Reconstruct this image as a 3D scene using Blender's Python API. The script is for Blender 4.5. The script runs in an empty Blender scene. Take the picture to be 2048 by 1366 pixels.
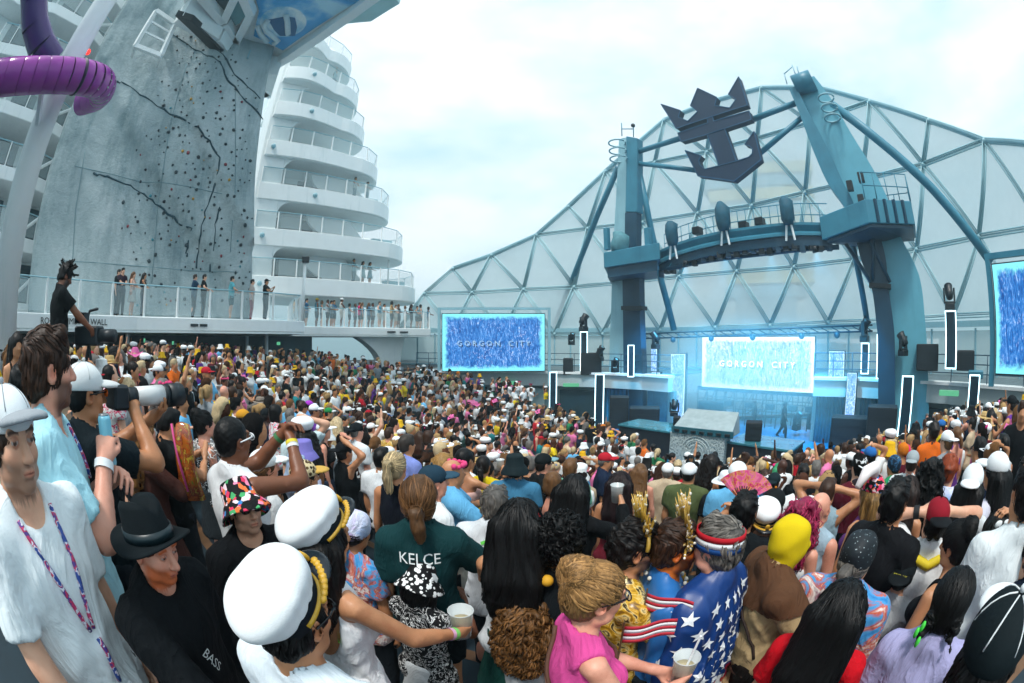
import bpy, bmesh, math, random, time
import numpy as np
from mathutils import Vector, Matrix, Euler
from mathutils.bvhtree import BVHTree
SC = bpy.context.scene
COL = SC.collection
rnd = random.Random(7)
R = math.radians
T0 = time.time()

# ---------------------------------------------------------------- camera, sky, sun, exposure
cam_data = bpy.data.cameras.new('camera')
cam = bpy.data.objects.new('camera', cam_data)
COL.objects.link(cam)
cam.location = (0, 0, 0)
cam.rotation_euler = (R(90), 0, 0)
cam_data.type = 'PANO'
cam_data.sensor_width = 36.0
cam_data.clip_start = 0.05
cam_data.clip_end = 6000
_c = cam_data if hasattr(cam_data, 'panorama_type') else cam_data.cycles
_c.panorama_type = 'FISHEYE_EQUISOLID'
_c.fisheye_lens = 15.0
_c.fisheye_fov = R(210)
SC.camera = cam

SUN_EL, SUN_AZ = 64, 205           # direction the light comes from (azimuth clockwise from +Y)
world = bpy.data.worlds.new('World')
SC.world = world
world.use_nodes = True
wn, wl = world.node_tree.nodes, world.node_tree.links
wn.clear()
w_out = wn.new('ShaderNodeOutputWorld')
w_sky = wn.new('ShaderNodeTexSky')
w_sky.sky_type = 'NISHITA'
w_sky.sun_disc = False
w_sky.sun_elevation = R(SUN_EL)
w_sky.sun_rotation = R(SUN_AZ)
w_bg = wn.new('ShaderNodeBackground')
w_bg.inputs['Strength'].default_value = 0.10
wl.new(w_sky.outputs[0], w_bg.inputs['Color'])
# a closed cloud layer: pale, softly mottled
w_tc = wn.new('ShaderNodeTexCoord')
w_map = wn.new('ShaderNodeMapping')
w_map.inputs['Scale'].default_value = (1.0, 1.0, 2.6)
w_no = wn.new('ShaderNodeTexNoise')
w_no.inputs['Scale'].default_value = 1.9
w_no.inputs['Detail'].default_value = 7
w_no.inputs['Roughness'].default_value = 0.55
w_ra = wn.new('ShaderNodeValToRGB')
w_ra.color_ramp.elements[0].position = 0.34
w_ra.color_ramp.elements[0].color = (0.46, 0.65, 0.73, 1)
w_ra.color_ramp.elements[1].position = 0.60
w_ra.color_ramp.elements[1].color = (0.80, 0.86, 0.90, 1)
wl.new(w_tc.outputs['Generated'], w_map.inputs['Vector'])
wl.new(w_map.outputs[0], w_no.inputs['Vector'])
wl.new(w_no.outputs['Fac'], w_ra.inputs['Fac'])
w_cl = wn.new('ShaderNodeBackground')
w_cl.inputs['Strength'].default_value = 0.74
wl.new(w_ra.outputs[0], w_cl.inputs['Color'])
w_mix = wn.new('ShaderNodeMixShader')
w_mix.inputs[0].default_value = 0.93
wl.new(w_bg.outputs[0], w_mix.inputs[1])
wl.new(w_cl.outputs[0], w_mix.inputs[2])
wl.new(w_mix.outputs[0], w_out.inputs['Surface'])

sun_d = bpy.data.lights.new('sun', 'SUN')
sun_d.energy = 1.5
sun_d.angle = R(10)
sun_d.color = (1.0, 0.96, 0.90)
sun = bpy.data.objects.new('sun', sun_d)
COL.objects.link(sun)
_sd = Vector((math.sin(R(SUN_AZ)) * math.cos(R(SUN_EL)), math.cos(R(SUN_AZ)) * math.cos(R(SUN_EL)), math.sin(R(SUN_EL))))
sun.rotation_euler = _sd.to_track_quat('Z', 'Y').to_euler()

SC.view_settings.view_transform = 'Standard'
SC.view_settings.look = 'None'
SC.view_settings.exposure = 1.08
SC.view_settings.gamma = 1.0
SC.view_settings.use_curve_mapping = False
SC.cycles.use_denoising = True
SC.cycles.max_bounces = 6
SC.cycles.diffuse_bounces = 3
SC.cycles.glossy_bounces = 2
SC.cycles.transparent_max_bounces = 10
SC.cycles.transmission_bounces = 4
SC.cycles.volume_bounces = 0
SC.cycles.caustics_reflective = False
SC.cycles.caustics_refractive = False

# ---------------------------------------------------------------- measuring: photograph pixel -> direction -> place
FPX = 853.3
def ray(px, py):
	x, y = px - 1024.0, 683.0 - py
	r = math.hypot(x, y)
	th = 2 * math.asin(min(1, r / (2 * FPX)))
	s = math.sin(th) / r if r > 1e-6 else 0
	return Vector((x * s, math.cos(th), y * s))
def P(px, py, d):                       # point on that ray at horizontal distance d
	v = ray(px, py)
	return v * (d / math.hypot(v.x, v.y))
def PR(px, py, r):                      # point on that ray at straight distance r
	return ray(px, py) * r
def PZ(px, py, z):                      # point where the ray meets height z
	v = ray(px, py)
	return v * (z / v.z)
def PP(px, py, a, n):                   # point where the ray meets the vertical plane through a with normal n
	v = ray(px, py)
	n = Vector((n[0], n[1], 0)); a = Vector((a[0], a[1], 0))
	return v * (a.dot(n) / v.dot(n))
def pix(p):                             # place -> photograph pixel (for keeping people out of each other's way)
	p = Vector(p); l = p.length
	th = math.acos(max(-1, min(1, p.y / l)))
	r = 2 * FPX * math.sin(th / 2)
	h = math.hypot(p.x, p.z) or 1e-9
	return 1024 + p.x / h * r, 683 - p.z / h * r

# ---------------------------------------------------------------- materials
def lin(h):
	if not isinstance(h, str):
		return tuple(h)[:3]
	h = h.lstrip('#')
	c = [int(h[i:i + 2], 16) / 255 for i in (0, 2, 4)]
	return tuple(v / 12.92 if v <= 0.04045 else ((v + 0.055) / 1.055) ** 2.4 for v in c)
MATS = {}
def newmat(name):
	m = bpy.data.materials.new(name)
	m.use_nodes = True
	n, l = m.node_tree.nodes, m.node_tree.links
	return m, n, l, n['Principled BSDF']
def ramp(n, stops, interp='LINEAR'):
	r = n.new('ShaderNodeValToRGB')
	cr = r.color_ramp
	cr.interpolation = interp
	while len(cr.elements) < len(stops):
		cr.elements.new(0.5)
	for e, (p, c) in zip(cr.elements, stops):
		e.position = p
		e.color = (*lin(c), 1)
	return r
def coords(n, l, scale=1.0, kind='Object', vec=None):
	tc = n.new('ShaderNodeTexCoord')
	mp = n.new('ShaderNodeMapping')
	mp.inputs['Scale'].default_value = vec or (scale, scale, scale)
	l.new(tc.outputs[kind], mp.inputs['Vector'])
	return mp.outputs[0]
def noise(n, l, co, scale, detail=4, rough=0.5):
	t = n.new('ShaderNodeTexNoise')
	t.inputs['Scale'].default_value = scale
	t.inputs['Detail'].default_value = detail
	t.inputs['Roughness'].default_value = rough
	l.new(co, t.inputs['Vector'])
	return t
def bump(n, l, bs, h, strength=0.2, dist=0.01):
	b = n.new('ShaderNodeBump')
	b.inputs['Strength'].default_value = strength
	b.inputs['Distance'].default_value = dist
	l.new(h, b.inputs['Height'])
	l.new(b.outputs[0], bs.inputs['Normal'])
def mixc(n, l, fac, a, b, mode='MIX'):
	m = n.new('ShaderNodeMix')
	m.data_type = 'RGBA'
	m.blend_type = mode
	for sock, v in ((m.inputs[0], fac), (m.inputs[6], a), (m.inputs[7], b)):
		if hasattr(v, 'is_linked'):
			l.new(v, sock)
		elif isinstance(v, (int, float)):
			sock.default_value = v
		else:
			sock.default_value = (*lin(v), 1)
	return m.outputs[2]
def paint(name, c, rough=0.5, metal=0.0, var=0.12, scale=1.2, dirt=None, bmp=0.0):
	"""painted or plain surface with uneven tone, a little grime and slightly uneven gloss"""
	if name in MATS:
		return MATS[name]
	m, n, l, bs = newmat(name)
	co = coords(n, l)
	t = noise(n, l, co, scale, 6, 0.6)
	cl = lin(c)
	dk = tuple(v * (1 - var) for v in cl)
	lt = tuple(min(1, v * (1 + var * .6)) for v in cl)
	r = ramp(n, [(0.3, dk), (0.7, lt)])
	l.new(t.outputs['Fac'], r.inputs['Fac'])
	out = r.outputs[0]
	if dirt:
		co2 = coords(n, l, vec=(1.6, 1.6, 0.16))
		t2 = noise(n, l, co2, 2.2, 5, 0.65)
		r2 = ramp(n, [(0.56, (0, 0, 0)), (0.76, (0.6, 0.6, 0.6))])
		l.new(t2.outputs['Fac'], r2.inputs['Fac'])
		out = mixc(n, l, r2.outputs[0], out, dirt)
	l.new(out, bs.inputs['Base Color'])
	bs.inputs['Roughness'].default_value = rough
	bs.inputs['Metallic'].default_value = metal
	if bmp:
		bump(n, l, bs, t.outputs['Fac'], bmp, 0.02)
	MATS[name] = m
	return m
def emit(name, c, s):
	if name in MATS:
		return MATS[name]
	m, n, l, bs = newmat(name)
	bs.inputs['Base Color'].default_value = (0.02, 0.02, 0.02, 1)
	bs.inputs['Emission Color'].default_value = (*lin(c), 1)
	bs.inputs['Emission Strength'].default_value = s
	MATS[name] = m
	return m
def glassy(name, c, alpha, rough=0.08):
	"""thin sheet glass or film: partly see-through, partly pale and reflecting"""
	if name in MATS:
		return MATS[name]
	m, n, l, bs = newmat(name)
	bs.inputs['Base Color'].default_value = (*lin(c), 1)
	bs.inputs['Roughness'].default_value = rough
	bs.inputs['Alpha'].default_value = alpha
	MATS[name] = m
	return m

# ---------------------------------------------------------------- mesh building
def mesh_obj(name, verts, faces, mat=None, parent=None, smooth=False):
	me = bpy.data.meshes.new(name)
	me.from_pydata([tuple(v) for v in verts], [], faces)
	me.update()
	if smooth:
		me.polygons.foreach_set('use_smooth', [True] * len(me.polygons))
	if mat:
		me.materials.append(mat)
	o = bpy.data.objects.new(name, me)
	COL.objects.link(o)
	if parent:
		o.parent = parent
	return o
def share(name, me, parent=None, loc=(0, 0, 0), rot=(0, 0, 0), scale=(1, 1, 1), color=None):
	o = bpy.data.objects.new(name, me)
	COL.objects.link(o)
	if parent:
		o.parent = parent
	o.location = loc; o.rotation_euler = rot; o.scale = scale
	if color:
		o.color = (*lin(color), 1)
	return o
def empty(name, loc=(0, 0, 0), rz=0):
	o = bpy.data.objects.new(name, None)
	COL.objects.link(o)
	o.location = loc; o.rotation_euler = (0, 0, rz)
	o.empty_display_size = 0.2
	return o
def tag(o, label=None, cat=None, group=None, kind=None):
	if label: o['label'] = label
	if cat: o['category'] = cat
	if group: o['group'] = group
	if kind: o['kind'] = kind
	return o
class MB:
	"""collects shapes, then links them as one mesh object"""
	def __init__(s):
		s.v, s.f = [], []
	def add(s, vs, fs):
		b = len(s.v)
		s.v += [Vector(v) for v in vs]
		s.f += [tuple(i + b for i in f) for f in fs]
		return s
	def box(s, c, size, rz=0, M=None):
		hx, hy, hz = size[0] / 2, size[1] / 2, size[2] / 2
		m = M or Matrix.Rotation(rz, 4, 'Z')
		vs = [Vector(c) + (m.to_3x3() @ Vector((x, y, z))) for x in (-hx, hx) for y in (-hy, hy) for z in (-hz, hz)]
		return s.add(vs, [(0, 1, 3, 2), (4, 6, 7, 5), (0, 4, 5, 1), (2, 3, 7, 6), (0, 2, 6, 4), (1, 5, 7, 3)])
	def tube(s, pts, r, n=8, cap=True, up=None):
		pts = [Vector(p) for p in pts]
		rs = r if isinstance(r, (list, tuple)) else [r] * len(pts)
		rings = []
		for i, p in enumerate(pts):
			d = (pts[min(i + 1, len(pts) - 1)] - pts[max(i - 1, 0)]).normalized()
			a = Vector((0, 0, 1)) if abs(d.z) < 0.9 else Vector((1, 0, 0))
			u = d.cross(a).normalized(); w = u.cross(d)
			rings.append([p + (u * math.cos(2 * math.pi * k / n) + w * math.sin(2 * math.pi * k / n)) * rs[i] for k in range(n)])
		vs = [v for rg in rings for v in rg]
		fs = []
		for i in range(len(pts) - 1):
			for k in range(n):
				a, b = i * n + k, i * n + (k + 1) % n
				fs.append((a, a + n, b + n, b))
		if cap:
			fs.append(tuple(range(n))); fs.append(tuple((len(pts) - 1) * n + k for k in reversed(range(n))))
		return s.add(vs, fs)
	def bar(s, a, b, w, h=None):                         # square bar from a to b
		a, b = Vector(a), Vector(b)
		h = h or w
		d = (b - a).normalized()
		ref = Vector((0, 0, 1)) if abs(d.z) < 0.95 else Vector((0, 1, 0))
		u = d.cross(ref).normalized(); t = u.cross(d)
		vs = [p + u * (sx * w / 2) + t * (sz * h / 2) for p in (a, b) for sx, sz in ((-1, -1), (1, -1), (1, 1), (-1, 1))]
		return s.add(vs, [(0, 1, 2, 3), (7, 6, 5, 4), (0, 4, 5, 1), (1, 5, 6, 2), (2, 6, 7, 3), (3, 7, 4, 0)])
	def prism(s, poly, vec):                             # a polygon given thickness along vec
		n = len(poly); vec = Vector(vec)
		vs = [Vector(p) for p in poly] + [Vector(p) + vec for p in poly]
		return s.add(vs, [tuple(range(n)), tuple(reversed(range(n, 2 * n)))] + [(i, (i + 1) % n, n + (i + 1) % n, n + i) for i in range(n)])
	def lathe(s, prof, n=24, c=(0, 0, 0)):
		vs = [Vector(c) + Vector((r * math.cos(2 * math.pi * k / n), r * math.sin(2 * math.pi * k / n), z)) for r, z in prof for k in range(n)]
		fs = [(i * n + k, i * n + (k + 1) % n, (i + 1) * n + (k + 1) % n, (i + 1) * n + k) for i in range(len(prof) - 1) for k in range(n)]
		return s.add(vs, fs)
	def ball(s, c, r, n=8, m=6):
		r = r if isinstance(r, (tuple, list)) else (r, r, r)
		vs = []; c = Vector(c)
		for i in range(m + 1):
			a = math.pi * i / m
			for k in range(n):
				b = 2 * math.pi * k / n
				vs.append(c + Vector((r[0] * math.sin(a) * math.cos(b), r[1] * math.sin(a) * math.sin(b), r[2] * math.cos(a))))
		return s.add(vs, [(i * n + k, (i + 1) * n + k, (i + 1) * n + (k + 1) % n, i * n + (k + 1) % n) for i in range(m) for k in range(n)])
	def build(s, name, mat=None, parent=None, smooth=False, fix=True, bevel=0):
		o = mesh_obj(name, s.v, s.f, mat, parent, smooth)
		if fix:
			bm = bmesh.new(); bm.from_mesh(o.data)
			bmesh.ops.remove_doubles(bm, verts=bm.verts, dist=1e-5)
			bmesh.ops.recalc_face_normals(bm, faces=bm.faces)
			if bevel:
				bmesh.ops.bevel(bm, geom=list(bm.edges), offset=bevel, segments=1, affect='EDGES', clamp_overlap=True)
			bm.to_mesh(o.data); bm.free()
			if smooth:
				o.data.polygons.foreach_set('use_smooth', [True] * len(o.data.polygons))
		return o
def text_mesh(s, size, extrude=0.0):
	cu = bpy.data.curves.new('lettering', 'FONT')
	cu.body = s; cu.size = size; cu.align_x = 'CENTER'; cu.align_y = 'CENTER'; cu.extrude = extrude; cu.resolution_u = 2
	o = bpy.data.objects.new('lettering', cu)
	COL.objects.link(o)
	dg = bpy.context.evaluated_depsgraph_get()
	me = bpy.data.meshes.new_from_object(o.evaluated_get(dg))
	bpy.data.objects.remove(o); bpy.data.curves.remove(cu)
	return me
def text_obj(s, size, M, mat, parent=None, extrude=0.004, sx=1.0, name='lettering'):
	me = text_mesh(s, size, extrude)
	me.transform(M @ Matrix.Diagonal((sx, 1, 1, 1)))
	me.materials.clear(); me.materials.append(mat)
	o = bpy.data.objects.new(name, me)
	COL.objects.link(o)
	o.parent = parent
	return split_letters(o)
def split_letters(o, name='letter'):
	"""every letter its own object, under the same parent"""
	bm = bmesh.new(); bm.from_mesh(o.data); bm.verts.ensure_lookup_table()
	seen, out = set(), []
	for v0 in bm.verts:
		if v0 in seen: continue
		st, isl = [v0], []
		seen.add(v0)
		while st:
			v = st.pop(); isl.append(v)
			for e in v.link_edges:
				w = e.other_vert(v)
				if w not in seen: seen.add(w); st.append(w)
		ix = {v: i for i, v in enumerate(isl)}
		fs = {f for v in isl for f in v.link_faces}
		c = mesh_obj(name, [v.co.copy() for v in isl], [tuple(ix[v] for v in f.verts) for f in fs], o.data.materials[0], o.parent)
		c.matrix_basis = o.matrix_basis.copy(); out.append(c)
	bm.free()
	bpy.data.objects.remove(o)
	return out
def frame(o, x, y):                     # matrix with origin o, first axis x, second axis y
	x = Vector(x).normalized(); y = Vector(y); z = x.cross(y).normalized(); y = z.cross(x)
	return Matrix(((x.x, y.x, z.x, o[0]), (x.y, y.y, z.y, o[1]), (x.z, y.z, z.z, o[2]), (0, 0, 0, 1)))
# ================================================================ places everything hangs on
SN = Vector((0.797, 0.604, 0)); SU = Vector((0.604, -0.797, 0))     # stage: away from the seats / along the stage front
SA = Vector((6.3, 23.2, 0))                                          # a point of the tower plane
FLOOR = -4.6
def PS(px, py, off=0.0):
	return PP(px, py, SA + SN * off, SN)
CX, CY, RIN, SLOPE, KR, ZTOP = 5.0, 15.5, 7.0, 0.29, 0.36, -1.75
TREAD = 0.78
def bowl_r(x, y):
	dx, dy = x - CX, y - CY
	return math.hypot(dx * (KR if dx > 0 else 1.0), dy)
def ring_z(i):
	return min(ZTOP, FLOOR + SLOPE * TREAD * max(0, i))
def floor_z(x, y):
	return ring_z(math.floor((bowl_r(x, y) - RIN) / TREAD) + 1 if bowl_r(x, y) > RIN else 0)

white = paint('white_paint', '#f1f6f6', 0.45, var=0.04, dirt='#cfdcdd')
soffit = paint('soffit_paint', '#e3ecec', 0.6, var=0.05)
deckgrey = paint('grey_deck', '#5d7076', 0.8, var=0.25, scale=3)
dark = paint('dark_metal', '#0d1a22', 0.45, var=0.3)
black = paint('black_cloth', '#070d13', 0.75, var=0.3)
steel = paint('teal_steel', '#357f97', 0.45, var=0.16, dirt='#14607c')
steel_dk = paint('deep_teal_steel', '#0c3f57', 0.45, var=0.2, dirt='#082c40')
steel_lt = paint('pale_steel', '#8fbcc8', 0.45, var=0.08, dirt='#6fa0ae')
tealdark = paint('dark_teal_wall', '#0f3540', 0.6, var=0.3)
window = paint('dark_window', '#123a47', 0.08, var=0.4, scale=0.7)
glass = glassy('rail_glass', '#d6e8ea', 0.20)
film = None
wood = paint('wood_edge', '#6b4a2c', 0.55, var=0.3, scale=5)
bluepad = paint('blue_pad', '#0a2530', 0.7, var=0.25, scale=4)
stageblue = paint('stage_blue', '#1679a8', 0.25, var=0.2, scale=1.2)
LED = emit('led_line', '#c9f4ff', 2.2)
GREENEXIT = emit('exit_green', '#5fc090', 0.45)

def filmmat():
	m, n, l, bs = newmat('dome_film')
	tr = n.new('ShaderNodeBsdfTransparent'); tr.inputs[0].default_value = (.90, .94, .95, 1)
	tl = n.new('ShaderNodeBsdfTranslucent'); tl.inputs[0].default_value = (.95, .96, .95, 1)
	bs.inputs['Base Color'].default_value = (.74, .82, .84, 1); bs.inputs['Roughness'].default_value = .35
	co = coords(n, l, .25); t = noise(n, l, co, 1.5, 4)
	r = ramp(n, [(.3, (.42, .42, .42)), (.7, (.60, .60, .60))]); l.new(t.outputs['Fac'], r.inputs['Fac'])
	m1 = n.new('ShaderNodeMixShader'); m1.inputs[0].default_value = .25; l.new(tl.outputs[0], m1.inputs[1]); l.new(bs.outputs[0], m1.inputs[2])
	m2 = n.new('ShaderNodeMixShader'); l.new(r.outputs[0], m2.inputs[0]); l.new(tr.outputs[0], m2.inputs[1]); l.new(m1.outputs[0], m2.inputs[2])
	l.new(m2.outputs[0], n['Material Output'].inputs['Surface'])
	return m
film = filmmat()

# ================================================================ ground, sea, hills
def seaobj():
	m, n, l, bs = newmat('sea_water')
	co = coords(n, l, 0.05)
	t = noise(n, l, co, 3, 5)
	bs.inputs['Base Color'].default_value = (*lin('#4f7f8c'), 1)
	bs.inputs['Roughness'].default_value = 0.15
	bump(n, l, bs, t.outputs['Fac'], 0.3, 0.4)
	N = 5000
	tag(mesh_obj('sea', [(-N, -N, -24), (N, -N, -24), (N, N, -24), (-N, N, -24)], [(0, 1, 2, 3)], m), kind='structure')
	vs, fs = [], []
	for i in range(61):
		a = R(-35 + i * 2.2)
		for k, rr in enumerate((900, 1050)):
			h = (10 + 9 * math.sin(i * .9) + 7 * math.sin(i * 2.3 + 1)) if k else 0
			vs.append((rr * math.sin(a), rr * math.cos(a), -24 + max(0, h)))
	for i in range(60):
		fs.append((2 * i, 2 * i + 2, 2 * i + 3, 2 * i + 1))
	tag(mesh_obj('hills', vs, fs, paint('far_hills', '#8fa9ad', 0.9, scale=.02)), kind='structure')
seaobj()

def terraces():
	mb, ed = MB(), MB()
	NS = 96
	rings = [(0.0, RIN)] + [(RIN + TREAD * i, RIN + TREAD * (i + 1)) for i in range(0, 30)]
	def pt(r, k, z):
		a = 2 * math.pi * k / NS
		c = math.cos(a)
		return (CX + r * c / (KR if c > 0 else 1), CY + r * math.sin(a), z)
	for i, (r0, r1) in enumerate(rings):
		z = ring_z(i)
		zn = ring_z(i + 1)
		for k in range(NS):
			mx = Vector(pt((r0 + r1) / 2, k + .5, 0)) - SA
			if i and mx.dot(SN) > -3.0: continue
			mb.add([pt(r0, k, z), pt(r1, k, z), pt(r1, k + 1, z), pt(r0, k + 1, z)], [(0, 1, 2, 3)])
			if zn > z:
				mb.add([pt(r1, k, z), pt(r1, k, zn - 0.05), pt(r1, k + 1, zn - 0.05), pt(r1, k + 1, z)], [(0, 1, 2, 3)])
				ed.add([pt(r1 - .012, k, zn - .05), pt(r1 - .012, k, zn + .004), pt(r1 - .012, k + 1, zn + .004), pt(r1 - .012, k + 1, zn - .05),
						pt(r1 + .1, k, zn + .004), pt(r1 + .1, k + 1, zn + .004)], [(0, 1, 2, 3), (1, 4, 5, 2)])
	tag(mesh_obj('pit_floor', [(-22, -14, FLOOR - .02), (32, -14, FLOOR - .02), (32, 36, FLOOR - .02), (-22, 36, FLOOR - .02)], [(0, 1, 2, 3)], deckgrey), kind='structure')
	o = mb.build('terrace_floor', bluepad, fix=False)
	tag(o, kind='structure')
	e = ed.build('step_edging', wood, o, fix=False)
	tag(e, kind='stuff')
	# blue stage floor, a disc in front of and under the stage
	vs = [(0, 0, 0)] + [(8.2 * math.cos(2 * math.pi * k / 64), 8.2 * math.sin(2 * math.pi * k / 64), 0) for k in range(64)]
	c = SA + SU * 7.6 + SN * 1.5
	s = mesh_obj('stage_floor', [Vector(v) + Vector((c.x, c.y, FLOOR + .04)) for v in vs], [(0, 1 + k, 1 + (k + 1) % 64) for k in range(64)], stageblue)
	tag(s, kind='structure')
terraces()

# ================================================================ rock-climbing wall
BL, BR = P(52, 640, 19.5), P(512, 640, 19.8)
WN = (BR - BL); WN.z = 0; WN = Vector((WN.y, -WN.x, 0)).normalized()        # towards the seats
if WN.dot(-BL) < 0: WN = -WN
WU = (BR - BL); WU.z = 0; WLEN = WU.length; WU.normalize()
def PW(px, py, out=0.0):
	return PP(px, py, Vector((BL.x, BL.y, 0)) + WN * out, WN)
def rock_wall():
	m, n, l, bs = newmat('climbing_concrete')
	co = coords(n, l)
	big = noise(n, l, co, 0.35, 6, 0.6)
	co2 = coords(n, l, vec=(.8, .8, 0.22))
	streak = noise(n, l, co2, .8, 9, 0.72)
	r1 = ramp(n, [(0.30, '#86999e'), (0.5, '#a6b6b9'), (0.70, '#c0cbcd')])
	l.new(big.outputs['Fac'], r1.inputs['Fac'])
	r2 = ramp(n, [(0.34, '#7fa3ac'), (0.52, '#ffffff')])
	l.new(streak.outputs['Fac'], r2.inputs['Fac'])
	c = mixc(n, l, 0.65, r1.outputs[0], r2.outputs[0], 'MULTIPLY')
	l.new(c, bs.inputs['Base Color'])
	bs.inputs['Roughness'].default_value = 0.8
	fine = noise(n, l, co, 1.3, 10, 0.72)
	bump(n, l, bs, fine.outputs['Fac'], 0.9, 0.16)
	root = empty('climbing_wall', BL)
	tag(root, 'tall grey concrete climbing wall dotted with coloured holds behind the balcony', 'climbing wall')
	inv = Matrix.Translation(-BL)
	HT = 21.0
	_d = PW(532, 192) - BL
	TAPER = (1 - _d.dot(WU) / WLEN) / ((_d.z + .1) / HT)
	nu, nv = 44, 64
	rr = random.Random(3)
	def bulge(u, v):
		b = 0.28 * math.sin(u * 5.1 + 1.3 * math.sin(v * 4)) * math.sin(v * 6.3 + u * 2) + 0.1 * math.sin(u * 17 + v * 9) * math.sin(v * 13 - u * 5)
		# ledges that break diagonally across the face
		for (a, b0, s, dpt) in ((0.42, 0.30, 0.55, 0.28), (0.80, 0.15, 0.75, 0.32)):
			ed = a - s * (u - b0)
			if v > ed: b += dpt * max(0, 1 - (v - ed) * 2.2)
		return b
	def wp(u, v, out=0.0):
		return BL + WU * (u * WLEN * (1 - TAPER * v)) + Vector((0, 0, -0.1 + v * HT)) + WN * (bulge(u, v) - 0.35 + out)
	vs, fs = [], []
	for i in range(nu + 1):
		for j in range(nv + 1):
			u, v = i / nu, j / nv
			vs.append(wp(u, v) - BL)
	for i in range(nu):
		for j in range(nv):
			a = i * (nv + 1) + j
			fs.append((a, a + nv + 1, a + nv + 2, a + 1))
	b = len(vs)
	# sides and back so that it is a solid slab
	for (u, v) in ((0, 0), (1, 0), (1, 1), (0, 1)):
		vs.append(WU * (u * WLEN * (1 - TAPER * v)) + Vector((0, 0, v * HT)) - WN * 1.6)
	fs.append((b, b + 3, b + 2, b + 1))
	fs.append(tuple(j for j in range(nv + 1)) + (b + 3, b))
	fs.append(tuple(nu * (nv + 1) + j for j in reversed(range(nv + 1))) + (b + 1, b + 2))
	fs.append(tuple(i * (nv + 1) + nv for i in range(nu + 1)) + (b + 2, b + 3))
	face = mesh_obj('rock_face', vs, fs, m, root, True)
	def uv(px, py):
		p = PW(px, py)
		d = p - BL
		v = (d.z + .1) / HT
		return d.dot(WU) / WLEN / (1 - TAPER * v), v
	# cracks: dark grooves along the breaks
	crack = paint('crack_dark', '#0f3a47', 0.9)
	for pts in ([(232, 158), (250, 160), (290, 195), (340, 225), (385, 255), (415, 285), (437, 320), (428, 370), (412, 420), (402, 480), (395, 535)],
				[(187, 344), (215, 350), (262, 366), (300, 388), (330, 415), (368, 445), (385, 455), (380, 490), (375, 508)],
				[(440, 415), (430, 460), (427, 540)],
				[(345, 66), (385, 95), (415, 115), (438, 128), (452, 160), (480, 190), (528, 236)],
				[(395, 70), (445, 112), (470, 150), (522, 194)]):
		pl = []
		for q in range(len(pts) - 1):
			for t in (0, .25, .5, .75):
				u, v = uv(pts[q][0] + (pts[q + 1][0] - pts[q][0]) * t, pts[q][1] + (pts[q + 1][1] - pts[q][1]) * t)
				pl.append(wp(u, v, 0.01) - BL + WU * rr.uniform(-.07, .07) + Vector((0, 0, rr.uniform(-.06, .06))))
		u, v = uv(*pts[-1]); pl.append(wp(u, v, 0.01) - BL + WU * rr.uniform(-.07, .07) + Vector((0, 0, rr.uniform(-.06, .06))))
		MB().tube(pl, [0.018 + .042 * rr.random() for _ in pl], 6).build('crack', crack, root, True)
	seam = paint('panel_seam', '#6f8c93', .9)
	for pts in ([(150, 330), (260, 352), (380, 372), (500, 400)], [(120, 520), (250, 528), (400, 538), (505, 545)], [(372, 130), (340, 250), (318, 400), (300, 620)], [(170, 300), (150, 420), (140, 600)], [(470, 180), (470, 330), (460, 560)]):
		pl = []
		for a_, b_ in zip(pts, pts[1:]):
			for t in (0, .25, .5, .75):
				u, v = uv(a_[0] + (b_[0] - a_[0]) * t, a_[1] + (b_[1] - a_[1]) * t); pl.append(wp(u, v, .0) - BL)
		MB().tube(pl, .022, 5).build('panel_seam', seam, root, True)
	# hand holds
	protos = []
	for k in range(5):
		mb = MB(); mb.ball((0, 0, 0), (0.085 + .03 * rr.random(), 0.06, 0.07 + .04 * rr.random()), 6, 4)
		o = mb.build('hold_shape', None, None, True)
		for v in o.data.vertices: v.co *= 1 + .25 * (rr.random() - .5)
		protos.append(o.data); bpy.data.objects.remove(o)
	hm = {c: paint('hold_' + c[1:], c, 0.6) for c in ('#0c2a33', '#132f38', '#101c28', '#7c1f2e', '#b78a1e', '#1e7f8f')}
	cols = ['#0c2a33', '#132f38', '#101c28'] * 8 + ['#7c1f2e', '#7c1f2e', '#b78a1e', '#1e7f8f']
	meshes = {}
	spots = []
	while len(spots) < 296:
		t = rr.random()
		py = 70 + 540 * rr.random()
		lo = 350 if py < 160 else (315 if py < 260 else (270 if py < 400 else 235))
		hi = 445 + min(80, max(0, (py - 60) * 0.55)) if py < 240 else 520 - (py - 240) * .05
		if 400 < py and px_gap(py): pass
		px = lo + (hi - lo) * (rr.random() ** 0.9)
		if all((px - a) ** 2 + (py - b) ** 2 > 90 for a, b in spots):
			spots.append((px, py))
	for px, py in spots:
		u, v = uv(px, py)
		if not (0.02 < u < .99): continue
		k = (rr.randrange(5), rr.choice(cols))
		if k not in meshes:
			me = protos[k[0]].copy(); me.materials.append(hm[k[1]]); meshes[k] = me
		s = 0.42 + .55 * rr.random() ** 2
		share('climbing_hold', meshes[k], root, wp(u, v, 0.03) - BL, (0, rr.random() * 3, math.atan2(WN.y, WN.x) + 1.57), (s, s, s))
	# small steel service cage hung high on the wall
	cg = MB()
	q = [PW(312, 22, .9), PW(350, 48, .9), PW(322, 112, .9), PW(270, 92, .9)]
	for i in range(4): cg.bar(q[i] - BL, q[(i + 1) % 4] - BL, .22)
	for t in (.3, .6): cg.bar(q[0].lerp(q[3], t) - BL, q[1].lerp(q[2], t) - BL, .1)
	for p in q: cg.bar(p - BL, p - BL - WN * .9, .14)
	cg.build('service_cage', white, root)
	return root
def px_gap(py): return False
rock_wall()

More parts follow.
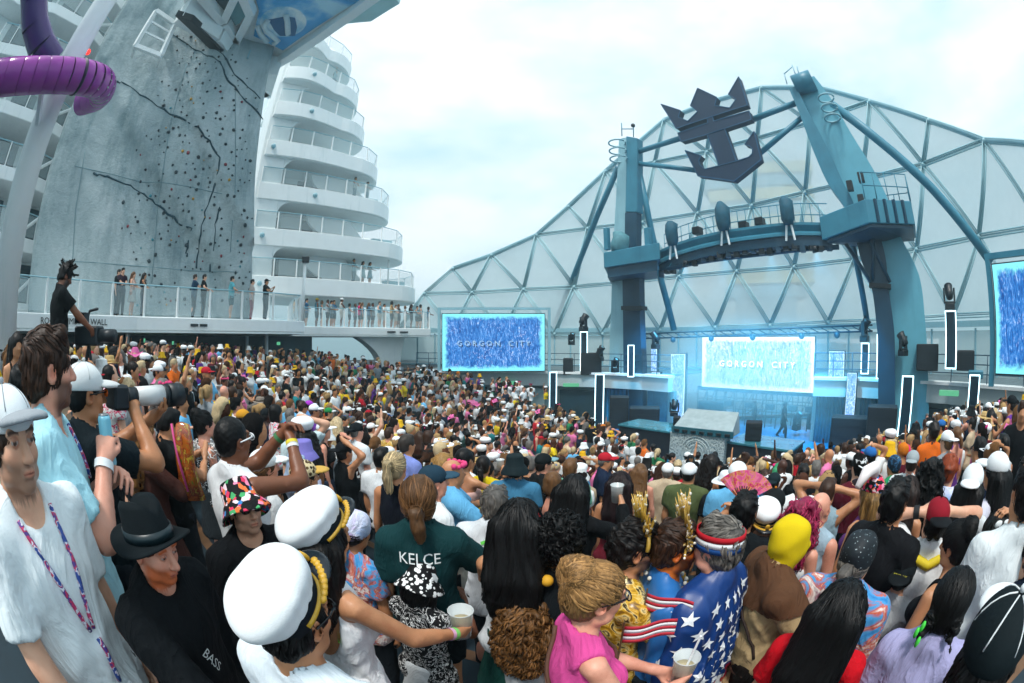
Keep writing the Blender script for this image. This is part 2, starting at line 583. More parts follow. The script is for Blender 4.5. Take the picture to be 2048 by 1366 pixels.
# ================================================================ big white column and purple slide
def column_and_slide():
	c0 = P(8, 683, 11.0)
	mb = MB()
	mb.tube([(0, 0, -3), (0, 0, 25)], 0.40, 28)
	o = mb.build('support_column', white, None, True)
	o.location = (c0.x, c0.y, 0)
	tag(o, 'thick white steel column rising past the purple slide', 'column')
	root = empty('water_slide', P(60, 150, 9.6))
	tag(root, 'purple tube water slide coiling around the white column', 'water slide')
	pm, n, l, bs = newmat('slide_purple')
	co = coords(n, l)
	t = noise(n, l, co, 1.2, 4)
	r = ramp(n, [(0.3, '#85208a'), (0.7, '#a32ca4')])
	l.new(t.outputs['Fac'], r.inputs['Fac']); l.new(r.outputs[0], bs.inputs['Base Color'])
	bs.inputs['Roughness'].default_value = 0.22
	dp = paint('slide_deep_purple', '#3b1466', 0.25)
	seam = paint('slide_seam', '#2a0a3a', 0.5)
	b = root.location
	# level coil
	way = [(-330, 235, 11.6), (-240, 205, 11.0), (-150, 182, 10.4), (-80, 168, 10.0), (-20, 158, 9.7), (40, 152, 9.5), (90, 150, 9.45), (135, 151, 9.5), (172, 156, 9.7), (197, 164, 10.1), (206, 177, 10.8), (196, 193, 11.6), (165, 203, 12.3)]
	way = [P(*w) for w in way]
	pts = []
	for i in range(len(way) - 1):
		p0, p1, p2, p3 = way[max(0, i - 1)], way[i], way[i + 1], way[min(len(way) - 1, i + 2)]
		for t in (0, .5):
			pts.append(.5 * ((2 * p1) + (p2 - p0) * t + (2 * p0 - 5 * p1 + 4 * p2 - p3) * t * t + (3 * p1 - p0 - 3 * p2 + p3) * t ** 3))
	pts.append(way[-1])
	for i in range(len(pts) - 1):
		mb = MB()
		p, q = pts[i], pts[i + 1]
		mb.tube([p - b, p.lerp(q, .06) - b, p.lerp(q, .5) - b, p.lerp(q, .94) - b, p.lerp(q, .995) - b], [.417, .423, .425, .423, .417], 20, cap=False)
		mb.build('tube_segment', pm, root, True)
		if i in (5, 15):
			s = MB(); s.tube([p - b, p.lerp(q, .12) - b], .445, 20); s.build('joint_ring', seam, root, True)
	up = [P(40, -150, 10.2), P(66, -60, 10.2), P(68, 0, 10.2), P(70, 50, 10.3), P(82, 90, 10.4), P(104, 125, 10.6)]
	for i in range(5):
		s = MB(); s.tube([up[i] - b, up[i].lerp(up[i + 1], .5) - b, up[i].lerp(up[i + 1], .99) - b], .40, 20, cap=False); s.build('drop_segment', dp, root, True)
	br = MB()
	for z in (5.55,):
		br.bar(Vector((c0.x, c0.y, z)) - b, Vector((c0.x + 1.25, c0.y - .7, z)) - b, .14)
		br.bar(Vector((c0.x, c0.y, z - 1.2)) - b, Vector((c0.x + .9, c0.y - .9, z)) - b, .12)
	br.build('bracket', white, root)
	lampo = MB(); lampo.ball(P(176, 104, 11.5) - b, .09); lampo.build('warning_light', emit('red_light', '#ff2a20', 1.5), root, True)
column_and_slide()

# ================================================================ ship superstructure with stepped balconies
def arc(c, r, a0, a1, n):
	return [Vector((c[0] + r * math.cos(a0 + (a1 - a0) * i / n), c[1] + r * math.sin(a0 + (a1 - a0) * i / n), 0)) for i in range(n + 1)]
def railing(parent, base, line, z, h=1.1, step=1.55, thick=.05, pm=None, glass_h=None, rail=True):
	"""posts, panes and a handrail along a polyline; each its own part"""
	pts = [Vector((p[0], p[1], z)) for p in line]
	acc, last, marks = 0.0, pts[0], [pts[0]]
	for a, b in zip(pts, pts[1:]):
		seg = (b - a).length
		t = 0
		while acc + seg - t >= step:
			t += step - acc; acc = 0
			marks.append(a.lerp(b, t / seg))
		acc += seg - t
	if (pts[-1] - marks[-1]).length > .3: marks.append(pts[-1])
	pm = pm or white
	post = MB().box((0, 0, h / 2), (thick + .03, thick + .03, h)).build('post_shape', pm)
	pme = post.data; bpy.data.objects.remove(post)
	for p in marks:
		share('railing_post', pme, parent, p - base)
	for p, q in zip(marks, marks[1:]):
		d = (q - p)
		if d.length < .25: continue
		g = MB().bar(p - base + d * .06 + Vector((0, 0, h * .5)), q - base - d * .06 + Vector((0, 0, h * .5)), .02, h * .86)
		g.build('glass_pane', glass, parent, fix=False)
	if rail:
		MB().tube([p - base + Vector((0, 0, h)) for p in marks], .03, 6).build('handrail', steel_lt, parent, True)

BA = Vector((-15.1, 22.2, 0)); BU = Vector((.72, .69, 0)).normalized(); BNI = Vector((-BU.y, BU.x, 0))
DECKZ = [0.9] + [0.99 + 2.99 * k for k in range(1, 8)]
def superstructure():
	base = Vector((BA.x, BA.y, 0.0))
	root = empty('ship_superstructure', base)
	tag(root, 'white ship superstructure with stacked rounded balconies stepping back to the sky', 'ship')
	tipaz = {1: -13.1, 2: -15.0, 3: -17.2, 4: -19.3, 5: -21.9, 6: -23.6, 7: -25.7}
	slots = {}
	for k in range(1, 8):
		z = DECKZ[k]
		ta = math.tan(R(tipaz[k]))
		rad, s = 2.9, 2.0
		while s < 19:
			cc_ = BA + BU * (s - rad) + BNI * rad
			if math.degrees(math.atan2(cc_.x, cc_.y) + math.asin(rad / cc_.length)) >= tipaz[k]: break
			s += .05
		bow = 0.25 + .25 * max(0, k - 3)
		line = []
		n = 14
		for i in range(n + 1):
			t = i / n
			q = BA + BU * (-1.0 + (s - rad + 1.0) * t) - BNI * (bow * math.sin(math.pi * min(1, .2 + t * .8)))
			line.append(q)
		cc = BA + BU * (s - rad) + BNI * rad
		a0 = math.atan2(-BNI.y, -BNI.x)
		line += arc(cc, rad, a0, a0 + R(150), 12)[1:]
		back = [BA + BU * (s - rad - 1) + BNI * (rad * 2 + 2.5), BA + BU * (-1) + BNI * 7.5]
		poly = line + back
		sl = MB().prism([Vector((p.x, p.y, z - 1.1)) - base for p in poly], (0, 0, 1.1)).build('deck_slab', white, root, bevel=.03)
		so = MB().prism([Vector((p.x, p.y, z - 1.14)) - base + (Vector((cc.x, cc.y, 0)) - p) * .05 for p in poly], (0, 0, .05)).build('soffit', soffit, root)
		railing(sl, base, [p + (cc - p).normalized() * .12 for p in line], z)
		# cabin wall set back under the deck above
		if k < 7:
			w0, w1 = BA + BU * (-1) + BNI * 3.4, BA + BU * (s - 4.6) + BNI * 3.4
			MB().bar(Vector((w0.x, w0.y, z + .94)) - base, Vector((w1.x, w1.y, z + .94)) - base, .3, 1.86).build('cabin_wall', soffit, root)
			for t in ((.18, .3), (.55, .66)):
				q0, q1 = w0.lerp(w1, t[0]) - BNI * .17, w0.lerp(w1, t[1]) - BNI * .17
				f = MB().bar(Vector((q0.x, q0.y, z + .92)) - base, Vector((q1.x, q1.y, z + .92)) - base, .06, 1.6).build('cabin_window', window, root)
				MB().bar(Vector((q0.x, q0.y, z + 1.75)) - base, Vector((q1.x, q1.y, z + 1.75)) - base, .1, .08).build('window_frame', white, f)
			# lounger and low table on the balcony
			e = BA + BU * (s - 2.4) + BNI * 1.3
			MB().box(Vector((e.x, e.y, z + .25)) - base, (1.6, .6, .3), math.atan2(BU.y, BU.x)).build('balcony_lounger', steel_lt, root)
			# sweeping buttress between decks
			if k in (1, 2, 3):
				pr = []
				for i in range(9):
					t = i / 8
					q = BA + BU * (3.2 + 2.4 * (t ** 2.2))
					pr.append(Vector((q.x, q.y, z + 1.86 - 1.86 * t)))
				far = [Vector(((BA + BU * 8.2).x, (BA + BU * 8.2).y, z)), Vector(((BA + BU * 6.4).x, (BA + BU * 6.4).y, z + 1.86))]
				pp_ = [p - base + BNI * 2.0 for p in pr] + [p - base + BNI * 2.0 for p in far]
				MB().prism(pp_, BNI * .35).build('buttress', white, root)
		# round fender lamps on the fascia
		for t in ((.12,) if k in (1, 2, 4) else (.5,)):
			q = line[int(t * n)]
			d = -BNI * .06
			dm = MB().ball(Vector((q.x, q.y, z - .5)) - base + d, (.17, .17, .17), 10, 6).build('fascia_light', steel_lt, root, True)
	# vertical end frame beside the climbing wall
	a, b = BA + BU * (-1.2) - BNI * .06, BA + BU * .55 - BNI * .06
	MB().prism([Vector((a.x, a.y, .3)) - base, Vector((b.x, b.y, .3)) - base, Vector((b.x, b.y, 18.0)) - base, Vector((a.x, a.y, 20)) - base], BNI * 4).build('end_frame', white, root, bevel=.05)
	# rounded corners where the end frame meets each deck
	for k in range(1, 6):
		z = DECKZ[k]
		c = BA + BU * .55 - BNI * .05
		pr = [Vector((c.x, c.y, z + 1.88))]
		for i in range(7):
			a_ = R(90 + 90 * i / 6)
			q = c + BU * (.9 + .9 * math.cos(a_))
			pr.append(Vector((q.x, q.y, z + .98 + .9 * math.sin(a_))))
		MB().prism([p - base for p in pr], BNI * .3).build('frame_corner', white, root)
	# posts carrying the lowest balcony
	for s_, kk in ((9.4, 1), (10.0, 0)):
		q = BA + BU * s_ + BNI * .8
		MB().tube([Vector((q.x, q.y, DECKZ[kk])) - base, Vector((q.x, q.y, DECKZ[kk + 1] - .7)) - base], .06, 8).build('slim_post', white, root, True)
	return root
superstructure()

EDGE = [(-15.3, 3.5), (-14.8, 6.3), (-13.4, 10.4), (-11.6, 13.4), (-9.6, 16.2), (-9.2, 17.2), (-10.6, 18.6), (-13.1, 22.4), (-9.2, 26.1), (-5.7, 29.5)]
def balcony():
	z = 0.9
	base = Vector((-13, 12, z))
	root = empty('long_balcony', base)
	tag(root, 'long white balcony with glass railing under the climbing wall, crowded at its far end', 'balcony')
	line = [Vector((x, y, 0)) for x, y in EDGE]
	back = [Vector((-9, 34, 0)), Vector((-20, 28, 0)), Vector((-23, 4, 0))]
	poly = line + back
	sl = MB().prism([Vector((p.x, p.y, z - .5)) - base for p in poly], (0, 0, .5)).build('deck_slab', white, root, bevel=.03)
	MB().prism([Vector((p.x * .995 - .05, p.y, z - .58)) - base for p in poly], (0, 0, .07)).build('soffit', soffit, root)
	railing(sl, base, [p + Vector((-.12, .06, 0)) for p in line], z, 1.15, 1.5)
	# gate-like framed panel and lamp post on the edge
	for (x, y) in ((-9.15, 16.9),):
		p = Vector((x, y, z)) - base
		MB().tube([p, p + Vector((0, 0, 2.6))], .07, 10).build('lamp_post', white, root, True)
		MB().box(p + Vector((0.05, -.05, 2.7)), (.34, .3, .26), .5).build('floodlight', dark, root, bevel=.03)
	# fascia lettering and vents
	A, B = Vector((-14.8, 6.3, 0)), Vector((-13.4, 10.4, 0))
	d = (B - A).normalized()
	M = frame(A + d * 1.45 + Vector((d.y, -d.x, 0)) * .03 + Vector((0, 0, z - .25)) - base, d, (0, 0, 1))
	text_obj('ROCK CLIMBING WALL', .30, M, black, root, .005, .95)
	for t, w in ((.74, .34), (.86, .34)):
		q = B.lerp(Vector((-11.6, 13.4, 0)), t) + Vector((.03, -.03, z - .28)) - base
		MB().bar(q - (Vector((-11.6, 13.4, 0)) - B).normalized() * w / 2, q + (Vector((-11.6, 13.4, 0)) - B).normalized() * w / 2, .05, .1).build('vent', dark, root)
	for (t, seg) in ((.35, 8), (.55, 8)):
		q = line[seg].lerp(line[seg + 1] if seg + 1 < len(line) else line[seg], t) + Vector((.03, -.03, z - .27)) - base
		MB().box(q, (.06, .6, .1), -.8).build('vent', dark, root)
	# room under the balcony: dark back wall, pillars, exit signs
	w = [Vector((-20.5, 5, 0)), Vector((-19.5, 13, 0)), Vector((-15.5, 20, 0)), Vector((-12.6, 24.5, 0))]
	for p, q in zip(w, w[1:]):
		MB().bar(Vector((p.x, p.y, -.6)) - base, Vector((q.x, q.y, -.6)) - base, .2, 2.2).build('under_wall', tealdark, root)
	for (px, d_, lab) in ((255, 18.2, ''), (533, 21.0, ''), (494, 23.5, '')):
		p = P(px, 690, d_)
		MB().tube([Vector((p.x, p.y, -1.8)) - base, Vector((p.x, p.y, .35)) - base], .09, 10).build('pillar', white, root, True)
	for (px, py, d_) in ((289, 681, 19.0), (346, 686, 20.5), (557, 687, 22)):
		p = P(px, py, d_) - base
		s = MB().box(p, (.36, .05, .16), -.6).build('exit_sign', GREENEXIT, root)
	# curved white foot under the far end
	pr = []
	for i in range(9):
		t = i / 8
		q = Vector((-10.4, 25.6, 0)).lerp(Vector((-7.7, 29.3, 0)), .15 + .45 * (1 - (1 - t) ** 2.2))
		pr.append(Vector((q.x, q.y, .33 - 2.2 * t)))
	for i in range(9):
		t = 1 - i / 8
		q = Vector((-10.4, 25.6, 0)).lerp(Vector((-7.7, 29.3, 0)), 1.05 - .2 * t + .1 * t * t)
		pr.append(Vector((q.x, q.y, .33 - 2.2 * t)))
	MB().prism([p - base for p in pr], Vector((-.6, .4, 0))).build('buttress', white, root)
balcony()

def cabin_block():
	base = Vector((-24, 3, 0))
	root = empty('cabin_block', base)
	tag(root, 'shaded white balconies with dark windows seen behind the white column', 'ship')
	for k in range(-1, 8):
		z = 1.6 + 2.75 * k
		pts = [Vector((-21.2, 12.5, 0)), Vector((-21.0, 9.5, 0)), Vector((-20.2, 6.2, 0)), Vector((-20.6, 3.2, 0)), Vector((-21.6, .5, 0)), Vector((-21.6, -8, 0))]
		poly = pts + [Vector((-30, -8, 0)), Vector((-30, 12.5, 0))]
		sl = MB().prism([Vector((p.x, p.y, z - .6)) - base for p in poly], (0, 0, .6)).build('deck_slab', white, root, bevel=.03)
		railing(sl, base, [p + Vector((-.1, 0, 0)) for p in pts[:5]], z, 1.1, 1.6)
		MB().bar(Vector((-23.2, -8, z + 1.07)) - base, Vector((-23.2, 12.5, z + 1.07)) - base, .3, 2.12).build('cabin_wall', soffit, root)
		for y in (1.0, 3.9, 6.8, 9.7):
			f = MB().bar(Vector((-23.0, y, z + 1.05)) - base, Vector((-23.0, y + 1.9, z + 1.05)) - base, .08, 1.9).build('cabin_window', window, root)
		for a, b in (((-20.4, 6.4, z), (-21.0, 9.3, z + 2.1)),):
			MB().tube([Vector(a) - base, Vector(b) - base], .09, 8).build('diagonal_brace', white, root, True)
cabin_block()

# ================================================================ canopy over the top left corner
def canopy():
	H = 15.4
	base = PZ(560, 60, H)
	root = empty('deck_canopy', base)
	tag(root, 'overhanging white deck canopy with a blue night-sky mural underneath', 'canopy')
	def poly(px, z=H, t=.3, name='soffit_panel', mat=soffit):
		return MB().prism([PZ(x, y, z) - base for x, y in px], (0, 0, t)).build(name, mat, root)
	poly([(330, -60), (372, 10), (440, 62), (478, 108), (532, 168), (545, 140), (566, 112), (600, 96), (650, 64), (706, 26), (752, -8), (800, -60)], H + .1, .9, 'canopy_slab', white)
	# mural
	m, n, l, bs = newmat('mural_print')
	pr = [PZ(x, y, H - .02) - base for x, y in ((496, -60), (518, 22), (507, 72), (566, 101), (722, 0), (770, -60))]
	ctr = PZ(566, 44, H) - base
	rad = (PZ(612, 40, H) - base - ctr).length
	tc = n.new('ShaderNodeTexCoord')
	sub = n.new('ShaderNodeVectorMath'); sub.operation = 'DISTANCE'
	sub.inputs[1].default_value = ctr - Vector((0, 0, .02))
	l.new(tc.outputs['Object'], sub.inputs[0])
	r = ramp(n, [(0.0, (1, 1, 1)), (0.5, (1, 1, 1)), (0.52, (0, 0, 0))])
	dv = n.new('ShaderNodeMath'); dv.operation = 'DIVIDE'; dv.inputs[1].default_value = rad * 2
	l.new(sub.outputs['Value'], dv.inputs[0]); l.new(dv.outputs[0], r.inputs['Fac'])
	no = noise(n, l, tc.outputs['Object'], .45, 6)
	r2 = ramp(n, [(0.3, '#1f86c4'), (0.5, '#34a8e4'), (0.64, '#b8e6fa')])
	l.new(no.outputs['Fac'], r2.inputs['Fac'])
	no2 = noise(n, l, tc.outputs['Object'], .9, 5)
	r3 = ramp(n, [(0.35, '#5ab8e0'), (0.6, '#e6f4f8')])
	l.new(no2.outputs['Fac'], r3.inputs['Fac'])
	l.new(mixc(n, l, r.outputs[0], r2.outputs[0], r3.outputs[0]), bs.inputs['Base Color'])
	bs.inputs['Roughness'].default_value = .5
	MB().prism(pr, (0, 0, .06)).build('mural_panel', m, root)
	sil = [PZ(x, y, H - .05) - base for x, y in ((537, 40), (572, 33), (590, 36), (594, 55), (590, 72), (560, 72), (548, 60))]
	MB().prism(sil, (0, 0, .02)).build('mural_shape', paint('mural_dark', '#0d5f90', .6), root)
	for line in ([(536, 40), (528, 52), (532, 62), (546, 72), (556, 82), (548, 88)], [(572, 30), (575, 45), (576, 68)], [(515, 52), (520, 66), (535, 84)]):
		pts = [PZ(x, y, H - .06) - base for x, y in line]
		MB().tube(pts, .16, 6).build('mural_spray', paint('mural_spray', '#dfeef2', .8), root, True)
	# edge beam along the open side, and gutter box further out
	e = [PZ(x, y, H) - base for x, y in ((540, 130), (585, 103), (640, 66), (706, 20), (760, -20), (800, -60))]
	for a, b in zip(e, e[1:]):
		MB().bar(a + Vector((0, 0, -.2)), b + Vector((0, 0, -.2)), .5, .6).build('edge_beam', white, root)
	g = [PZ(x, y, H + .6) - base for x, y in ((662, 52), (742, 44), (800, 8), (785, -8), (725, 8))]
	MB().prism(g, (0, 0, 1.2)).build('gutter_box', paint('pale_teal_box', '#a9d3d6', .4), root, bevel=.04)
	# glazed wing to the left
	fr = [PZ(x, y, H - .4) - base for x, y in ((396, -50), (400, 0), (449, 42), (474, 48), (502, 18), (494, -50))]
	MB().prism([PZ(x, y, H - .15) - base for x, y in ((398, -40), (404, -4), (447, 36), (472, -8), (480, -40))], (0, 0, .08)).build('roof_window', window, root)
	MB().prism([PZ(x, y, H - .15) - base for x, y in ((453, 42), (468, 52), (478, 48), (499, 22), (487, -5), (477, -5))], (0, 0, .08)).build('roof_window', paint('pale_window', '#6aa7b2', .2), root)
	for a, b in (((404, -10), (449, 42)), ((449, 40), (478, -20)), ((452, 44), (474, 82)), ((474, 82), (503, 26)), ((503, 26), (486, -14))):
		MB().bar(PZ(*a, H - .35) - base, PZ(*b, H - .35) - base, .45, .5).build('window_frame', white, root)
	# white fascia that steps down to the climbing wall
	for a, b in (((366, 20), (436, 66)), ((436, 66), (470, 118)), ((470, 118), (534, 178)), ((534, 178), (548, 130))):
		MB().bar(PZ(*a, H - .7) - base, PZ(*b, H - .7) - base, .8, 1.3).build('fascia', white, root)
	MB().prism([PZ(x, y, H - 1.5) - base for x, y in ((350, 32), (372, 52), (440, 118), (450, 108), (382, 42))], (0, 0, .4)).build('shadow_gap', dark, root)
	for i in range(5):
		a, b = (492 + i * 9, 122 + i * 9), (498 + i * 9, 108 + i * 9)
		MB().bar(PZ(*a, H - 1.0) - base, PZ(*b, H - 1.0) - base, .08, .6).build('grille_bar', steel_lt, root)
canopy()
# ================================================================ lattice dome behind the stage
def dome():
	N = {}
	def add(row, pts):
		for i, p in enumerate(pts): N[(row, i)] = p
	add(0, [(800, 655), (905, 662), (1005, 668), (1109, 668), (1205, 668), (1320, 661), (1430, 655), (1540, 651), (1656, 645), (1780, 640), (1905, 632), (2040, 625), (2170, 615)])
	add(1, [(849, 587), (944, 585), (1047, 579), (1148, 574), (1255, 564), (1358, 553), (1473, 543), (1588, 534), (1708, 519), (1833, 499), (1957, 473), (2080, 452), (2200, 430)])
	add(2, [(906, 537), (983, 510), (1073, 470), (1175, 457), (1285, 445), (1395, 427), (1504, 411), (1610, 385), (1722, 360), (1846, 329), (1968, 281), (2100, 292), (2230, 330)])
	add(3, [(1137, 413), (1212, 342), (1309, 325), (1414, 304), (1514, 277), (1619, 246), (1739, 203), (1857, 241)])
	add(4, [(1329, 240), (1425, 203), (1523, 176), (1640, 176)])
	AZ = [(-16, 33), (-12, 32.5), (0, 31.5), (15, 29.5), (30, 27.5), (45, 25.5), (60, 23.5), (74, 22), (95, 20.5)]
	def place(p):
		v = ray(*p); az = math.degrees(math.atan2(v.x, v.y)); h = math.hypot(v.x, v.y)
		d = np.interp(az, [a for a, _ in AZ], [b for _, b in AZ])
		el = v.z / h
		return v / h * (d * (1 - .20 * max(0, el) ** 1.3))
	W = {k: place(p) for k, p in N.items()}
	base = W[(0, 6)].copy(); base.z = -1
	root = empty('lattice_dome', base)
	tag(root, 'pale translucent dome of steel triangles curving behind the stage', 'dome')
	tris = []
	def strip(a, b):
		"""fill between two chains of nodes from left to right"""
		i = j = 0
		while i < len(a) - 1 or j < len(b) - 1:
			if j == len(b) - 1 or (i < len(a) - 1 and (N[a[i + 1]][0] + N[a[i]][0]) <= (N[b[j + 1]][0] + N[b[j]][0])):
				tris.append((a[i], a[i + 1], b[j])); i += 1
			else:
				tris.append((a[i], b[j + 1], b[j])); j += 1
	row = lambda r, a, b: [(r, i) for i in range(a, b + 1)]
	strip(row(0, 0, 12), row(1, 0, 12))
	strip(row(1, 0, 12), row(2, 0, 12))
	strip(row(2, 2, 10), row(3, 0, 7))
	strip(row(3, 1, 6), row(4, 0, 3))
	edges = set()
	for t in tris:
		for a, b in ((0, 1), (1, 2), (2, 0)): edges.add(tuple(sorted((t[a], t[b]))))
		ps = [W[k] for k in t]
		nrm = (ps[1] - ps[0]).cross(ps[2] - ps[0]).normalized()
		if nrm.dot(ps[0]) < 0: nrm = -nrm
		c = (ps[0] + ps[1] + ps[2]) / 3
		MB().prism([p.lerp(c, .015) - base for p in ps], nrm * .03).build('film_panel', film, root)
	dom = paint('dome_strut', '#a4ccd4', .45, var=.1)
	for a, b in sorted(edges):
		p, q = W[a] - base, W[b] - base
		nrm = (W[a] + W[b]).normalized()
		d = (q - p).normalized(); s = d.cross(nrm).normalized() * .10
		st = MB()
		st.tube([p + s - nrm * .1, q + s - nrm * .1], .045, 6); st.tube([p - s - nrm * .1, q - s - nrm * .1], .045, 6)
		st.bar(p - nrm * .02, q - nrm * .02, .12, .05)
		o = st.build('lattice_strut', dom, root, True)
	top = [(2, 0), (2, 1), (2, 2), (3, 0), (3, 1), (4, 0), (4, 1), (4, 2), (4, 3), (3, 6), (3, 7), (2, 10), (2, 11), (2, 12)]
	MB().tube([W[k] - base for k in top], .17, 8).build('rim_beam', steel_lt, root, True)
	for k, p in W.items():
		MB().ball(p - base - p.normalized() * .1, .13, 8, 5).build('lattice_node', dom, root, True)
	# glazed band under the dome
	z0, z1 = -1.7, .6
	ks = [(0, i) for i in range(13)]
	gl = glassy('band_glass', '#c3d6d8', .45)
	for a, b in zip(ks, ks[1:]):
		p, q = W[a].copy(), W[b].copy()
		p.z = q.z = 0
		MB().bar(p - base + Vector((0, 0, z1 + .2)), q - base + Vector((0, 0, z1 + .2)), .3, .28).build('ring_beam', steel_lt, root)
		MB().bar(p - base + Vector((0, 0, z0)), q - base + Vector((0, 0, z0)), .12, .14).build('sill_rail', steel_lt, root)
		for t in (0, .34, .67):
			m_ = p.lerp(q, t)
			MB().bar(m_ - base + Vector((0, 0, z0)), m_ - base + Vector((0, 0, z1)), .1).build('mullion', steel_lt, root)
			m2 = p.lerp(q, t + .33)
			MB().bar(m_ - base + Vector((0, 0, (z0 + z1) / 2)), m2 - base + Vector((0, 0, (z0 + z1) / 2)), .03, z1 - z0 - .2).build('band_pane', gl, root)
	return root
dome()

# ================================================================ towers, bridge, emblem
def ribbon(mb, pts, depth, shift=0.0):
	"""a plate-sided box following (pixel-left, pixel-right) pairs on the tower plane"""
	if len(pts) > 3:                                     # soften the measured points into a curve
		q = []
		for i in range(len(pts) - 1):
			k = [pts[max(0, i - 1)], pts[i], pts[i + 1], pts[min(len(pts) - 1, i + 2)]]
			for t in (0, .25, .5, .75):
				q.append(tuple(tuple(.5 * (2 * k[1][e][c] + (k[2][e][c] - k[0][e][c]) * t + (2 * k[0][e][c] - 5 * k[1][e][c] + 4 * k[2][e][c] - k[3][e][c]) * t * t + (3 * k[1][e][c] - k[0][e][c] - 3 * k[2][e][c] + k[3][e][c]) * t ** 3) for c in (0, 1)) for e in (0, 1)))
		pts = q + [pts[-1]]
	a = [PS(l[0], l[1], shift) for l, r in pts]; b = [PS(r[0], r[1], shift) for l, r in pts]
	vs, n = [], len(pts)
	for i in range(n):
		vs += [a[i] - SN * 0, b[i] - SN * 0, b[i] + SN * depth, a[i] + SN * depth]
	fs = []
	for i in range(n - 1):
		for k in range(4):
			fs.append((4 * i + k, 4 * i + (k + 1) % 4, 4 * i + 4 + (k + 1) % 4, 4 * i + 4 + k))
	fs += [(0, 1, 2, 3), (4 * n - 1, 4 * n - 2, 4 * n - 3, 4 * n - 4)]
	mb.add(vs, fs)
	return mb
def local(o, base):
	for v in o.data.vertices: v.co -= base
	return o
def ladder_ring(root, base, px, py, rpx, off=-.4):
	c = PS(px, py, off); r = (PS(px + rpx, py, off) - c).length
	for dz in (0, -.55, -1.1):
		MB().tube([c + Vector((0, 0, dz)) + SU * (r * math.cos(a * .4)) - SN * (r * math.sin(a * .4)) - base for a in range(16)], .05, 5).build('ladder_hoop', steel_lt, root, True)
def towers():
	# left tower
	base = PS(1250, 745); base.z = FLOOR
	root = empty('arch_tower', base)
	tag(root, 'upright teal tower with dark inner face beside the left screen', 'tower', 'arch towers of the stage')
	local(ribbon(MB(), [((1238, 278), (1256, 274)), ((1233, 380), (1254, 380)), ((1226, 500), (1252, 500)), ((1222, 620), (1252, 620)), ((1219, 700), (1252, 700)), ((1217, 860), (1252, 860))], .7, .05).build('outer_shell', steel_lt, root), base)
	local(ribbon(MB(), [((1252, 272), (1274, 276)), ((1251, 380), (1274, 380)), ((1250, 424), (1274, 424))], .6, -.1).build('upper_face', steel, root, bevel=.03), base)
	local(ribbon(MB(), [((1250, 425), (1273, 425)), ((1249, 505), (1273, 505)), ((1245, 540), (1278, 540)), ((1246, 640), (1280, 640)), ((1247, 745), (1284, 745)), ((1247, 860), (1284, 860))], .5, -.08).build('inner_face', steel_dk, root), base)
	local(ribbon(MB(), [((1242, 612), (1284, 612)), ((1242, 620), (1284, 620))], .5, -.45).build('collar', dark, root), base)
	ladder_ring(root, base, 1234, 286, 13)
	for a, b in (((1244, 272), (1243, 246)), ((1267, 274), (1267, 248)), ((1244, 258), (1267, 258))):
		MB().tube([PS(*a) - base, PS(*b) - base], .035, 5).build('mast_rail', steel, root, True)
	MB().ball(PS(1266, 251) - base, .14, 8, 5).build('beacon', dark, root, True)
	pl = [PS(1207, 505, -1.6), PS(1320, 505, -1.6), PS(1318, 505, .9), PS(1215, 505, .9)]
	z = pl[0].z
	for p in pl: p.z = z
	MB().prism([p - base for p in pl], (0, 0, -.85)).build('platform', steel, root, bevel=.03)
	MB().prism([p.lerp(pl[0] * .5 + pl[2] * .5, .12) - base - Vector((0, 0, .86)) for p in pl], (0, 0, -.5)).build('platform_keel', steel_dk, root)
	for (px, py, s) in ((1214, 478, .5), (1296, 480, .55)):
		p = PS(px, py, -.8); MB().box(p - base, (.3, .3, 1.3), .6).build('cabinet', steel, root, bevel=.03)
	cv = MB(); cv.ball(PS(1240, 488, -1.1) - base, (.55, .5, .75), 9, 6)
	o = cv.build('covered_fixture', paint('grey_tarp', '#4f8793', .7, var=.3, scale=3), root, True)
	for v in o.data.vertices: v.co += Vector((.12 * math.sin(v.co.z * 7), .1 * math.sin(v.co.x * 9), 0))
	# right tower
	base = PS(1800, 745); base.z = FLOOR
	root = empty('arch_tower', base)
	tag(root, 'broad leaning teal tower with a curved outer shell right of the centre screen', 'tower', 'arch towers of the stage')
	sh = [((1588, 165), (1628, 152)), ((1612, 215), (1664, 200)), ((1645, 285), (1703, 268)), ((1683, 365), (1750, 345)), ((1722, 440), (1785, 420)), ((1738, 480), (1800, 470)), ((1765, 560), (1838, 550)), ((1778, 640), (1850, 640)), ((1782, 740), (1856, 740)), ((1784, 860), (1858, 860))]
	local(ribbon(MB(), sh, 1.5, .05).build('outer_shell', paint('shell_teal', '#5fa9bd', .4, var=.1, dirt='#4b93a8'), root), base)
	inn = [((1578, 178), (1592, 172)), ((1598, 225), (1616, 222)), ((1622, 290), (1652, 290)), ((1652, 360), (1684, 360)), ((1680, 400), (1704, 398)), ((1700, 432), (1712, 430))]
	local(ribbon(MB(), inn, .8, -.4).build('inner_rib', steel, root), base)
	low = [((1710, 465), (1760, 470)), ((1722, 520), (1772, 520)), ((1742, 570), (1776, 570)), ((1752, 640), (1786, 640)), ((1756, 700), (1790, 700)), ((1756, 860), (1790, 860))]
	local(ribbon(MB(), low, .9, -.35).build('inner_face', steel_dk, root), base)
	local(ribbon(MB(), [((1738, 565), (1782, 568)), ((1738, 574), (1782, 577))], .5, -.5).build('collar', dark, root), base)
	hp = MB(); hp.tube([PS(1590, 172, -.2) - base, PS(1626, 160, -.2) - base], .55, 14); hp.build('head_drum', steel, root, True)
	ladder_ring(root, base, 1652, 196, 16)
	for a, b in (((1574, 168), (1568, 146)), ((1592, 152), (1584, 130)), ((1568, 148), (1584, 134)), ((1598, 150), (1594, 133))):
		MB().tube([PS(*a) - base, PS(*b) - base], .03, 5).build('mast_rail', steel_lt, root, True)
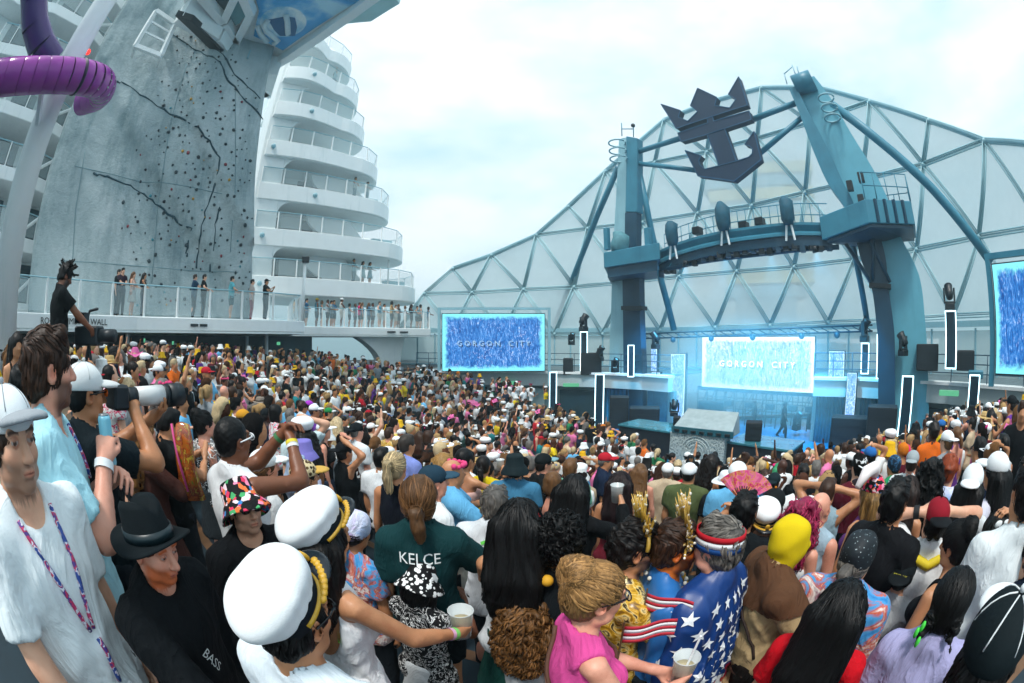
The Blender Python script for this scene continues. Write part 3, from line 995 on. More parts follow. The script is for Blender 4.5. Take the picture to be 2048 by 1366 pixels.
	# wedge platform
	q = [PS(1640, 452, -1.7), PS(1732, 408, -2.0), PS(1828, 436, -1.2), PS(1826, 436, 1.2), PS(1700, 425, 1.0)]
	for p in q: p.z = 5.35
	q[0].z = 4.9; q[4].z = 5.2
	MB().prism([p - base for p in q], (0, 0, -.95)).build('platform', steel, root, bevel=.03)
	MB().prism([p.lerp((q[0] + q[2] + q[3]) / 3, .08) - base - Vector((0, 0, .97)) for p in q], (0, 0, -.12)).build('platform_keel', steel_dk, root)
	for t in (.2, .4, .6, .8):
		p = q[1].lerp(q[2], t); MB().bar(p - SN * .02 - base, p - SN * .02 - base - Vector((0, 0, .92)), .12).build('platform_rib', steel_dk, root)
	for a, b in zip(q[1:4], q[2:5]):
		for zz in (.55, 1.1):
			MB().tube([a - base + Vector((0, 0, zz)), b - base + Vector((0, 0, zz))], .025, 5).build('rail_bar', steel, root, True)
		for t in (0, .25, .5, .75):
			p = a.lerp(b, t) - base; MB().tube([p, p + Vector((0, 0, 1.1))], .025, 5).build('rail_post', steel, root, True)
	for (a, b) in (((1728, 460), (1780, 565)), ((1690, 485), (1745, 570)), ((1745, 455), (1745, 560))):
		MB().tube([PS(*a, off=-.6) - base, PS(*b, off=-.4) - base], .09, 7).build('knee_brace', steel_dk, root, True)
	for (px, py) in ((1722, 355), (1722, 400), (1700, 372)):
		MB().box(PS(px, py, -.7) - base, (.3, .3, .45), .6).build('cabinet', dark, root, bevel=.03)
towers()

def bridge():
	base = PS(1480, 480); root = empty('light_bridge', base)
	tag(root, 'curved teal lighting bridge spanning between the two stage towers', 'bridge')
	line = [(1316, 516), (1350, 500), (1400, 485), (1450, 474), (1500, 467), (1550, 461), (1600, 458), (1655, 459)]
	offs = [-.9, -1.3, -1.7, -1.95, -2.05, -2.0, -1.8, -1.5]
	top = [PS(x, y - 14, o) for (x, y), o in zip(line, offs)]
	bot = [PS(x, y + 12, o) for (x, y), o in zip(line, offs)]
	vs, fs = [], []
	n = len(line)
	for i in range(n):
		a, b = top[i], bot[i]
		m_ = a.lerp(b, .5)
		vs += [a, a.lerp(b, .2), m_ + SN * .15 - Vector((0, 0, .06)), a.lerp(b, .8), b, b + SN * .8, a + SN * .8]
	for i in range(n - 1):
		for k in range(7): fs.append((7 * i + k, 7 * i + (k + 1) % 7, 7 * i + 7 + (k + 1) % 7, 7 * i + 7 + k))
	fs += [tuple(range(7)), tuple(reversed(range(7 * n - 7, 7 * n)))]
	local(MB().add(vs, fs).build('main_beam', steel, root), base)
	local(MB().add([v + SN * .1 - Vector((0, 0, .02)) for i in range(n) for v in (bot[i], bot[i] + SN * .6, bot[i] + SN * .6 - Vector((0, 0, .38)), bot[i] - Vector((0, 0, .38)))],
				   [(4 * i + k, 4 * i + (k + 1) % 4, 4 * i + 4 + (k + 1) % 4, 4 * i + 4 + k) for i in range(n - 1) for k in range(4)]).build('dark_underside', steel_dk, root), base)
	# truss underneath
	tl = [PS(x, y, -1.2) for x, y in ((1335, 538), (1400, 524), (1470, 514), (1540, 506), (1610, 498), (1678, 494))]
	MB().tube([p - base for p in tl], .11, 8).build('truss_pipe', steel_dk, root, True)
	up = [p + Vector((0, 0, .45)) + SN * .2 for p in tl]
	MB().tube([p - base for p in up], .05, 6).build('truss_pipe', steel, root, True)
	for a, b, c in zip(tl, tl[1:], up):
		for t in (0, .33, .66):
			MB().tube([a.lerp(b, t) - base, a.lerp(b, t + .16) + Vector((0, 0, .45)) + SN * .2 - base, a.lerp(b, t + .33) - base], .025, 5).build('truss_lacing', steel, root, True)
	rr = random.Random(5)
	for i in range(22):
		t = i / 21 * (n - 1.01); k = int(t)
		p = bot[k].lerp(bot[k + 1], t - k) + SN * .3 - Vector((0, 0, .4 + .12 * rr.random()))
		MB().box(p - base, (.18 + .22 * rr.random(), .25, .2 + .2 * rr.random()), .6 + .5 * rr.random()).build('hung_fixture', dark if i % 3 else steel_dk, root, bevel=.02)
	# walkway railing
	for zz in (.5, 1.0):
		MB().tube([p + SN * .7 + Vector((0, 0, zz)) - base for p in top], .025, 5).build('rail_bar', steel, root, True)
	for i in range(n - 1):
		for t in (0, .33, .66):
			p = top[i].lerp(top[i + 1], t) + SN * .7 - base; MB().tube([p, p + Vector((0, 0, 1.0))], .02, 5).build('rail_post', steel, root, True)
	for (px, py) in ((1395, 462), (1520, 444), (1488, 452)):
		MB().box(PS(px, py, -1.4) - base, (.45, .4, .35), .6).build('cable_box', dark, root, bevel=.03)
	# canvas-covered searchlights standing on the bridge
	tarp = paint('dark_tarp', '#17566c', .7, var=.35, scale=3)
	for (px, py, s, lb) in ((1345, 470, 1.0, 'canvas-covered searchlight nearest the left end of the bridge'), (1448, 440, 1.12, 'canvas-covered searchlight with a pointed top in the middle of the bridge'), (1577, 428, 1.0, 'canvas-covered searchlight near the right end of the bridge')):
		p = PS(px, py + 18, -2.1)
		r_ = empty('searchlight', p)
		tag(r_, lb, 'searchlight', 'covered searchlights on the bridge')
		sd = 3 if s > 1.05 else 10
		o = MB().lathe([(0, -.1), (.22 * s, -.08), (.30 * s, .2), (.33 * s, .6), (.30 * s, .95), (.12 * s, 1.12 + (.12 if s > 1.05 else 0)), (0, 1.14 + (.16 if s > 1.05 else 0))], 9).build('canvas_cover', tarp, r_, True)
		for v in o.data.vertices: v.co += Vector((.05 * math.sin(v.co.z * 9 + v.co.y * 5), .05 * math.sin(v.co.z * 7), 0))
		for dx in (-.2, .2):
			MB().bar(Vector((0, 0, -.05)) + SU * dx * .5, SU * dx + Vector((0, 0, -.72)), .07).build('leg', white, r_)
bridge()

def big_struts():
	base = PS(1300, 400)
	root = empty('stay_tubes', base)
	tag(root, 'long round steel stays bracing the towers back to the dome', 'stays')
	def t(pts, r, offs):
		MB().tube([PS(x, y, o) - base for (x, y), o in zip(pts, offs)], r, 12).build('stay_tube', steel, root, True)
	t([(1236, 335), (1195, 430), (1150, 545), (1108, 655)], .19, [.3, 1.2, 2.2, 3.0])
	t([(1276, 335), (1298, 440), (1322, 560), (1348, 660)], .19, [.3, .9, 1.8, 2.6])
	t([(1664, 210), (1750, 275), (1862, 375), (1930, 455), (1982, 525)], .24, [.2, .4, .6, .8, 1.0])
	t([(1700, 470), (1720, 560), (1735, 650)], .16, [.8, 1.4, 2.0])
	t([(1275, 304), (1390, 268)], .16, [.2, -.3]); t([(1275, 327), (1400, 342)], .14, [.2, -.3])
	t([(1490, 245), (1600, 203)], .16, [-.3, .2]); t([(1510, 315), (1612, 228)], .14, [-.3, .2])
big_struts()

def emblem():
	def Z(p): return (1180 + p[0] / 3.415, 120 + p[1] / 3.415)
	OFF = -.9
	base = PS(*Z((850, 470)), OFF)
	navy = paint('emblem_blue', '#042a48', .6, var=.12)
	root = empty('crown_anchor_emblem', base)
	tag(root, 'huge dark blue crown and anchor emblem hanging above the stage bridge', 'emblem')
	crown = [(485, 302), (617, 345), (603, 390), (668, 418), (735, 352), (686, 312), (735, 193), (865, 255), (852, 312), (955, 328), (998, 268), (945, 235), (1015, 115), (1075, 308), (835, 385), (590, 468)]
	bar = [(600, 500), (806, 430), (800, 398), (836, 386), (845, 418), (1086, 348), (1102, 406), (920, 468), (800, 508), (622, 558)]
	shaft = [(800, 509), (920, 469), (998, 690), (880, 722)]
	anchor = [(650, 618), (760, 655), (742, 685), (752, 720), (785, 746), (878, 723), (999, 691), (1085, 664), (1108, 640), (1110, 608), (1092, 588), (1058, 578), (1120, 488), (1168, 680), (985, 826), (738, 793)]
	rimm = paint('emblem_edge', '#0f4a6e', .5)
	for nm, pl in (('crown', crown), ('crossbar', bar), ('shaft', shaft), ('anchor_flukes', anchor)):
		pts = [PS(*Z(p), OFF) - base for p in pl]
		o = MB().prism(pts, SN * .45).build(nm, navy, root)
		rim = MB()
		for a, b in zip(pts, pts[1:] + pts[:1]): rim.bar(a - SN * .0, b - SN * .0, .05, .05)
		rim.build('edge_trim', rimm, o)
emblem()

# ================================================================ stage wings: curved walls, decks, railings
WL = [(-6.0, 26.0), (-4.4, 25.7), (-.7, 25.5), (2.2, 24.9), (4.9, 23.7), (7.0, 22.0), (8.0, 20.6)]
WR = [(13.2, 14.9), (14.6, 13.6), (15.9, 11.4), (16.7, 8.9), (17.2, 5.0), (17.5, 1.0)]
def wing(path, z, nm, lab, doors):
	base = Vector((path[2][0], path[2][1], FLOOR))
	root = empty(nm, base); tag(root, lab, 'stage wall')
	pts = [Vector((x, y, 0)) for x, y in path]
	outs = []
	for i, p in enumerate(pts):
		d = (pts[min(i + 1, len(pts) - 1)] - pts[max(0, i - 1)]).normalized()
		o = Vector((-d.y, d.x, 0)); outs.append(o if o.dot(p) > 0 else -o)
	def skin(name, z0, z1, back0, mat, thick=.3):
		vs, fs = [], []
		for p, o in zip(pts, outs):
			for (b_, zz) in ((back0, z0), (back0, z1), (back0 + thick, z1), (back0 + thick, z0)):
				q = p + o * b_; vs.append(Vector((q.x, q.y, zz)) - base)
		for i in range(len(pts) - 1):
			for k in range(4): fs.append((4 * i + k, 4 * i + 4 + k, 4 * i + 4 + (k + 1) % 4, 4 * i + (k + 1) % 4))
		fs += [(0, 1, 2, 3), tuple(reversed(range(len(vs) - 4, len(vs))))]
		return MB().add(vs, fs).build(name, mat, root)
	cream = paint('cream_wall', '#b9c6c7', .5, var=.08, dirt='#9fb2b5')
	skin('fascia', z - .85, z - .12, 0, cream, .4)
	skin('ledge', z - .12, z, -.12, white, .7)
	skin('lower_wall', FLOOR, z - .85, .55, paint('lower_wall_teal', '#7d979c', .6, var=.15), .3)
	skin('deck', z - .05, z - .01, .4, deckgrey, 5.5)
	# curtains and dark doorways along the lower wall
	cur = paint('stage_curtain', '#1c6d8e', .6, var=.4, scale=2)
	for (i, t0, t1, kind) in doors:
		a, b = pts[i].lerp(pts[i + 1], t0) + outs[i] * .35, pts[i].lerp(pts[i + 1], t1) + outs[i] * .35
		h = z - .9 - FLOOR
		if kind == 'curtain':
			vs, fs, k = [], [], 26
			for j in range(k + 1):
				q = a.lerp(b, j / k) + outs[i] * (.09 * math.sin(j * 2.1))
				vs += [Vector((q.x, q.y, FLOOR)) - base, Vector((q.x, q.y, FLOOR + h)) - base, Vector((q.x, q.y, FLOOR + h)) - base + outs[i] * .03, Vector((q.x, q.y, FLOOR)) - base + outs[i] * .03]
			fs = [(4 * j + m_, 4 * j + (m_ + 1) % 4, 4 * j + 4 + (m_ + 1) % 4, 4 * j + 4 + m_) for j in range(k) for m_ in range(4)]
			MB().add(vs, fs).build('curtain', cur, root)
		else:
			m_ = tealdark if kind == 'dark' else paint('door_panel', '#8aa3a7', .5)
			o = MB().bar(Vector((a.x, a.y, FLOOR + h * .46)) - base, Vector((b.x, b.y, FLOOR + h * .46)) - base, .12, h * .9).build('doorway', m_, root)
	# railing bars
	for zz in (.35, .7, 1.05):
		MB().tube([Vector((p.x, p.y, z + zz)) + o * .15 - base for p, o in zip(pts, outs)], .022, 5).build('rail_bar', steel_dk, root, True)
	for i in range(len(pts) - 1):
		for t in (0, .5):
			q = pts[i].lerp(pts[i + 1], t) + outs[i] * .15
			MB().tube([Vector((q.x, q.y, z)) - base, Vector((q.x, q.y, z + 1.05)) - base], .025, 5).build('rail_post', steel_dk, root, True)
	return root, base
ZL, ZR = -1.75, -1.55
rl, bl = wing(WL, ZL, 'stage_wing', 'curved pale wall with a railed deck on the left of the stage', [(3, .2, .9, 'dark'), (4, .1, .95, 'curtain'), (2, .5, .9, 'panel'), (5, .1, .9, 'curtain')])
rw, br_ = wing(WR, ZR, 'stage_wing', 'curved pale wall with a railed deck on the right of the stage', [(0, .1, .9, 'curtain'), (1, .2, .9, 'curtain'), (2, .05, .45, 'dark'), (2, .5, .95, 'dark'), (3, .1, .4, 'panel'), (3, .45, .75, 'panel')])
def exitsign(px, py, d, root, base):
	p = P(px, py, d) - base
	MB().box(p, (.9, .08, .2), -math.atan2(p.x + base.x, p.y + base.y)).build('exit_sign', GREENEXIT, root, bevel=.02)
exitsign(1142, 770, 23.6, rl, bl); exitsign(1018, 766, 25.2, rl, bl); exitsign(1898, 786, 16.6, rw, br_)

# ================================================================ screens
def screen_mat(name, hues, strength, frost_c, ratio, sc=1.0, fw=1.0):
	m, n, l, bs = newmat(name)
	tc = n.new('ShaderNodeTexCoord')
	mp = n.new('ShaderNodeMapping'); mp.inputs['Rotation'].default_value = (0, R(-34), 0); mp.inputs['Scale'].default_value = (4.2 * sc, 1, 1.0 * sc)
	l.new(tc.outputs['Object'], mp.inputs['Vector'])
	a = noise(n, l, mp.outputs[0], 1.3, 10, .8); a.inputs['Distortion'].default_value = 2.4
	r = ramp(n, [(0.38, hues[0]), (0.50, hues[1]), (0.57, hues[2]), (0.64, hues[3])])
	l.new(a.outputs['Fac'], r.inputs['Fac'])
	m2 = n.new('ShaderNodeMapping'); m2.inputs['Rotation'].default_value = (0, R(30), 0); m2.inputs['Scale'].default_value = (3.0 * sc, 1, 1.4 * sc)
	l.new(tc.outputs['Object'], m2.inputs['Vector'])
	v = n.new('ShaderNodeTexVoronoi'); v.inputs['Scale'].default_value = 4.5; v.inputs['Randomness'].default_value = 1
	l.new(m2.outputs[0], v.inputs['Vector'])
	rv = ramp(n, [(0.08, (.95, .95, .95)), (0.34, (0, 0, 0))]); l.new(v.outputs['Distance'], rv.inputs['Fac'])
	b = noise(n, l, tc.outputs['Object'], .9, 3); rb_ = ramp(n, [(.42, (0, 0, 0)), (.62, (1, 1, 1))]); l.new(b.outputs['Fac'], rb_.inputs['Fac'])
	c = mixc(n, l, mixc(n, l, 1.0, rv.outputs[0], rb_.outputs[0], 'MULTIPLY'), r.outputs[0], hues[3])
	# distance from the picture's edge
	sp = n.new('ShaderNodeSeparateXYZ'); l.new(tc.outputs['Generated'], sp.inputs[0])
	def mth(op, x, y=None):
		q = n.new('ShaderNodeMath'); q.operation = op
		for k, val in enumerate((x, y)):
			if val is None: continue
			if hasattr(val, 'is_linked'): l.new(val, q.inputs[k])
			else: q.inputs[k].default_value = val
		return q.outputs[0]
	ex = mth('MULTIPLY', mth('SUBTRACT', .5, mth('ABSOLUTE', mth('SUBTRACT', sp.outputs['X'], .5))), ratio)
	ez = mth('SUBTRACT', .5, mth('ABSOLUTE', mth('SUBTRACT', sp.outputs['Z'], .5)))
	e = mth('MINIMUM', mth('MINIMUM', ex, ez), mth('MULTIPLY', mth('ADD', ex, ez), .42))
	f = noise(n, l, tc.outputs['Object'], 3.2, 8, .75)
	e = mth('SUBTRACT', e, mth('MULTIPLY', mth('SUBTRACT', f.outputs['Fac'], .5), .22 * fw))
	re = ramp(n, [(0.0, (1, 1, 1)), (0.045 * fw, (.9, .9, .9)), (0.10 * fw, (0, 0, 0))]); l.new(e, re.inputs['Fac'])
	c = mixc(n, l, re.outputs[0], c, frost_c)
	l.new(c, bs.inputs['Emission Color'])
	bs.inputs['Emission Strength'].default_value = strength
	bs.inputs['Base Color'].default_value = (.01, .02, .03, 1)
	bs.inputs['Roughness'].default_value = .35
	return m
scr_blue = screen_mat('screen_blue', ['#032f78', '#1268b8', '#4f92d8', '#ccd4fa'], .68, '#7fe4f2', 1.85)
scr_bright = screen_mat('screen_bright', ['#2a56c0', '#7f9ae6', '#d0d0fa', '#ffffff'], 1.0, '#ddfbff', 2.2, 1.3)
scr_strip = screen_mat('screen_strip', ['#0f3f9a', '#4a86d8', '#b8d0fa', '#ffffff'], 1.0, '#d8f8ff', .25, 2.2, .08)
frost = emit('screen_frost', '#8fe6f2', .75)
frost2 = emit('screen_frost_bright', '#d8fbff', 1.05)
def screen(name, label, px, d_or_off, mat, fr, text=None, textcol=None, plane=True, tsize=.4, grp=None, rim=True):
	(x0, y0), (x1, y1), (x2, y2), (x3, y3) = px                # tl, tr, br, bl
	f = (lambda x, y: PS(x, y, d_or_off)) if plane else (lambda x, y: P(x, y, d_or_off))
	tl, tr, br, bl_ = f(x0, y0), f(x1, y1), f(x2, y2), f(x3, y3)
	u = tr - tl; u.z = 0; wdt = u.length; u.normalize()
	zt, zb = (tl.z + tr.z) / 2, (br.z + bl_.z) / 2
	n = Vector((u.y, -u.x, 0))
	if n.dot(tl) > 0: n = -n
	c = Vector(((tl.x + br.x) / 2, (tl.y + br.y) / 2, (zt + zb) / 2)); h = zt - zb
	root = empty(name, c, math.atan2(u.y, u.x))
	tag(root, label, 'screen', grp)
	MB().box((0, .14, 0), (wdt + .1, .22, h + .1)).build('housing', dark, root, bevel=.02)
	MB().box((0, .0, 0), (wdt, .04, h)).build('display', mat, root)
	if text:
		M = Matrix.Translation((0, -.035, -.02 * h)) @ Matrix.Rotation(R(90), 4, 'X')
		text_obj(text, tsize, M, textcol, root, .006, 1.0)
		M2 = Matrix.Translation((.07, -.028, -.02 * h - .09)) @ Matrix.Rotation(R(90), 4, 'X')
		text_obj(text, tsize, M2, emit('letter_shadow', '#0a2444', .12), root, .003, 1.0)
	return root, wdt, h
s1, w1, h1 = screen('led_screen', 'large blue LED screen reading GORGON CITY beside the ship balconies', [(884, 631), (1088, 625), (1090, 740), (885, 743)], 24.6, scr_blue, frost, 'G O R G O N    C I T Y', emit('screen_letters', '#9fc0d8', .6), False, .42)
fr = MB()
for x in (-w1 / 2 - .22, w1 / 2 + .3): fr.bar((x, .2, -h1 / 2 - .9), (x, .2, h1 / 2 + .35), .16)
fr.bar((-w1 / 2 - .3, .2, h1 / 2 + .32), (w1 / 2 + .38, .2, h1 / 2 + .32), .14)
fr.build('support_frame', steel_lt, s1)
screen('led_screen', 'bright frosted LED screen reading GORGON CITY at the centre of the stage', [(1404, 676), (1628, 672), (1628, 779), (1404, 779)], 3.0, scr_bright, frost2, 'G O R G O N    C I T Y', emit('screen_letters_white', '#ffffff', 1.6), True, .46)
s3, w3, h3 = screen('led_screen', 'blue LED screen cut off at the right edge of the picture', [(1990, 532), (2190, 505), (2190, 760), (1992, 742)], 14.6, scr_blue, frost, None, None, False)
fr = MB()
fr.bar((-w3 / 2 - .2, .2, -h3 / 2 - .4), (-w3 / 2 - .2, .2, h3 / 2 + .3), .2); fr.bar((-w3 / 2 - .3, .2, h3 / 2 + .28), (w3 / 2, .2, h3 / 2 + .28), .18)
fr.build('support_frame', steel, s3)
for (x0, x1, y0, y1, off, lb) in ((1341, 1368, 708, 838, 1.2, 'tall glittering LED strip left of the centre screen'), (1655, 1685, 703, 836, 1.2, 'tall glittering LED strip right of the centre screen'), (1303, 1318, 745, 812, .6, 'short LED strip beside the black stage boxes on the left'), (1692, 1710, 746, 838, .4, 'narrow LED strip just right of the tall glittering one'), (1303, 1313, 698, 742, 1.2, 'smallest LED strip beside the left tower foot')):
	screen('led_strip', lb, [(x0, y0), (x1, y0), (x1, y1), (x0, y1)], off, scr_strip, frost2, grp='LED strips on the stage', rim=False)

# ================================================================ black pillars outlined in light
def pillar(px0, px1, py0, py1, d, lb):
	c = P((px0 + px1) / 2, py1, d); w = (P(px1, py1, d) - P(px0, py1, d)).length; h = P((px0 + px1) / 2, py0, d).z - c.z
	root = empty('light_pillar', c, -math.atan2(c.x, c.y))
	tag(root, lb, 'light pillar', 'light-edged pillars around the stage')
	MB().box((0, .15, h / 2), (w, .3, h)).build('body', paint('pillar_panel', '#0a3345', .35, var=.2), root, bevel=.015)
	s = .042
	for (cx, cz, sx, sz) in ((-w / 2 + s / 2, h / 2, s, h), (w / 2 - s / 2, h / 2, s, h), (0, h - s / 2, w - 2 * s, s), (0, s / 2, w - 2 * s, s)):
		MB().box((cx, -.012, cz), (sx, .02, sz)).build('light_strip', LED, root)
	return root
for a in ((1098, 1113, 744, 830, 23.0, 'light-edged black pillar just right of the left screen'), (1188, 1206, 748, 860, 20.8, 'tall light-edged pillar standing in front of the left wing wall'),
		  (1255, 1268, 690, 754, 22.3, 'light-edged pillar against the left tower foot'), (1160, 1175, 663, 742, 24.5, 'light-edged pillar on the left deck topped by a lamp'),
		  (1721, 1737, 686, 748, 21.0, 'light-edged pillar on the right deck topped by a dark lamp'), (1752, 1770, 668, 758, 19.6, 'light-edged pillar against the right tower foot'),
		  (1792, 1815, 751, 885, 15.8, 'tallest light-edged pillar standing on the blue floor right of the stage boxes'), (1890, 1912, 621, 738, 17.6, 'light-edged pillar on the right deck beside a tall speaker'),
		  (1931, 1952, 749, 845, 16.2, 'light-edged pillar among the crowd under the right screen')):
	pillar(*a)

# ================================================================ moving-head lamps, speakers, boxes
def lamp_proto():
	root = empty('moving_head_lamp')
	MB().box((0, 0, .1), (.36, .30, .2)).build('base', dark, root, bevel=.02)
	y = MB(); y.box((-.2, 0, .42), (.06, .14, .46)); y.box((.2, 0, .42), (.06, .14, .46)); y.box((0, 0, .22), (.46, .16, .06))
	y.build('yoke', dark, root, bevel=.01)
	h = MB().lathe([(0, -.22), (.13, -.2), (.16, -.05), (.15, .12), (.17, .24), (.145, .25), (0, .235)], 14).build('lamp_head', dark, root, True)
	h.location = (0, 0, .52); h.rotation_euler = (R(35), 0, 0)
	ln = MB().lathe([(0, .243), (.14, .243), (.14, .236), (0, .236)], 14).build('lens', glassy('lamp_lens', '#6fb8d0', 1.0, .05), h)
	return root
lampp = lamp_proto()
def copytree(o, parent=None):
	c = o.copy(); COL.objects.link(c); c.parent = parent
	for ch in list(o.children): copytree(ch, c)
	return c
LMP = [(1167, 663, 24.4, 1.3, 'lamp on top of the pillar on the left deck'), (1200, 722, 24.0, 1.1, 'lamp on the black cabinets of the left deck'), (1311, 698, 22.6, 1.2, 'lamp right of the left tower foot'), (1729, 684, 20.8, 1.4, 'lamp on the pillar of the right deck nearest the centre'),
	   (1806, 712, 18.5, 1.2, 'lamp in front of the right tower shell'), (1900, 620, 17.4, 1.2, 'lamp topping the tall pillar on the right deck'), (1592, 860, 21.5, 1.2, 'floor lamp nearest the walking figure on stage'), (1623, 858, 21.5, 1.2, 'middle floor lamp at the back of the stage'),
	   (1651, 856, 21.5, 1.2, 'floor lamp beside the tall glittering strip'), (1348, 832, 20.0, 1.0, 'floor lamp beside the desk on stage'), (1230, 745, 22.8, 1.0, 'lamp on the left deck below the tower'), (1143, 690, 24.6, .9, 'lamp hung beside the left deck pillar')]
for i, (px, py, d, s, lb) in enumerate(LMP):
	o = lampp if i == 0 else copytree(lampp)
	p = P(px, py, d); o.location = p; o.scale = (s, s, s); o.rotation_euler = (0, 0, rnd.random() * 6)
	tag(o, 'black moving-head ' + lb, 'stage lamp', 'moving-head lamps')

def block(name, label, px0, px1, py0, py1, d, depth=.9, cat='speaker', mat=None, grille=True, rz=None):
	c = P((px0 + px1) / 2, py1, d); w = (P(px1, py1, d) - P(px0, py1, d)).length; h = P((px0 + px1) / 2, py0, d).z - c.z
	root = empty(name, c, -math.atan2(c.x, c.y) if rz is None else rz)
	tag(root, label, cat)
	MB().box((0, depth / 2, h / 2), (w, depth, h)).build('cabinet', mat or black, root, bevel=.03)
	if grille:
		MB().box((0, -.012, h / 2), (w * .9, .024, h * .92)).build('grille', paint('speaker_grille', '#0b1b24', .6, var=.3, scale=20), root)
		for z in (.3, .7): MB().box((0, -.03, h * z), (w * .9, .012, .02)).build('grille_bar', dark, root)
	return root
block('subwoofer_stack', 'tall black box at the left end of the stage', 1218, 1256, 795, 858, 20.6)
block('subwoofer_stack', 'low wide black box beside the tall one at the left of the stage', 1257, 1318, 817, 860, 20.2)
block('subwoofer_stack', 'low dark blue box right of the blue stage floor', 1657, 1731, 836, 893, 18.6)
block('subwoofer_stack', 'tall dark block beside the tallest light-edged pillar', 1727, 1786, 814, 897, 17.8)
block('line_speaker', 'tall black speaker on the right deck before the tower shell', 1832, 1876, 688, 742, 18.3)
block('line_speaker', 'ribbed dark speaker between the right deck pillar and the right screen', 1913, 1948, 701, 742, 17.6)
block('line_speaker', 'black cabinet under the lamp on the left deck', 1161, 1203, 706, 750, 24.2)
block('line_speaker', 'grey slatted speaker stack right of the left screen', 1126, 1146, 717, 750, 24.6)
block('monitor_speaker', 'black monitor box on the right stage platform', 1489, 1522, 846, 882, 14.9, .6)
block('monitor_speaker', 'black monitor box at the left of the glass desk', 1345, 1360, 835, 862, 15.9, .5)
block('drum_riser_box', 'black box on the stage floor under the centre screen', 1395, 1446, 805, 834, 22.5, .8, 'box')
block('equipment_case', 'pale equipment case on the right deck under the speaker', 1936, 1966, 742, 758, 17.0, .6, 'case', steel, False)

# ================================================================ desk and stage platforms
def table(label, a, b, z, dep, mat_top, skirts, extra=None):
	"""a skirted platform with glossy top; a, b are plan points of the front edge"""
	a, b = Vector((a[0], a[1], 0)), Vector((b[0], b[1], 0))
	u = (b - a).normalized(); w = (b - a).length
	n = Vector((-u.y, u.x, 0));  n = n if n.dot(a) > 0 else -n
	c = (a + b) / 2
	root = empty('stage_platform', (c.x, c.y, FLOOR), math.atan2(u.y, u.x))
	tag(root, label, 'platform')
	h = z - FLOOR
	MB().box((0, dep / 2, h - .04), (w, dep, .08)).build('top', mat_top, root, bevel=.01)
	MB().box((0, dep / 2, (h - .1) / 2), (w - .1, dep - .1, h - .1)).build('skirt', skirts, root)
	for x in (-w / 2 + .06, w / 2 - .06): MB().box((x, .05, h / 2 - .05), (.05, .05, h - .1)).build('leg', dark, root)
	return root, w, h
topm = paint('platform_top', '#3c7f8d', .12, var=.35, scale=2.5)
skirtm = paint('platform_skirt', '#081522', .8, var=.3)
pl0, pl1 = P(1235, 866, 17.6), P(1342, 880, 16.2)
table('black skirted platform left of the desk', pl0, pl1, -3.42, 1.6, topm, skirtm)
pr0, pr1 = P(1449, 905, 14.9), P(1583, 905, 13.9)
table('black skirted platform right of the desk with a monitor on it', pr0, pr1, -3.42, 1.6, topm, skirtm)
def desk():
	a, b = P(1338, 900, 15.4), P(1448, 900, 14.6); a.z = b.z = 0
	u = (b - a).normalized(); w = (b - a).length; c = (a + b) / 2
	root = empty('dj_desk', (c.x, c.y, FLOOR), math.atan2(u.y, u.x))
	tag(root, 'silver embossed desk with a round emblem and a glass top at the stage centre', 'desk')
	m, n, l, bs = newmat('embossed_silver')
	co = coords(n, l); v = n.new('ShaderNodeTexVoronoi'); v.inputs['Scale'].default_value = 16; l.new(co, v.inputs['Vector'])
	r = ramp(n, [(0.1, '#5f7276'), (0.55, '#b5c2c2')]); l.new(v.outputs['Distance'], r.inputs['Fac']); l.new(r.outputs[0], bs.inputs['Base Color'])
	bs.inputs['Roughness'].default_value = .45; bump(n, l, bs, v.outputs['Distance'], .8, .03)
	h = 1.35
	MB().box((0, .35, h / 2), (w, .7, h)).build('front_panel', m, root, bevel=.02)
	sv = paint('silver_relief', '#aebcbd', .4)
	for rr_ in (.28, .40, .46, .58):
		MB().tube([(rr_ * math.cos(k * .2618), -.01, h * .52 + rr_ * math.sin(k * .2618)) for k in range(25)], .022, 6).build('relief_ring', sv, root, True)
	for k in range(3):
		a0, a1 = R(90 + 120 * k), R(210 + 120 * k)
		MB().bar((.38 * math.cos(a0), -.01, h * .52 + .38 * math.sin(a0)), (.38 * math.cos(a1), -.01, h * .52 + .38 * math.sin(a1)), .04).build('relief_star', sv, root)
	# equipment case with sloping lid
	x0, x1 = -w * .44, w * .62
	MB().add([(x0, .0, h + .02), (x1, .0, h + .02), (x1, 1.0, h + .02), (x0, 1.0, h + .02), (x0, .0, h + .22), (x1, .0, h + .22), (x1 - .1, 1.0, h + .75), (x0 + .12, 1.0, h + .75)],
			 [(0, 1, 2, 3), (4, 5, 6, 7), (0, 1, 5, 4), (1, 2, 6, 5), (2, 3, 7, 6), (3, 0, 4, 7)]).build('sloping_lid', paint('lid_silver', '#9fb0b4', .25, var=.2, scale=3), root, bevel=.01)
	MB().box(((x0 + x1) / 2, -.03, h + .12), (x1 - x0 + .1, .06, .24)).build('glass_front', glassy('desk_glass', '#2f6674', .85), root, bevel=.01)
	for i in range(7):
		MB().box((x0 + (x1 - x0) * (i + .5) / 7, -.07, h + .1), (.2, .03, .1)).build('mixer_unit', dark, root, bevel=.01)
desk()

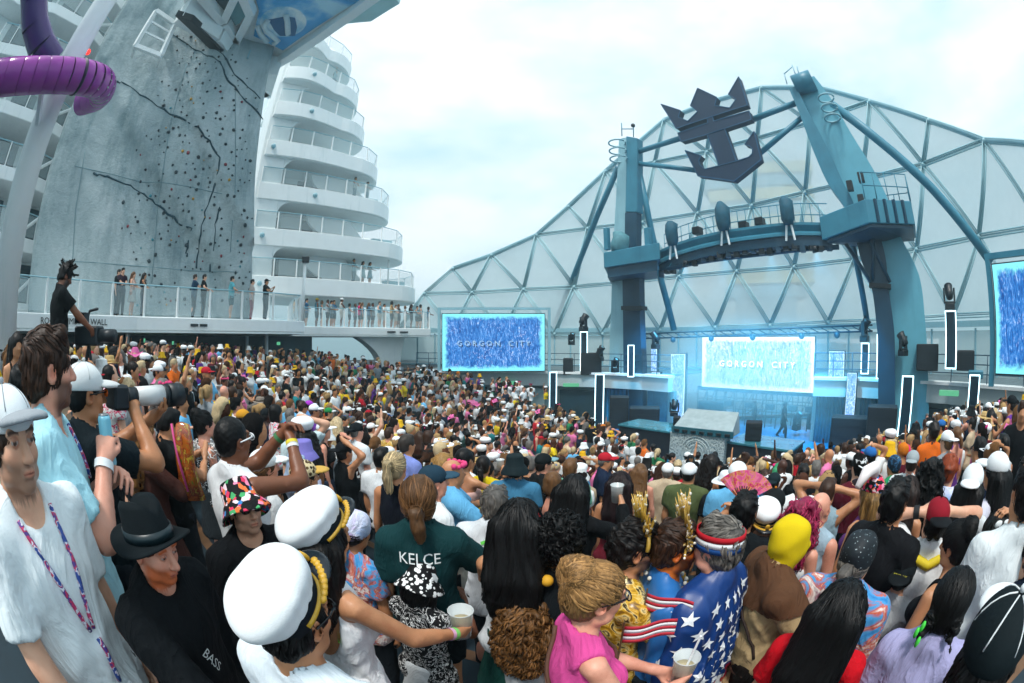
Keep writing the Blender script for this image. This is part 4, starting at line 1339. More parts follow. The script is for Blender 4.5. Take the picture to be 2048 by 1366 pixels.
def scaffold():
	pts = [(1405, 780), (1470, 780), (1540, 780), (1628, 780)]
	base = PS(1516, 800, 3.2); base.z = FLOOR
	root = empty('screen_scaffold', base)
	tag(root, 'black tube scaffold carrying the centre screen', 'scaffold')
	zt = PS(1516, 783, 3.2).z
	a, b = PS(1396, 785, 3.2), PS(1640, 785, 3.2); a.z = b.z = zt
	for dn in (0, 1.2):
		MB().bar(a + SN * dn - base, b + SN * dn - base, .16, .22).build('top_beam', steel_dk, root)
		for i in range(13):
			p = a.lerp(b, i / 12) + SN * dn
			MB().tube([p - base, Vector((p.x, p.y, FLOOR)) - base], .03, 6).build('scaffold_tube', dark, root, True)
			if i < 12 and i % 2 == 0:
				q = a.lerp(b, (i + 1) / 12) + SN * dn
				MB().tube([Vector((p.x, p.y, FLOOR + .4)) - base, Vector((q.x, q.y, zt - .1)) - base], .022, 5).build('scaffold_brace', dark, root, True)
		for zz in (.7, 1.35):
			MB().tube([Vector((a.x, a.y, FLOOR + zz)) + SN * dn - base, Vector((b.x, b.y, FLOOR + zz)) + SN * dn - base], .025, 6).build('scaffold_tube', dark, root, True)
	for t in (.28, .45, .62, .8, .93):
		p = a.lerp(b, t); MB().box(Vector((p.x, p.y, FLOOR + 1.2)) - SN * .1 - base, (.5, .3, .3), -.92).build('hung_lamp', dark, root, bevel=.02)
	# long truss hung across above the screen
	t0, t1 = PS(1284, 668, 2.4), PS(1745, 650, 2.4)
	for dz in (0, -.28): MB().tube([t0 + Vector((0, 0, dz)) - base, t1 + Vector((0, 0, dz)) - base], .05, 6).build('upper_truss', steel_dk, root, True)
	for i in range(24):
		p, q = t0.lerp(t1, i / 24), t0.lerp(t1, (i + 1) / 24)
		MB().tube([p - base, q + Vector((0, 0, -.28)) - base], .025, 5).build('truss_lacing', steel_dk, root, True)
	for t in (.16, .34, .52, .72, .86):
		p = t0.lerp(t1, t) - Vector((0, 0, .4)); MB().ball(p - base, .17, 8, 6).build('hung_lamp', steel_dk, root, True)
	return root
scaffold()

# added blue and yellow bands behind the dome, standing in for its warm glow
def dome_glow():
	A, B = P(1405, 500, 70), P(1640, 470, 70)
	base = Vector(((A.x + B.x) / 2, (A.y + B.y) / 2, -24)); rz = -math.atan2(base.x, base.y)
	root = empty('glow_bands', base, rz); tag(root, 'added blue and yellow bands behind the dome for its warm glow below the emblem', 'glow backdrop')
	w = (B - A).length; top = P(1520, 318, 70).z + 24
	MB().box((0, 4, top / 2), (w * .5, 8, top)).build('core', paint('glow_blue', '#86b4c8', .6), root)
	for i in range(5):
		MB().box((w * .05, 3.2, top - 2.0 - i * 4.6), (w * .96 - i * 1.2, 7, 1.9)).build('yellow_band', paint('glow_yellow', '#e0d2a4', .6, var=.06), root)
		MB().box((w * .0, 3.4, top - 4.3 - i * 4.6), (w * .9 - i * 1.2, 7, 1.7)).build('blue_band', paint('glow_pale_blue', '#8fbcd0', .6, var=.06), root)
dome_glow()
# ================================================================ bodies: smooth blended volumes turned into one skin
V = lambda *a: np.array(a, dtype=np.float64)
def cap(a, b, ra, rb=None, s=(1, 1, 1), k=.02, op='u', cut=None):
	return dict(t='c', a=V(*a), b=V(*b), ra=ra, rb=ra if rb is None else rb, s=V(*s), k=k, op=op, cut=cut)
def ell(c, r, k=.02, op='u', rot=None, cut=None):
	return dict(t='e', c=V(*c), r=V(*(r if hasattr(r, '__len__') else (r, r, r))), k=k, op=op, rot=rot, cut=cut)
def xf(pr, M):
	"""a primitive carried by a rigid matrix (used for the head on its neck)"""
	q = dict(pr); M3 = np.array(M.to_3x3()); T = np.array(M.translation)
	for key in ('a', 'b', 'c'):
		if key in q: q[key] = M3 @ q[key] + T
	if q['t'] == 'e':
		q['rot'] = M3 if q.get('rot') is None else M3 @ q['rot']
	return q
def bbox(p):
	if p['t'] == 'c':
		r = max(p['ra'], p['rb']) * p['s']
		return np.minimum(p['a'], p['b']) - r, np.maximum(p['a'], p['b']) + r
	r = p['r'] if p['rot'] is None else V(*(max(p['r']),) * 3)
	return p['c'] - r, p['c'] + r
def evalp(p, X, Y, Z):
	if p['t'] == 'c':
		s = p['s']; a, b = p['a'] / s, p['b'] / s
		x, y, z = X / s[0] - a[0], Y / s[1] - a[1], Z / s[2] - a[2]
		d = b - a; dd = float(d @ d) or 1e-9
		t = np.clip((x * d[0] + y * d[1] + z * d[2]) / dd, 0, 1)
		D = np.sqrt((x - t * d[0]) ** 2 + (y - t * d[1]) ** 2 + (z - t * d[2]) ** 2) - (p['ra'] + (p['rb'] - p['ra']) * t)
		D = D * min(s)
	else:
		x, y, z = X - p['c'][0], Y - p['c'][1], Z - p['c'][2]
		if p['rot'] is not None:
			q = p['rot']
			x, y, z = q[0, 0] * x + q[1, 0] * y + q[2, 0] * z, q[0, 1] * x + q[1, 1] * y + q[2, 1] * z, q[0, 2] * x + q[1, 2] * y + q[2, 2] * z
		r = p['r']
		k0 = np.sqrt((x / r[0]) ** 2 + (y / r[1]) ** 2 + (z / r[2]) ** 2)
		k1 = np.sqrt((x / r[0] ** 2) ** 2 + (y / r[1] ** 2) ** 2 + (z / r[2] ** 2) ** 2)
		D = k0 * (k0 - 1) / np.maximum(k1, 1e-6)
	if p['cut'] is not None:
		c, n = p['cut']
		D = np.maximum(D, (X - c[0]) * n[0] + (Y - c[1]) * n[1] + (Z - c[2]) * n[2])
	return D
def axis(lo, hi, zones, h0, h1, coarse=None):
	out, c = [lo], lo
	while c < hi:
		c += h1 if any(a - h1 <= c <= b for a, b in zones) else (h0 * 2.2 if coarse and c < coarse else h0)
		out.append(c)
	return np.array(out)
def sdf_mesh(prims, h0, h1=None, zones=(), post=None, coarse=None):
	"""prims -> (verts, quads): union / subtract blended on a grid that is finer inside the zones, then surface nets"""
	lo = np.min([bbox(p)[0] for p in prims if p['op'] == 'u'], axis=0) - h0 * 2 - .012
	hi = np.max([bbox(p)[1] for p in prims if p['op'] == 'u'], axis=0) + h0 * 2 + .012
	h1 = h1 or h0
	A = [axis(lo[i], hi[i], [(z[0][i], z[1][i]) for z in zones], h0, h1, coarse if i == 2 else None) for i in range(3)]
	F = np.full([len(a) for a in A], 0.5, dtype=np.float32)
	for p in prims:
		b0, b1 = bbox(p)
		pad = p['k'] + h0 * 1.6
		sl = []
		for i in range(3):
			i0 = max(0, np.searchsorted(A[i], b0[i] - pad) - 1); i1 = min(len(A[i]), np.searchsorted(A[i], b1[i] + pad) + 1)
			sl.append(slice(i0, i1))
		if any(s.stop - s.start < 1 for s in sl): continue
		X, Y, Z = A[0][sl[0]][:, None, None], A[1][sl[1]][None, :, None], A[2][sl[2]][None, None, :]
		D = evalp(p, X, Y, Z)
		S = F[tuple(sl)]; k = p['k']
		if p['op'] == 'u':
			h = np.clip(.5 + .5 * (S - D) / k, 0, 1)
			F[tuple(sl)] = S * (1 - h) + D * h - k * h * (1 - h)
		else:
			h = np.clip(.5 - .5 * (S + D) / k, 0, 1)
			F[tuple(sl)] = S * (1 - h) - D * h + k * h * (1 - h)
	if post is not None:
		F = post(F, A[0][:, None, None], A[1][None, :, None], A[2][None, None, :])
	return surfnet(F, A)
def surfnet(F, A):
	S = F < 0
	n = np.zeros([d - 1 for d in F.shape], dtype=np.int8)
	off = [(i, j, k) for i in (0, 1) for j in (0, 1) for k in (0, 1)]
	cs = lambda a, o: a[o[0]:a.shape[0] - 1 + o[0], o[1]:a.shape[1] - 1 + o[1], o[2]:a.shape[2] - 1 + o[2]]
	for o in off: n += cs(S, o)
	I = np.nonzero((n > 0) & (n < 8))
	m = len(I[0])
	vid = np.full(n.shape, -1, dtype=np.int32); vid[I] = np.arange(m)
	acc, w = np.zeros((m, 3)), np.zeros(m)
	for o in off:
		for ax in range(3):
			if o[ax]: continue
			o2 = list(o); o2[ax] = 1
			fa = F[I[0] + o[0], I[1] + o[1], I[2] + o[2]]; fb = F[I[0] + o2[0], I[1] + o2[1], I[2] + o2[2]]
			q = (fa < 0) != (fb < 0)
			t = np.where(q, fa / np.where(fa == fb, 1, fa - fb), 0)
			for c in range(3):
				base = A[c][I[c] + o[c]]
				if c == ax: base = base + t * (A[c][I[c] + 1] - A[c][I[c]])
				acc[:, c] += np.where(q, base, 0)
			w += q
	verts = acc / np.maximum(w, 1)[:, None]
	quads = []
	for ax in range(3):
		u, v = [(1, 2), (2, 0), (0, 1)][ax]
		sl0 = [slice(None)] * 3; sl1 = [slice(None)] * 3
		sl0[ax] = slice(0, -1); sl1[ax] = slice(1, None)
		a, b = S[tuple(sl0)], S[tuple(sl1)]
		E = np.array(np.nonzero(a != b))
		ok = (E[u] > 0) & (E[v] > 0) & (E[u] < F.shape[u] - 1) & (E[v] < F.shape[v] - 1)
		E = E[:, ok]
		inside = S[E[0], E[1], E[2]]
		def cell(du, dv):
			c = E.copy(); c[u] += du; c[v] += dv
			return vid[c[0], c[1], c[2]]
		Q = np.stack([cell(-1, -1), cell(0, -1), cell(0, 0), cell(-1, 0)], 1)
		Q[~inside] = Q[~inside][:, ::-1]
		quads.append(Q)
	Q = np.concatenate(quads)
	return verts, Q[(Q >= 0).all(1)]
def np_mesh(name, verts, quads, mat=None, cols=None):
	me = bpy.data.meshes.new(name)
	me.vertices.add(len(verts)); me.loops.add(len(quads) * 4); me.polygons.add(len(quads))
	me.vertices.foreach_set('co', verts.astype(np.float32).ravel())
	me.loops.foreach_set('vertex_index', quads.astype(np.int32).ravel())
	me.polygons.foreach_set('loop_start', np.arange(0, len(quads) * 4, 4, dtype=np.int32))
	me.polygons.foreach_set('use_smooth', np.ones(len(quads), dtype=bool))
	me.update(calc_edges=True)
	at = me.color_attributes.new('tint', 'FLOAT_COLOR', 'POINT')
	c = np.ones((len(verts), 4), dtype=np.float32)
	if cols is not None: c[:, :3] = cols
	at.data.foreach_set('color', c.ravel())
	if mat: me.materials.append(mat)
	return me
def gyr(x, y, z, f, ph=0.0):
	return np.sin(f * x + ph) * np.cos(f * y + 1.3) + np.sin(f * y + .7) * np.cos(f * z + ph) + np.sin(f * z + 2.1) * np.cos(f * x + .4)
def folds(X, Y, Z, amp, ph=0.0):
	"""soft cloth folds that run mostly downwards and gather at the waist"""
	wx = X + .03 * np.sin(9 * Z + 6 * Y + ph); wz = Z + .04 * np.sin(11 * X + ph)
	g = gyr(wx, Y, wz * .5, 15, ph) * .55
	r = 1 - np.abs(gyr(wx + .5 * wz, Y, .35 * wz, 19, ph * 2)) * 1.1
	r2 = 1 - np.abs(gyr(wx - .7 * wz, Y - .3 * wz, .5 * wz, 30, ph * 3 + 1)) * 1.1
	low = np.exp(-((Z - 1.04) / .15) ** 2); arm = np.exp(-((np.abs(X) - .2) / .07) ** 2)
	return -amp * (g * .5 + np.maximum(r, -.3) * (.45 + .8 * low + .5 * arm) + np.maximum(r2, -.2) * .35 * (.5 + low + arm))

# ---------------------------------------------------------------- materials that take the colour of the object
def objcol(name, rough=.8, streak=None, var=.15, bscale=60, bstr=.15, sheen=0, extra=None, spec=.3, wrinkle=False):
	if name in MATS: return MATS[name]
	m, n, l, bs = newmat(name)
	oi = n.new('ShaderNodeObjectInfo')
	at = n.new('ShaderNodeAttribute'); at.attribute_name = 'tint'
	c = mixc(n, l, 1.0, oi.outputs['Color'], at.outputs['Color'], 'MULTIPLY')
	co = coords(n, l, vec=streak or (1, 1, 1))
	t = noise(n, l, co, 9, 5, .6)
	r = ramp(n, [(.3, (1 - var,) * 3), (.7, (1 + var * .4,) * 3)])
	l.new(t.outputs['Fac'], r.inputs['Fac'])
	c = mixc(n, l, 1.0, c, r.outputs[0], 'MULTIPLY')
	if extra: c = extra(n, l, c)
	l.new(c, bs.inputs['Base Color'])
	bs.inputs['Roughness'].default_value = rough
	bs.inputs['Specular IOR Level'].default_value = spec
	if sheen: bs.inputs['Sheen Weight'].default_value = sheen
	t2 = noise(n, l, co, bscale, 3, .6)
	bump(n, l, bs, t2.outputs['Fac'], bstr, .004)
	if wrinkle:
		cw = coords(n, l, vec=(1, 1, .55))
		t3 = noise(n, l, cw, 6.5, 4, .5); t3.inputs['Distortion'].default_value = 1.4
		rw_ = ramp(n, [(.30, (0, 0, 0)), (.50, (1, 1, 1)), (.56, (.55, .55, .55)), (.75, (.1, .1, .1))])
		l.new(t3.outputs['Fac'], rw_.inputs['Fac'])
		b1 = [q for q in n if q.type == 'BUMP'][0]
		b2 = n.new('ShaderNodeBump'); b2.inputs['Strength'].default_value = .38; b2.inputs['Distance'].default_value = .018
		l.new(rw_.outputs[0], b2.inputs['Height']); l.new(b2.outputs[0], b1.inputs['Normal'])
	MATS[name] = m
	return m
def blotch(n, l, c):
	t = noise(n, l, coords(n, l), 5.5, 5, .62); r = ramp(n, [(.34, (.86, .74, .70)), (.5, (1, 1, 1)), (.68, (1.08, 1.0, .95))]); l.new(t.outputs['Fac'], r.inputs['Fac'])
	return mixc(n, l, 1.0, c, r.outputs[0], 'MULTIPLY')
SKIN = objcol('skin', .44, var=.14, bscale=130, bstr=.16, spec=.45, extra=blotch)
CLOTH = objcol('cloth', .85, var=.14, bscale=220, bstr=.18, spec=.15, wrinkle=True)
HAIR = objcol('hair', .48, streak=(7, 7, .5), var=.45, bscale=14, bstr=.55, spec=.26)
HATCL = objcol('hat_cloth', .8, var=.10, bscale=200, bstr=.2, spec=.15)
SATIN = objcol('satin', .38, var=.12, bscale=40, bstr=.1, spec=.5)
PLAST = objcol('smooth_plastic', .25, var=.03, bscale=10, bstr=0, spec=.5)
def spots(stops, scale, kind='voronoi', interp='CONSTANT', feat='F1', warp=0):
	def f(n, l, c):
		co = coords(n, l)
		if kind == 'voronoi':
			v = n.new('ShaderNodeTexVoronoi'); v.inputs['Scale'].default_value = scale; l.new(co, v.inputs['Vector'])
			src = v.outputs['Color'] if feat == 'C' else v.outputs['Distance']
			if feat == 'C':
				sx = n.new('ShaderNodeSeparateColor'); l.new(src, sx.inputs[0]); src = sx.outputs[0]
		elif kind == 'wave':
			v = n.new('ShaderNodeTexWave'); v.inputs['Scale'].default_value = scale; v.inputs['Distortion'].default_value = warp
			v.bands_direction = 'Z'; l.new(co, v.inputs['Vector']); src = v.outputs['Fac']
		else:
			v = noise(n, l, co, scale, 4, .6); v.inputs['Distortion'].default_value = warp; src = v.outputs['Fac']
		r = ramp(n, stops, interp); l.new(src, r.inputs['Fac'])
		return r.outputs[0]
	return f
_oc = objcol
def objcol(*a, **k):
	if len(a) > 1 and a[1] in (.8, .85): k.setdefault('wrinkle', True)
	return _oc(*a, **k)
PAT = {
	'floral': objcol('floral_print', .8, extra=spots([(0, '#08090d'), (.30, '#d9365e'), (.42, '#08090d'), (.50, '#e8743c'), (.58, '#f08fb0'), (.66, '#0c0d12'), (.74, '#3a7fc0'), (.80, '#4aa86a'), (.88, '#e8d0d8')], 42, feat='C')),
	'daisy': objcol('daisy_print', .8, extra=spots([(0, '#f2f4f4'), (.43, '#08090c')], 34)),
	'leopard': objcol('leopard_print', .8, extra=spots([(0, '#1a120a'), (.18, '#8a6a3c'), (.26, '#1a120a'), (.40, '#d8c49a')], 30)),
	'tiedye': objcol('tie_dye', .85, extra=spots([(.3, '#2e7fc4'), (.45, '#4fa0d8'), (.52, '#c8583a'), (.6, '#e8e0dc'), (.68, '#7a3a5a')], 4.5, 'noise', 'LINEAR', warp=2)),
	'pastel': objcol('pastel_wash', .85, extra=spots([(.3, '#8fb4e8'), (.5, '#d9ddf2'), (.65, '#c4a8e0')], 5, 'noise', 'LINEAR', warp=1)),
	'sequin': objcol('sequins', .25, extra=spots([(0, '#d8dde0'), (.3, '#6a7074'), (.45, '#101418')], 70), spec=.8),
	'gold': objcol('gold_print', .35, extra=spots([(.35, '#7a5410'), (.48, '#d9a520'), (.56, '#f0d890'), (.64, '#3a2a10')], 14, 'noise', 'LINEAR', warp=2), spec=.7),
	'stripes': objcol('knit_stripes', .8, extra=spots([(0, '#f0f0f0'), (.3, '#8a3aa8'), (.45, '#e8eef0'), (.6, '#4aa0c8'), (.75, '#f0f0ee'), (.85, '#d8a020')], 9, 'wave')),
	'hawaii': objcol('hawaiian_print', .8, extra=spots([(.3, '#e8eeee'), (.5, '#d84870'), (.58, '#e8eeee'), (.64, '#4a8a9a')], 16, 'noise', 'CONSTANT')),
	'navyprint': objcol('blue_print', .8, extra=spots([(.3, '#0e2438'), (.5, '#2a5a80'), (.58, '#0e2438'), (.66, '#8ab0c0')], 16, 'noise', 'CONSTANT')),
	'zebra': objcol('black_white_print', .8, extra=spots([(.3, '#0a0b0e'), (.5, '#e8eaea'), (.54, '#0a0b0e')], 20, 'noise', 'CONSTANT', warp=1.5)),
	'sparkle': objcol('sparkle_knit', .6, extra=spots([(0, '#c8d4d8'), (.10, '#46545a'), (.22, '#1a2228')], 55, feat='F1')),
}

# ---------------------------------------------------------------- body plan
NECK = V(0, -.005, 1.535)            # where the head turns
HC = V(0, .012, 1.635)               # head origin: between the ears
def head_matrix(yaw=0, pitch=0, roll=0):
	Rm = Euler((R(pitch), R(roll), R(-yaw)), 'XYZ').to_matrix().to_4x4()
	n = Vector(NECK); h = Vector(HC)
	return Matrix.Translation(n) @ Rm @ Matrix.Translation(h - n)
def head_prims(fine=True):
	p = [ell((0, -.014, .030), (.0745, .092, .090), .03), ell((0, .024, -.034), (.056, .066, .076), .03), ell((0, .062, -.094), (.026, .022, .021), .025)]
	for s in (-1, 1):
		p += [ell((s * .040, .052, -.022), (.024, .024, .026), .02), ell((s * .047, .02, -.075), (.02, .032, .02), .03)]
		p += [ell((s * .0765, -.008, -.006), (.009, .021, .033), .008, rot=np.array(Matrix.Rotation(-s * .25, 3, 'Z')))]
	p += [cap((0, .086, .018), (0, .108, -.024), .009, .0135, k=.012)]
	if fine:
		p += [cap((-.04, .073, .036), (.04, .073, .036), .013, k=.015)]
		for s in (-1, 1):
			p += [ell((s * .031, .100, .014), (.017, .016, .013), .012, op='s'), ell((s * .031, .0765, .014), (.0125, .0125, .0125), .003)]
			p += [ell((s * .011, .098, -.028), (.009, .010, .008), .006), ell((s * .079, -.004, -.004), (.006, .011, .018), .006, op='s')]
		p += [cap((-.019, .083, -.055), (0, .0915, -.053), .0055, .007, k=.008), cap((.019, .083, -.055), (0, .0915, -.053), .0055, .007, k=.008),
			  cap((-.015, .084, -.066), (.015, .084, -.066), .0072, k=.008), cap((-.02, .094, -.0605), (.02, .094, -.0605), .0022, k=.004, op='s')]
	return p
def face_paint(P_, look):
	"""skin tones that stay put: lips, brows, lashes, eyes, cheeks, stubble (P_ in head coordinates)"""
	x, y, z = P_[:, 0], P_[:, 1], P_[:, 2]
	c = np.ones((len(P_), 3))
	front = (y > .045)
	def blend(mask, col): c[:] = c * (1 - mask[:, None]) + np.array(col) * mask[:, None]
	g = lambda cx, cy, cz, rx, ry, rz: np.clip(1.6 - 1.6 * np.sqrt(((np.abs(x) - cx) / rx) ** 2 + ((y - cy) / ry) ** 2 + ((z - cz) / rz) ** 2), 0, 1)
	blend(g(.042, .06, -.022, .03, .04, .026) * .45, (1.08, .80, .74))
	blend(g(0, .105, -.024, .02, .03, .02) * .4, (1.05, .82, .78))
	blend(g(.08, 0, 0, .02, .04, .045) * .45, (1.05, .78, .72))
	hairc = np.array(look.get('brow', (.12, .09, .07)))
	if look.get('beard'):
		b = np.clip((-.034 - z + .25 * np.abs(x)) / .02, 0, 1) * np.clip((y + .012) / .03, 0, 1) * (z > -.135)
		mo = np.clip(1.5 - 1.5 * np.sqrt((x / .034) ** 2 + ((z + .043) / .012) ** 2), 0, 1) * (y > .06)
		b = np.maximum(b * (1 - np.clip(1.4 - 1.4 * np.sqrt((x / .024) ** 2 + ((z + .058) / .013) ** 2), 0, 1) * (y > .07)), mo)
		blend(b * look.get('beard_w', .85), hairc * look.get('beard_k', 1.0))
	lip = np.clip(1.7 - 1.7 * np.sqrt((x / .025) ** 2 + ((z + .060) / .0125) ** 2), 0, 1) * (y > .078)
	blend(lip * .75, look.get('lip', (.95, .58, .56)))
	blend((np.abs(z + .0605) < .0022) * (np.abs(x) < .022) * (y > .074) * .8, (.35, .15, .14))
	br = (np.clip(1.6 - 1.6 * np.abs((z - .038 + .12 * (np.abs(x) - .03) ** 2 * 60) / .0085), 0, 1) * (np.abs(np.abs(x) - .032) < .019) * front)
	blend(br * .95, hairc)
	d = np.sqrt((np.abs(x) - .031) ** 2 + (y - .0765) ** 2 + (z - .014) ** 2)
	eye = (d < .0142) & (y > .081) & (np.abs(z - .0125) < .0048)
	lid = (d < .0175) & (y > .079) & ~eye
	blend(lid * .55, (.55, .38, .34))
	sk = look.get('skin_lin', (.5, .3, .2))
	ew = [min(3.0, .40 / max(.05, v)) for v in sk]
	blend(eye * .8, ew)
	iris = eye & (np.sqrt((np.abs(x) - .031 - look.get('gaze', 0)) ** 2 + (z - .013) ** 2) < .0062)
	blend(iris * 1.0, (.10, .09, .09))
	if look.get('facepaint'):
		for (cx, cz, r_, col) in look['facepaint']:
			m_ = np.clip(1.8 - 1.8 * np.sqrt(((x - cx) / r_) ** 2 + ((z - cz) / r_) ** 2), 0, 1) * front
			blend(m_ * .85, [v / max(.05, k) for v, k in zip(lin(col), sk)])
	return c

def ik(S, T, l1, l2, hint):
	S, T = Vector(S), Vector(T)
	d = T - S
	L = min(max(d.length, .12), (l1 + l2) * .995)
	u = d.normalized(); T = S + u * L
	a = (l1 * l1 - l2 * l2 + L * L) / (2 * L)
	h = math.sqrt(max(0, l1 * l1 - a * a))
	w = Vector(hint); w = (w - u * w.dot(u)).normalized()
	return S + u * a + w * h, T
POSES = {   # (right hand, right elbow hint, right palm faces, left hand, left hint, left palm); None mirrors the right one
	'down': ((.235, .06, .80), (.5, -1, 0), (-1, 0, 0), None),
	'loose': ((.25, .16, .90), (.6, -1, -.2), (-1, 0, 0), ((-.22, .03, .79), (-.5, -1, 0), (1, 0, 0))),
	'cup': ((.20, .36, 1.24), (.7, -.4, -1), (-1, .2, 0), ((-.235, .05, .80), (-.5, -1, 0), (1, 0, 0))),
	'cupL': ((.235, .05, .80), (.5, -1, 0), (-1, 0, 0), ((-.20, .36, 1.24), (-.7, -.4, -1), (1, .2, 0))),
	'cuphigh': ((.24, .34, 1.46), (.7, -.2, -1), (-1, .2, 0), ((-.235, .05, .80), (-.5, -1, 0), (1, 0, 0))),
	'up': ((.22, .14, 1.96), (1, .2, .1), (0, 1, 0), ((-.235, .05, .80), (-.5, -1, 0), (1, 0, 0))),
	'upL': ((.235, .05, .80), (.5, -1, 0), (-1, 0, 0), ((-.22, .14, 1.96), (-1, .2, .1), (0, 1, 0))),
	'both_up': ((.24, .12, 1.95), (1, .1, 0), (0, 1, 0), None),
	'head': ((.10, .00, 1.76), (1, .25, .3), (-.3, 0, -1), ((-.235, .05, .80), (-.5, -1, 0), (1, 0, 0))),
	'headL': ((.235, .05, .80), (.5, -1, 0), (-1, 0, 0), ((-.10, .00, 1.76), (-1, .25, .3), (.3, 0, -1))),
	'ears': ((.12, .02, 1.68), (1, .3, -.2), (-1, 0, 0), None),
	'phone': ((.07, .34, 1.36), (.8, -.3, -1), (-1, .3, 0), ((-.07, .34, 1.33), (-.8, -.3, -1), (1, .3, 0))),
	'clasp': ((.05, .40, 1.50), (.8, .1, -1), (-1, .3, 0), ((-.05, .40, 1.49), (-.8, .1, -1), (1, .3, 0))),
	'shoot': ((.06, .27, 1.55), (.8, .1, -1), (-1, .3, .2), ((-.02, .44, 1.50), (-.8, .1, -1), (.3, .2, 1))),
	'reach': ((.22, .46, 1.02), (.8, -.6, -.6), (-1, 0, -.3), ((-.235, .05, .80), (-.5, -1, 0), (1, 0, 0))),
	'cross': ((-.10, .22, 1.16), (.9, .3, -.6), (0, -1, 0), ((.10, .25, 1.12), (-.9, .3, -.6), (0, -1, 0))),
	'hip': ((.21, .02, 1.02), (1, -.4, 0), (-1, 0, 0), ((-.235, .05, .80), (-.5, -1, 0), (1, 0, 0))),
	'rail': ((.26, .32, 1.12), (.8, -.5, -.6), (0, 0, -1), None),
	'fan': ((.26, .30, 1.50), (.8, -.2, -1), (-1, .2, 0), ((-.235, .05, .80), (-.5, -1, 0), (1, 0, 0))),
	'walk': ((.24, .22, .90), (.5, -1, 0), (-1, 0, 0), ((-.24, -.15, .86), (-.5, -1, 0), (1, 0, 0))),
}
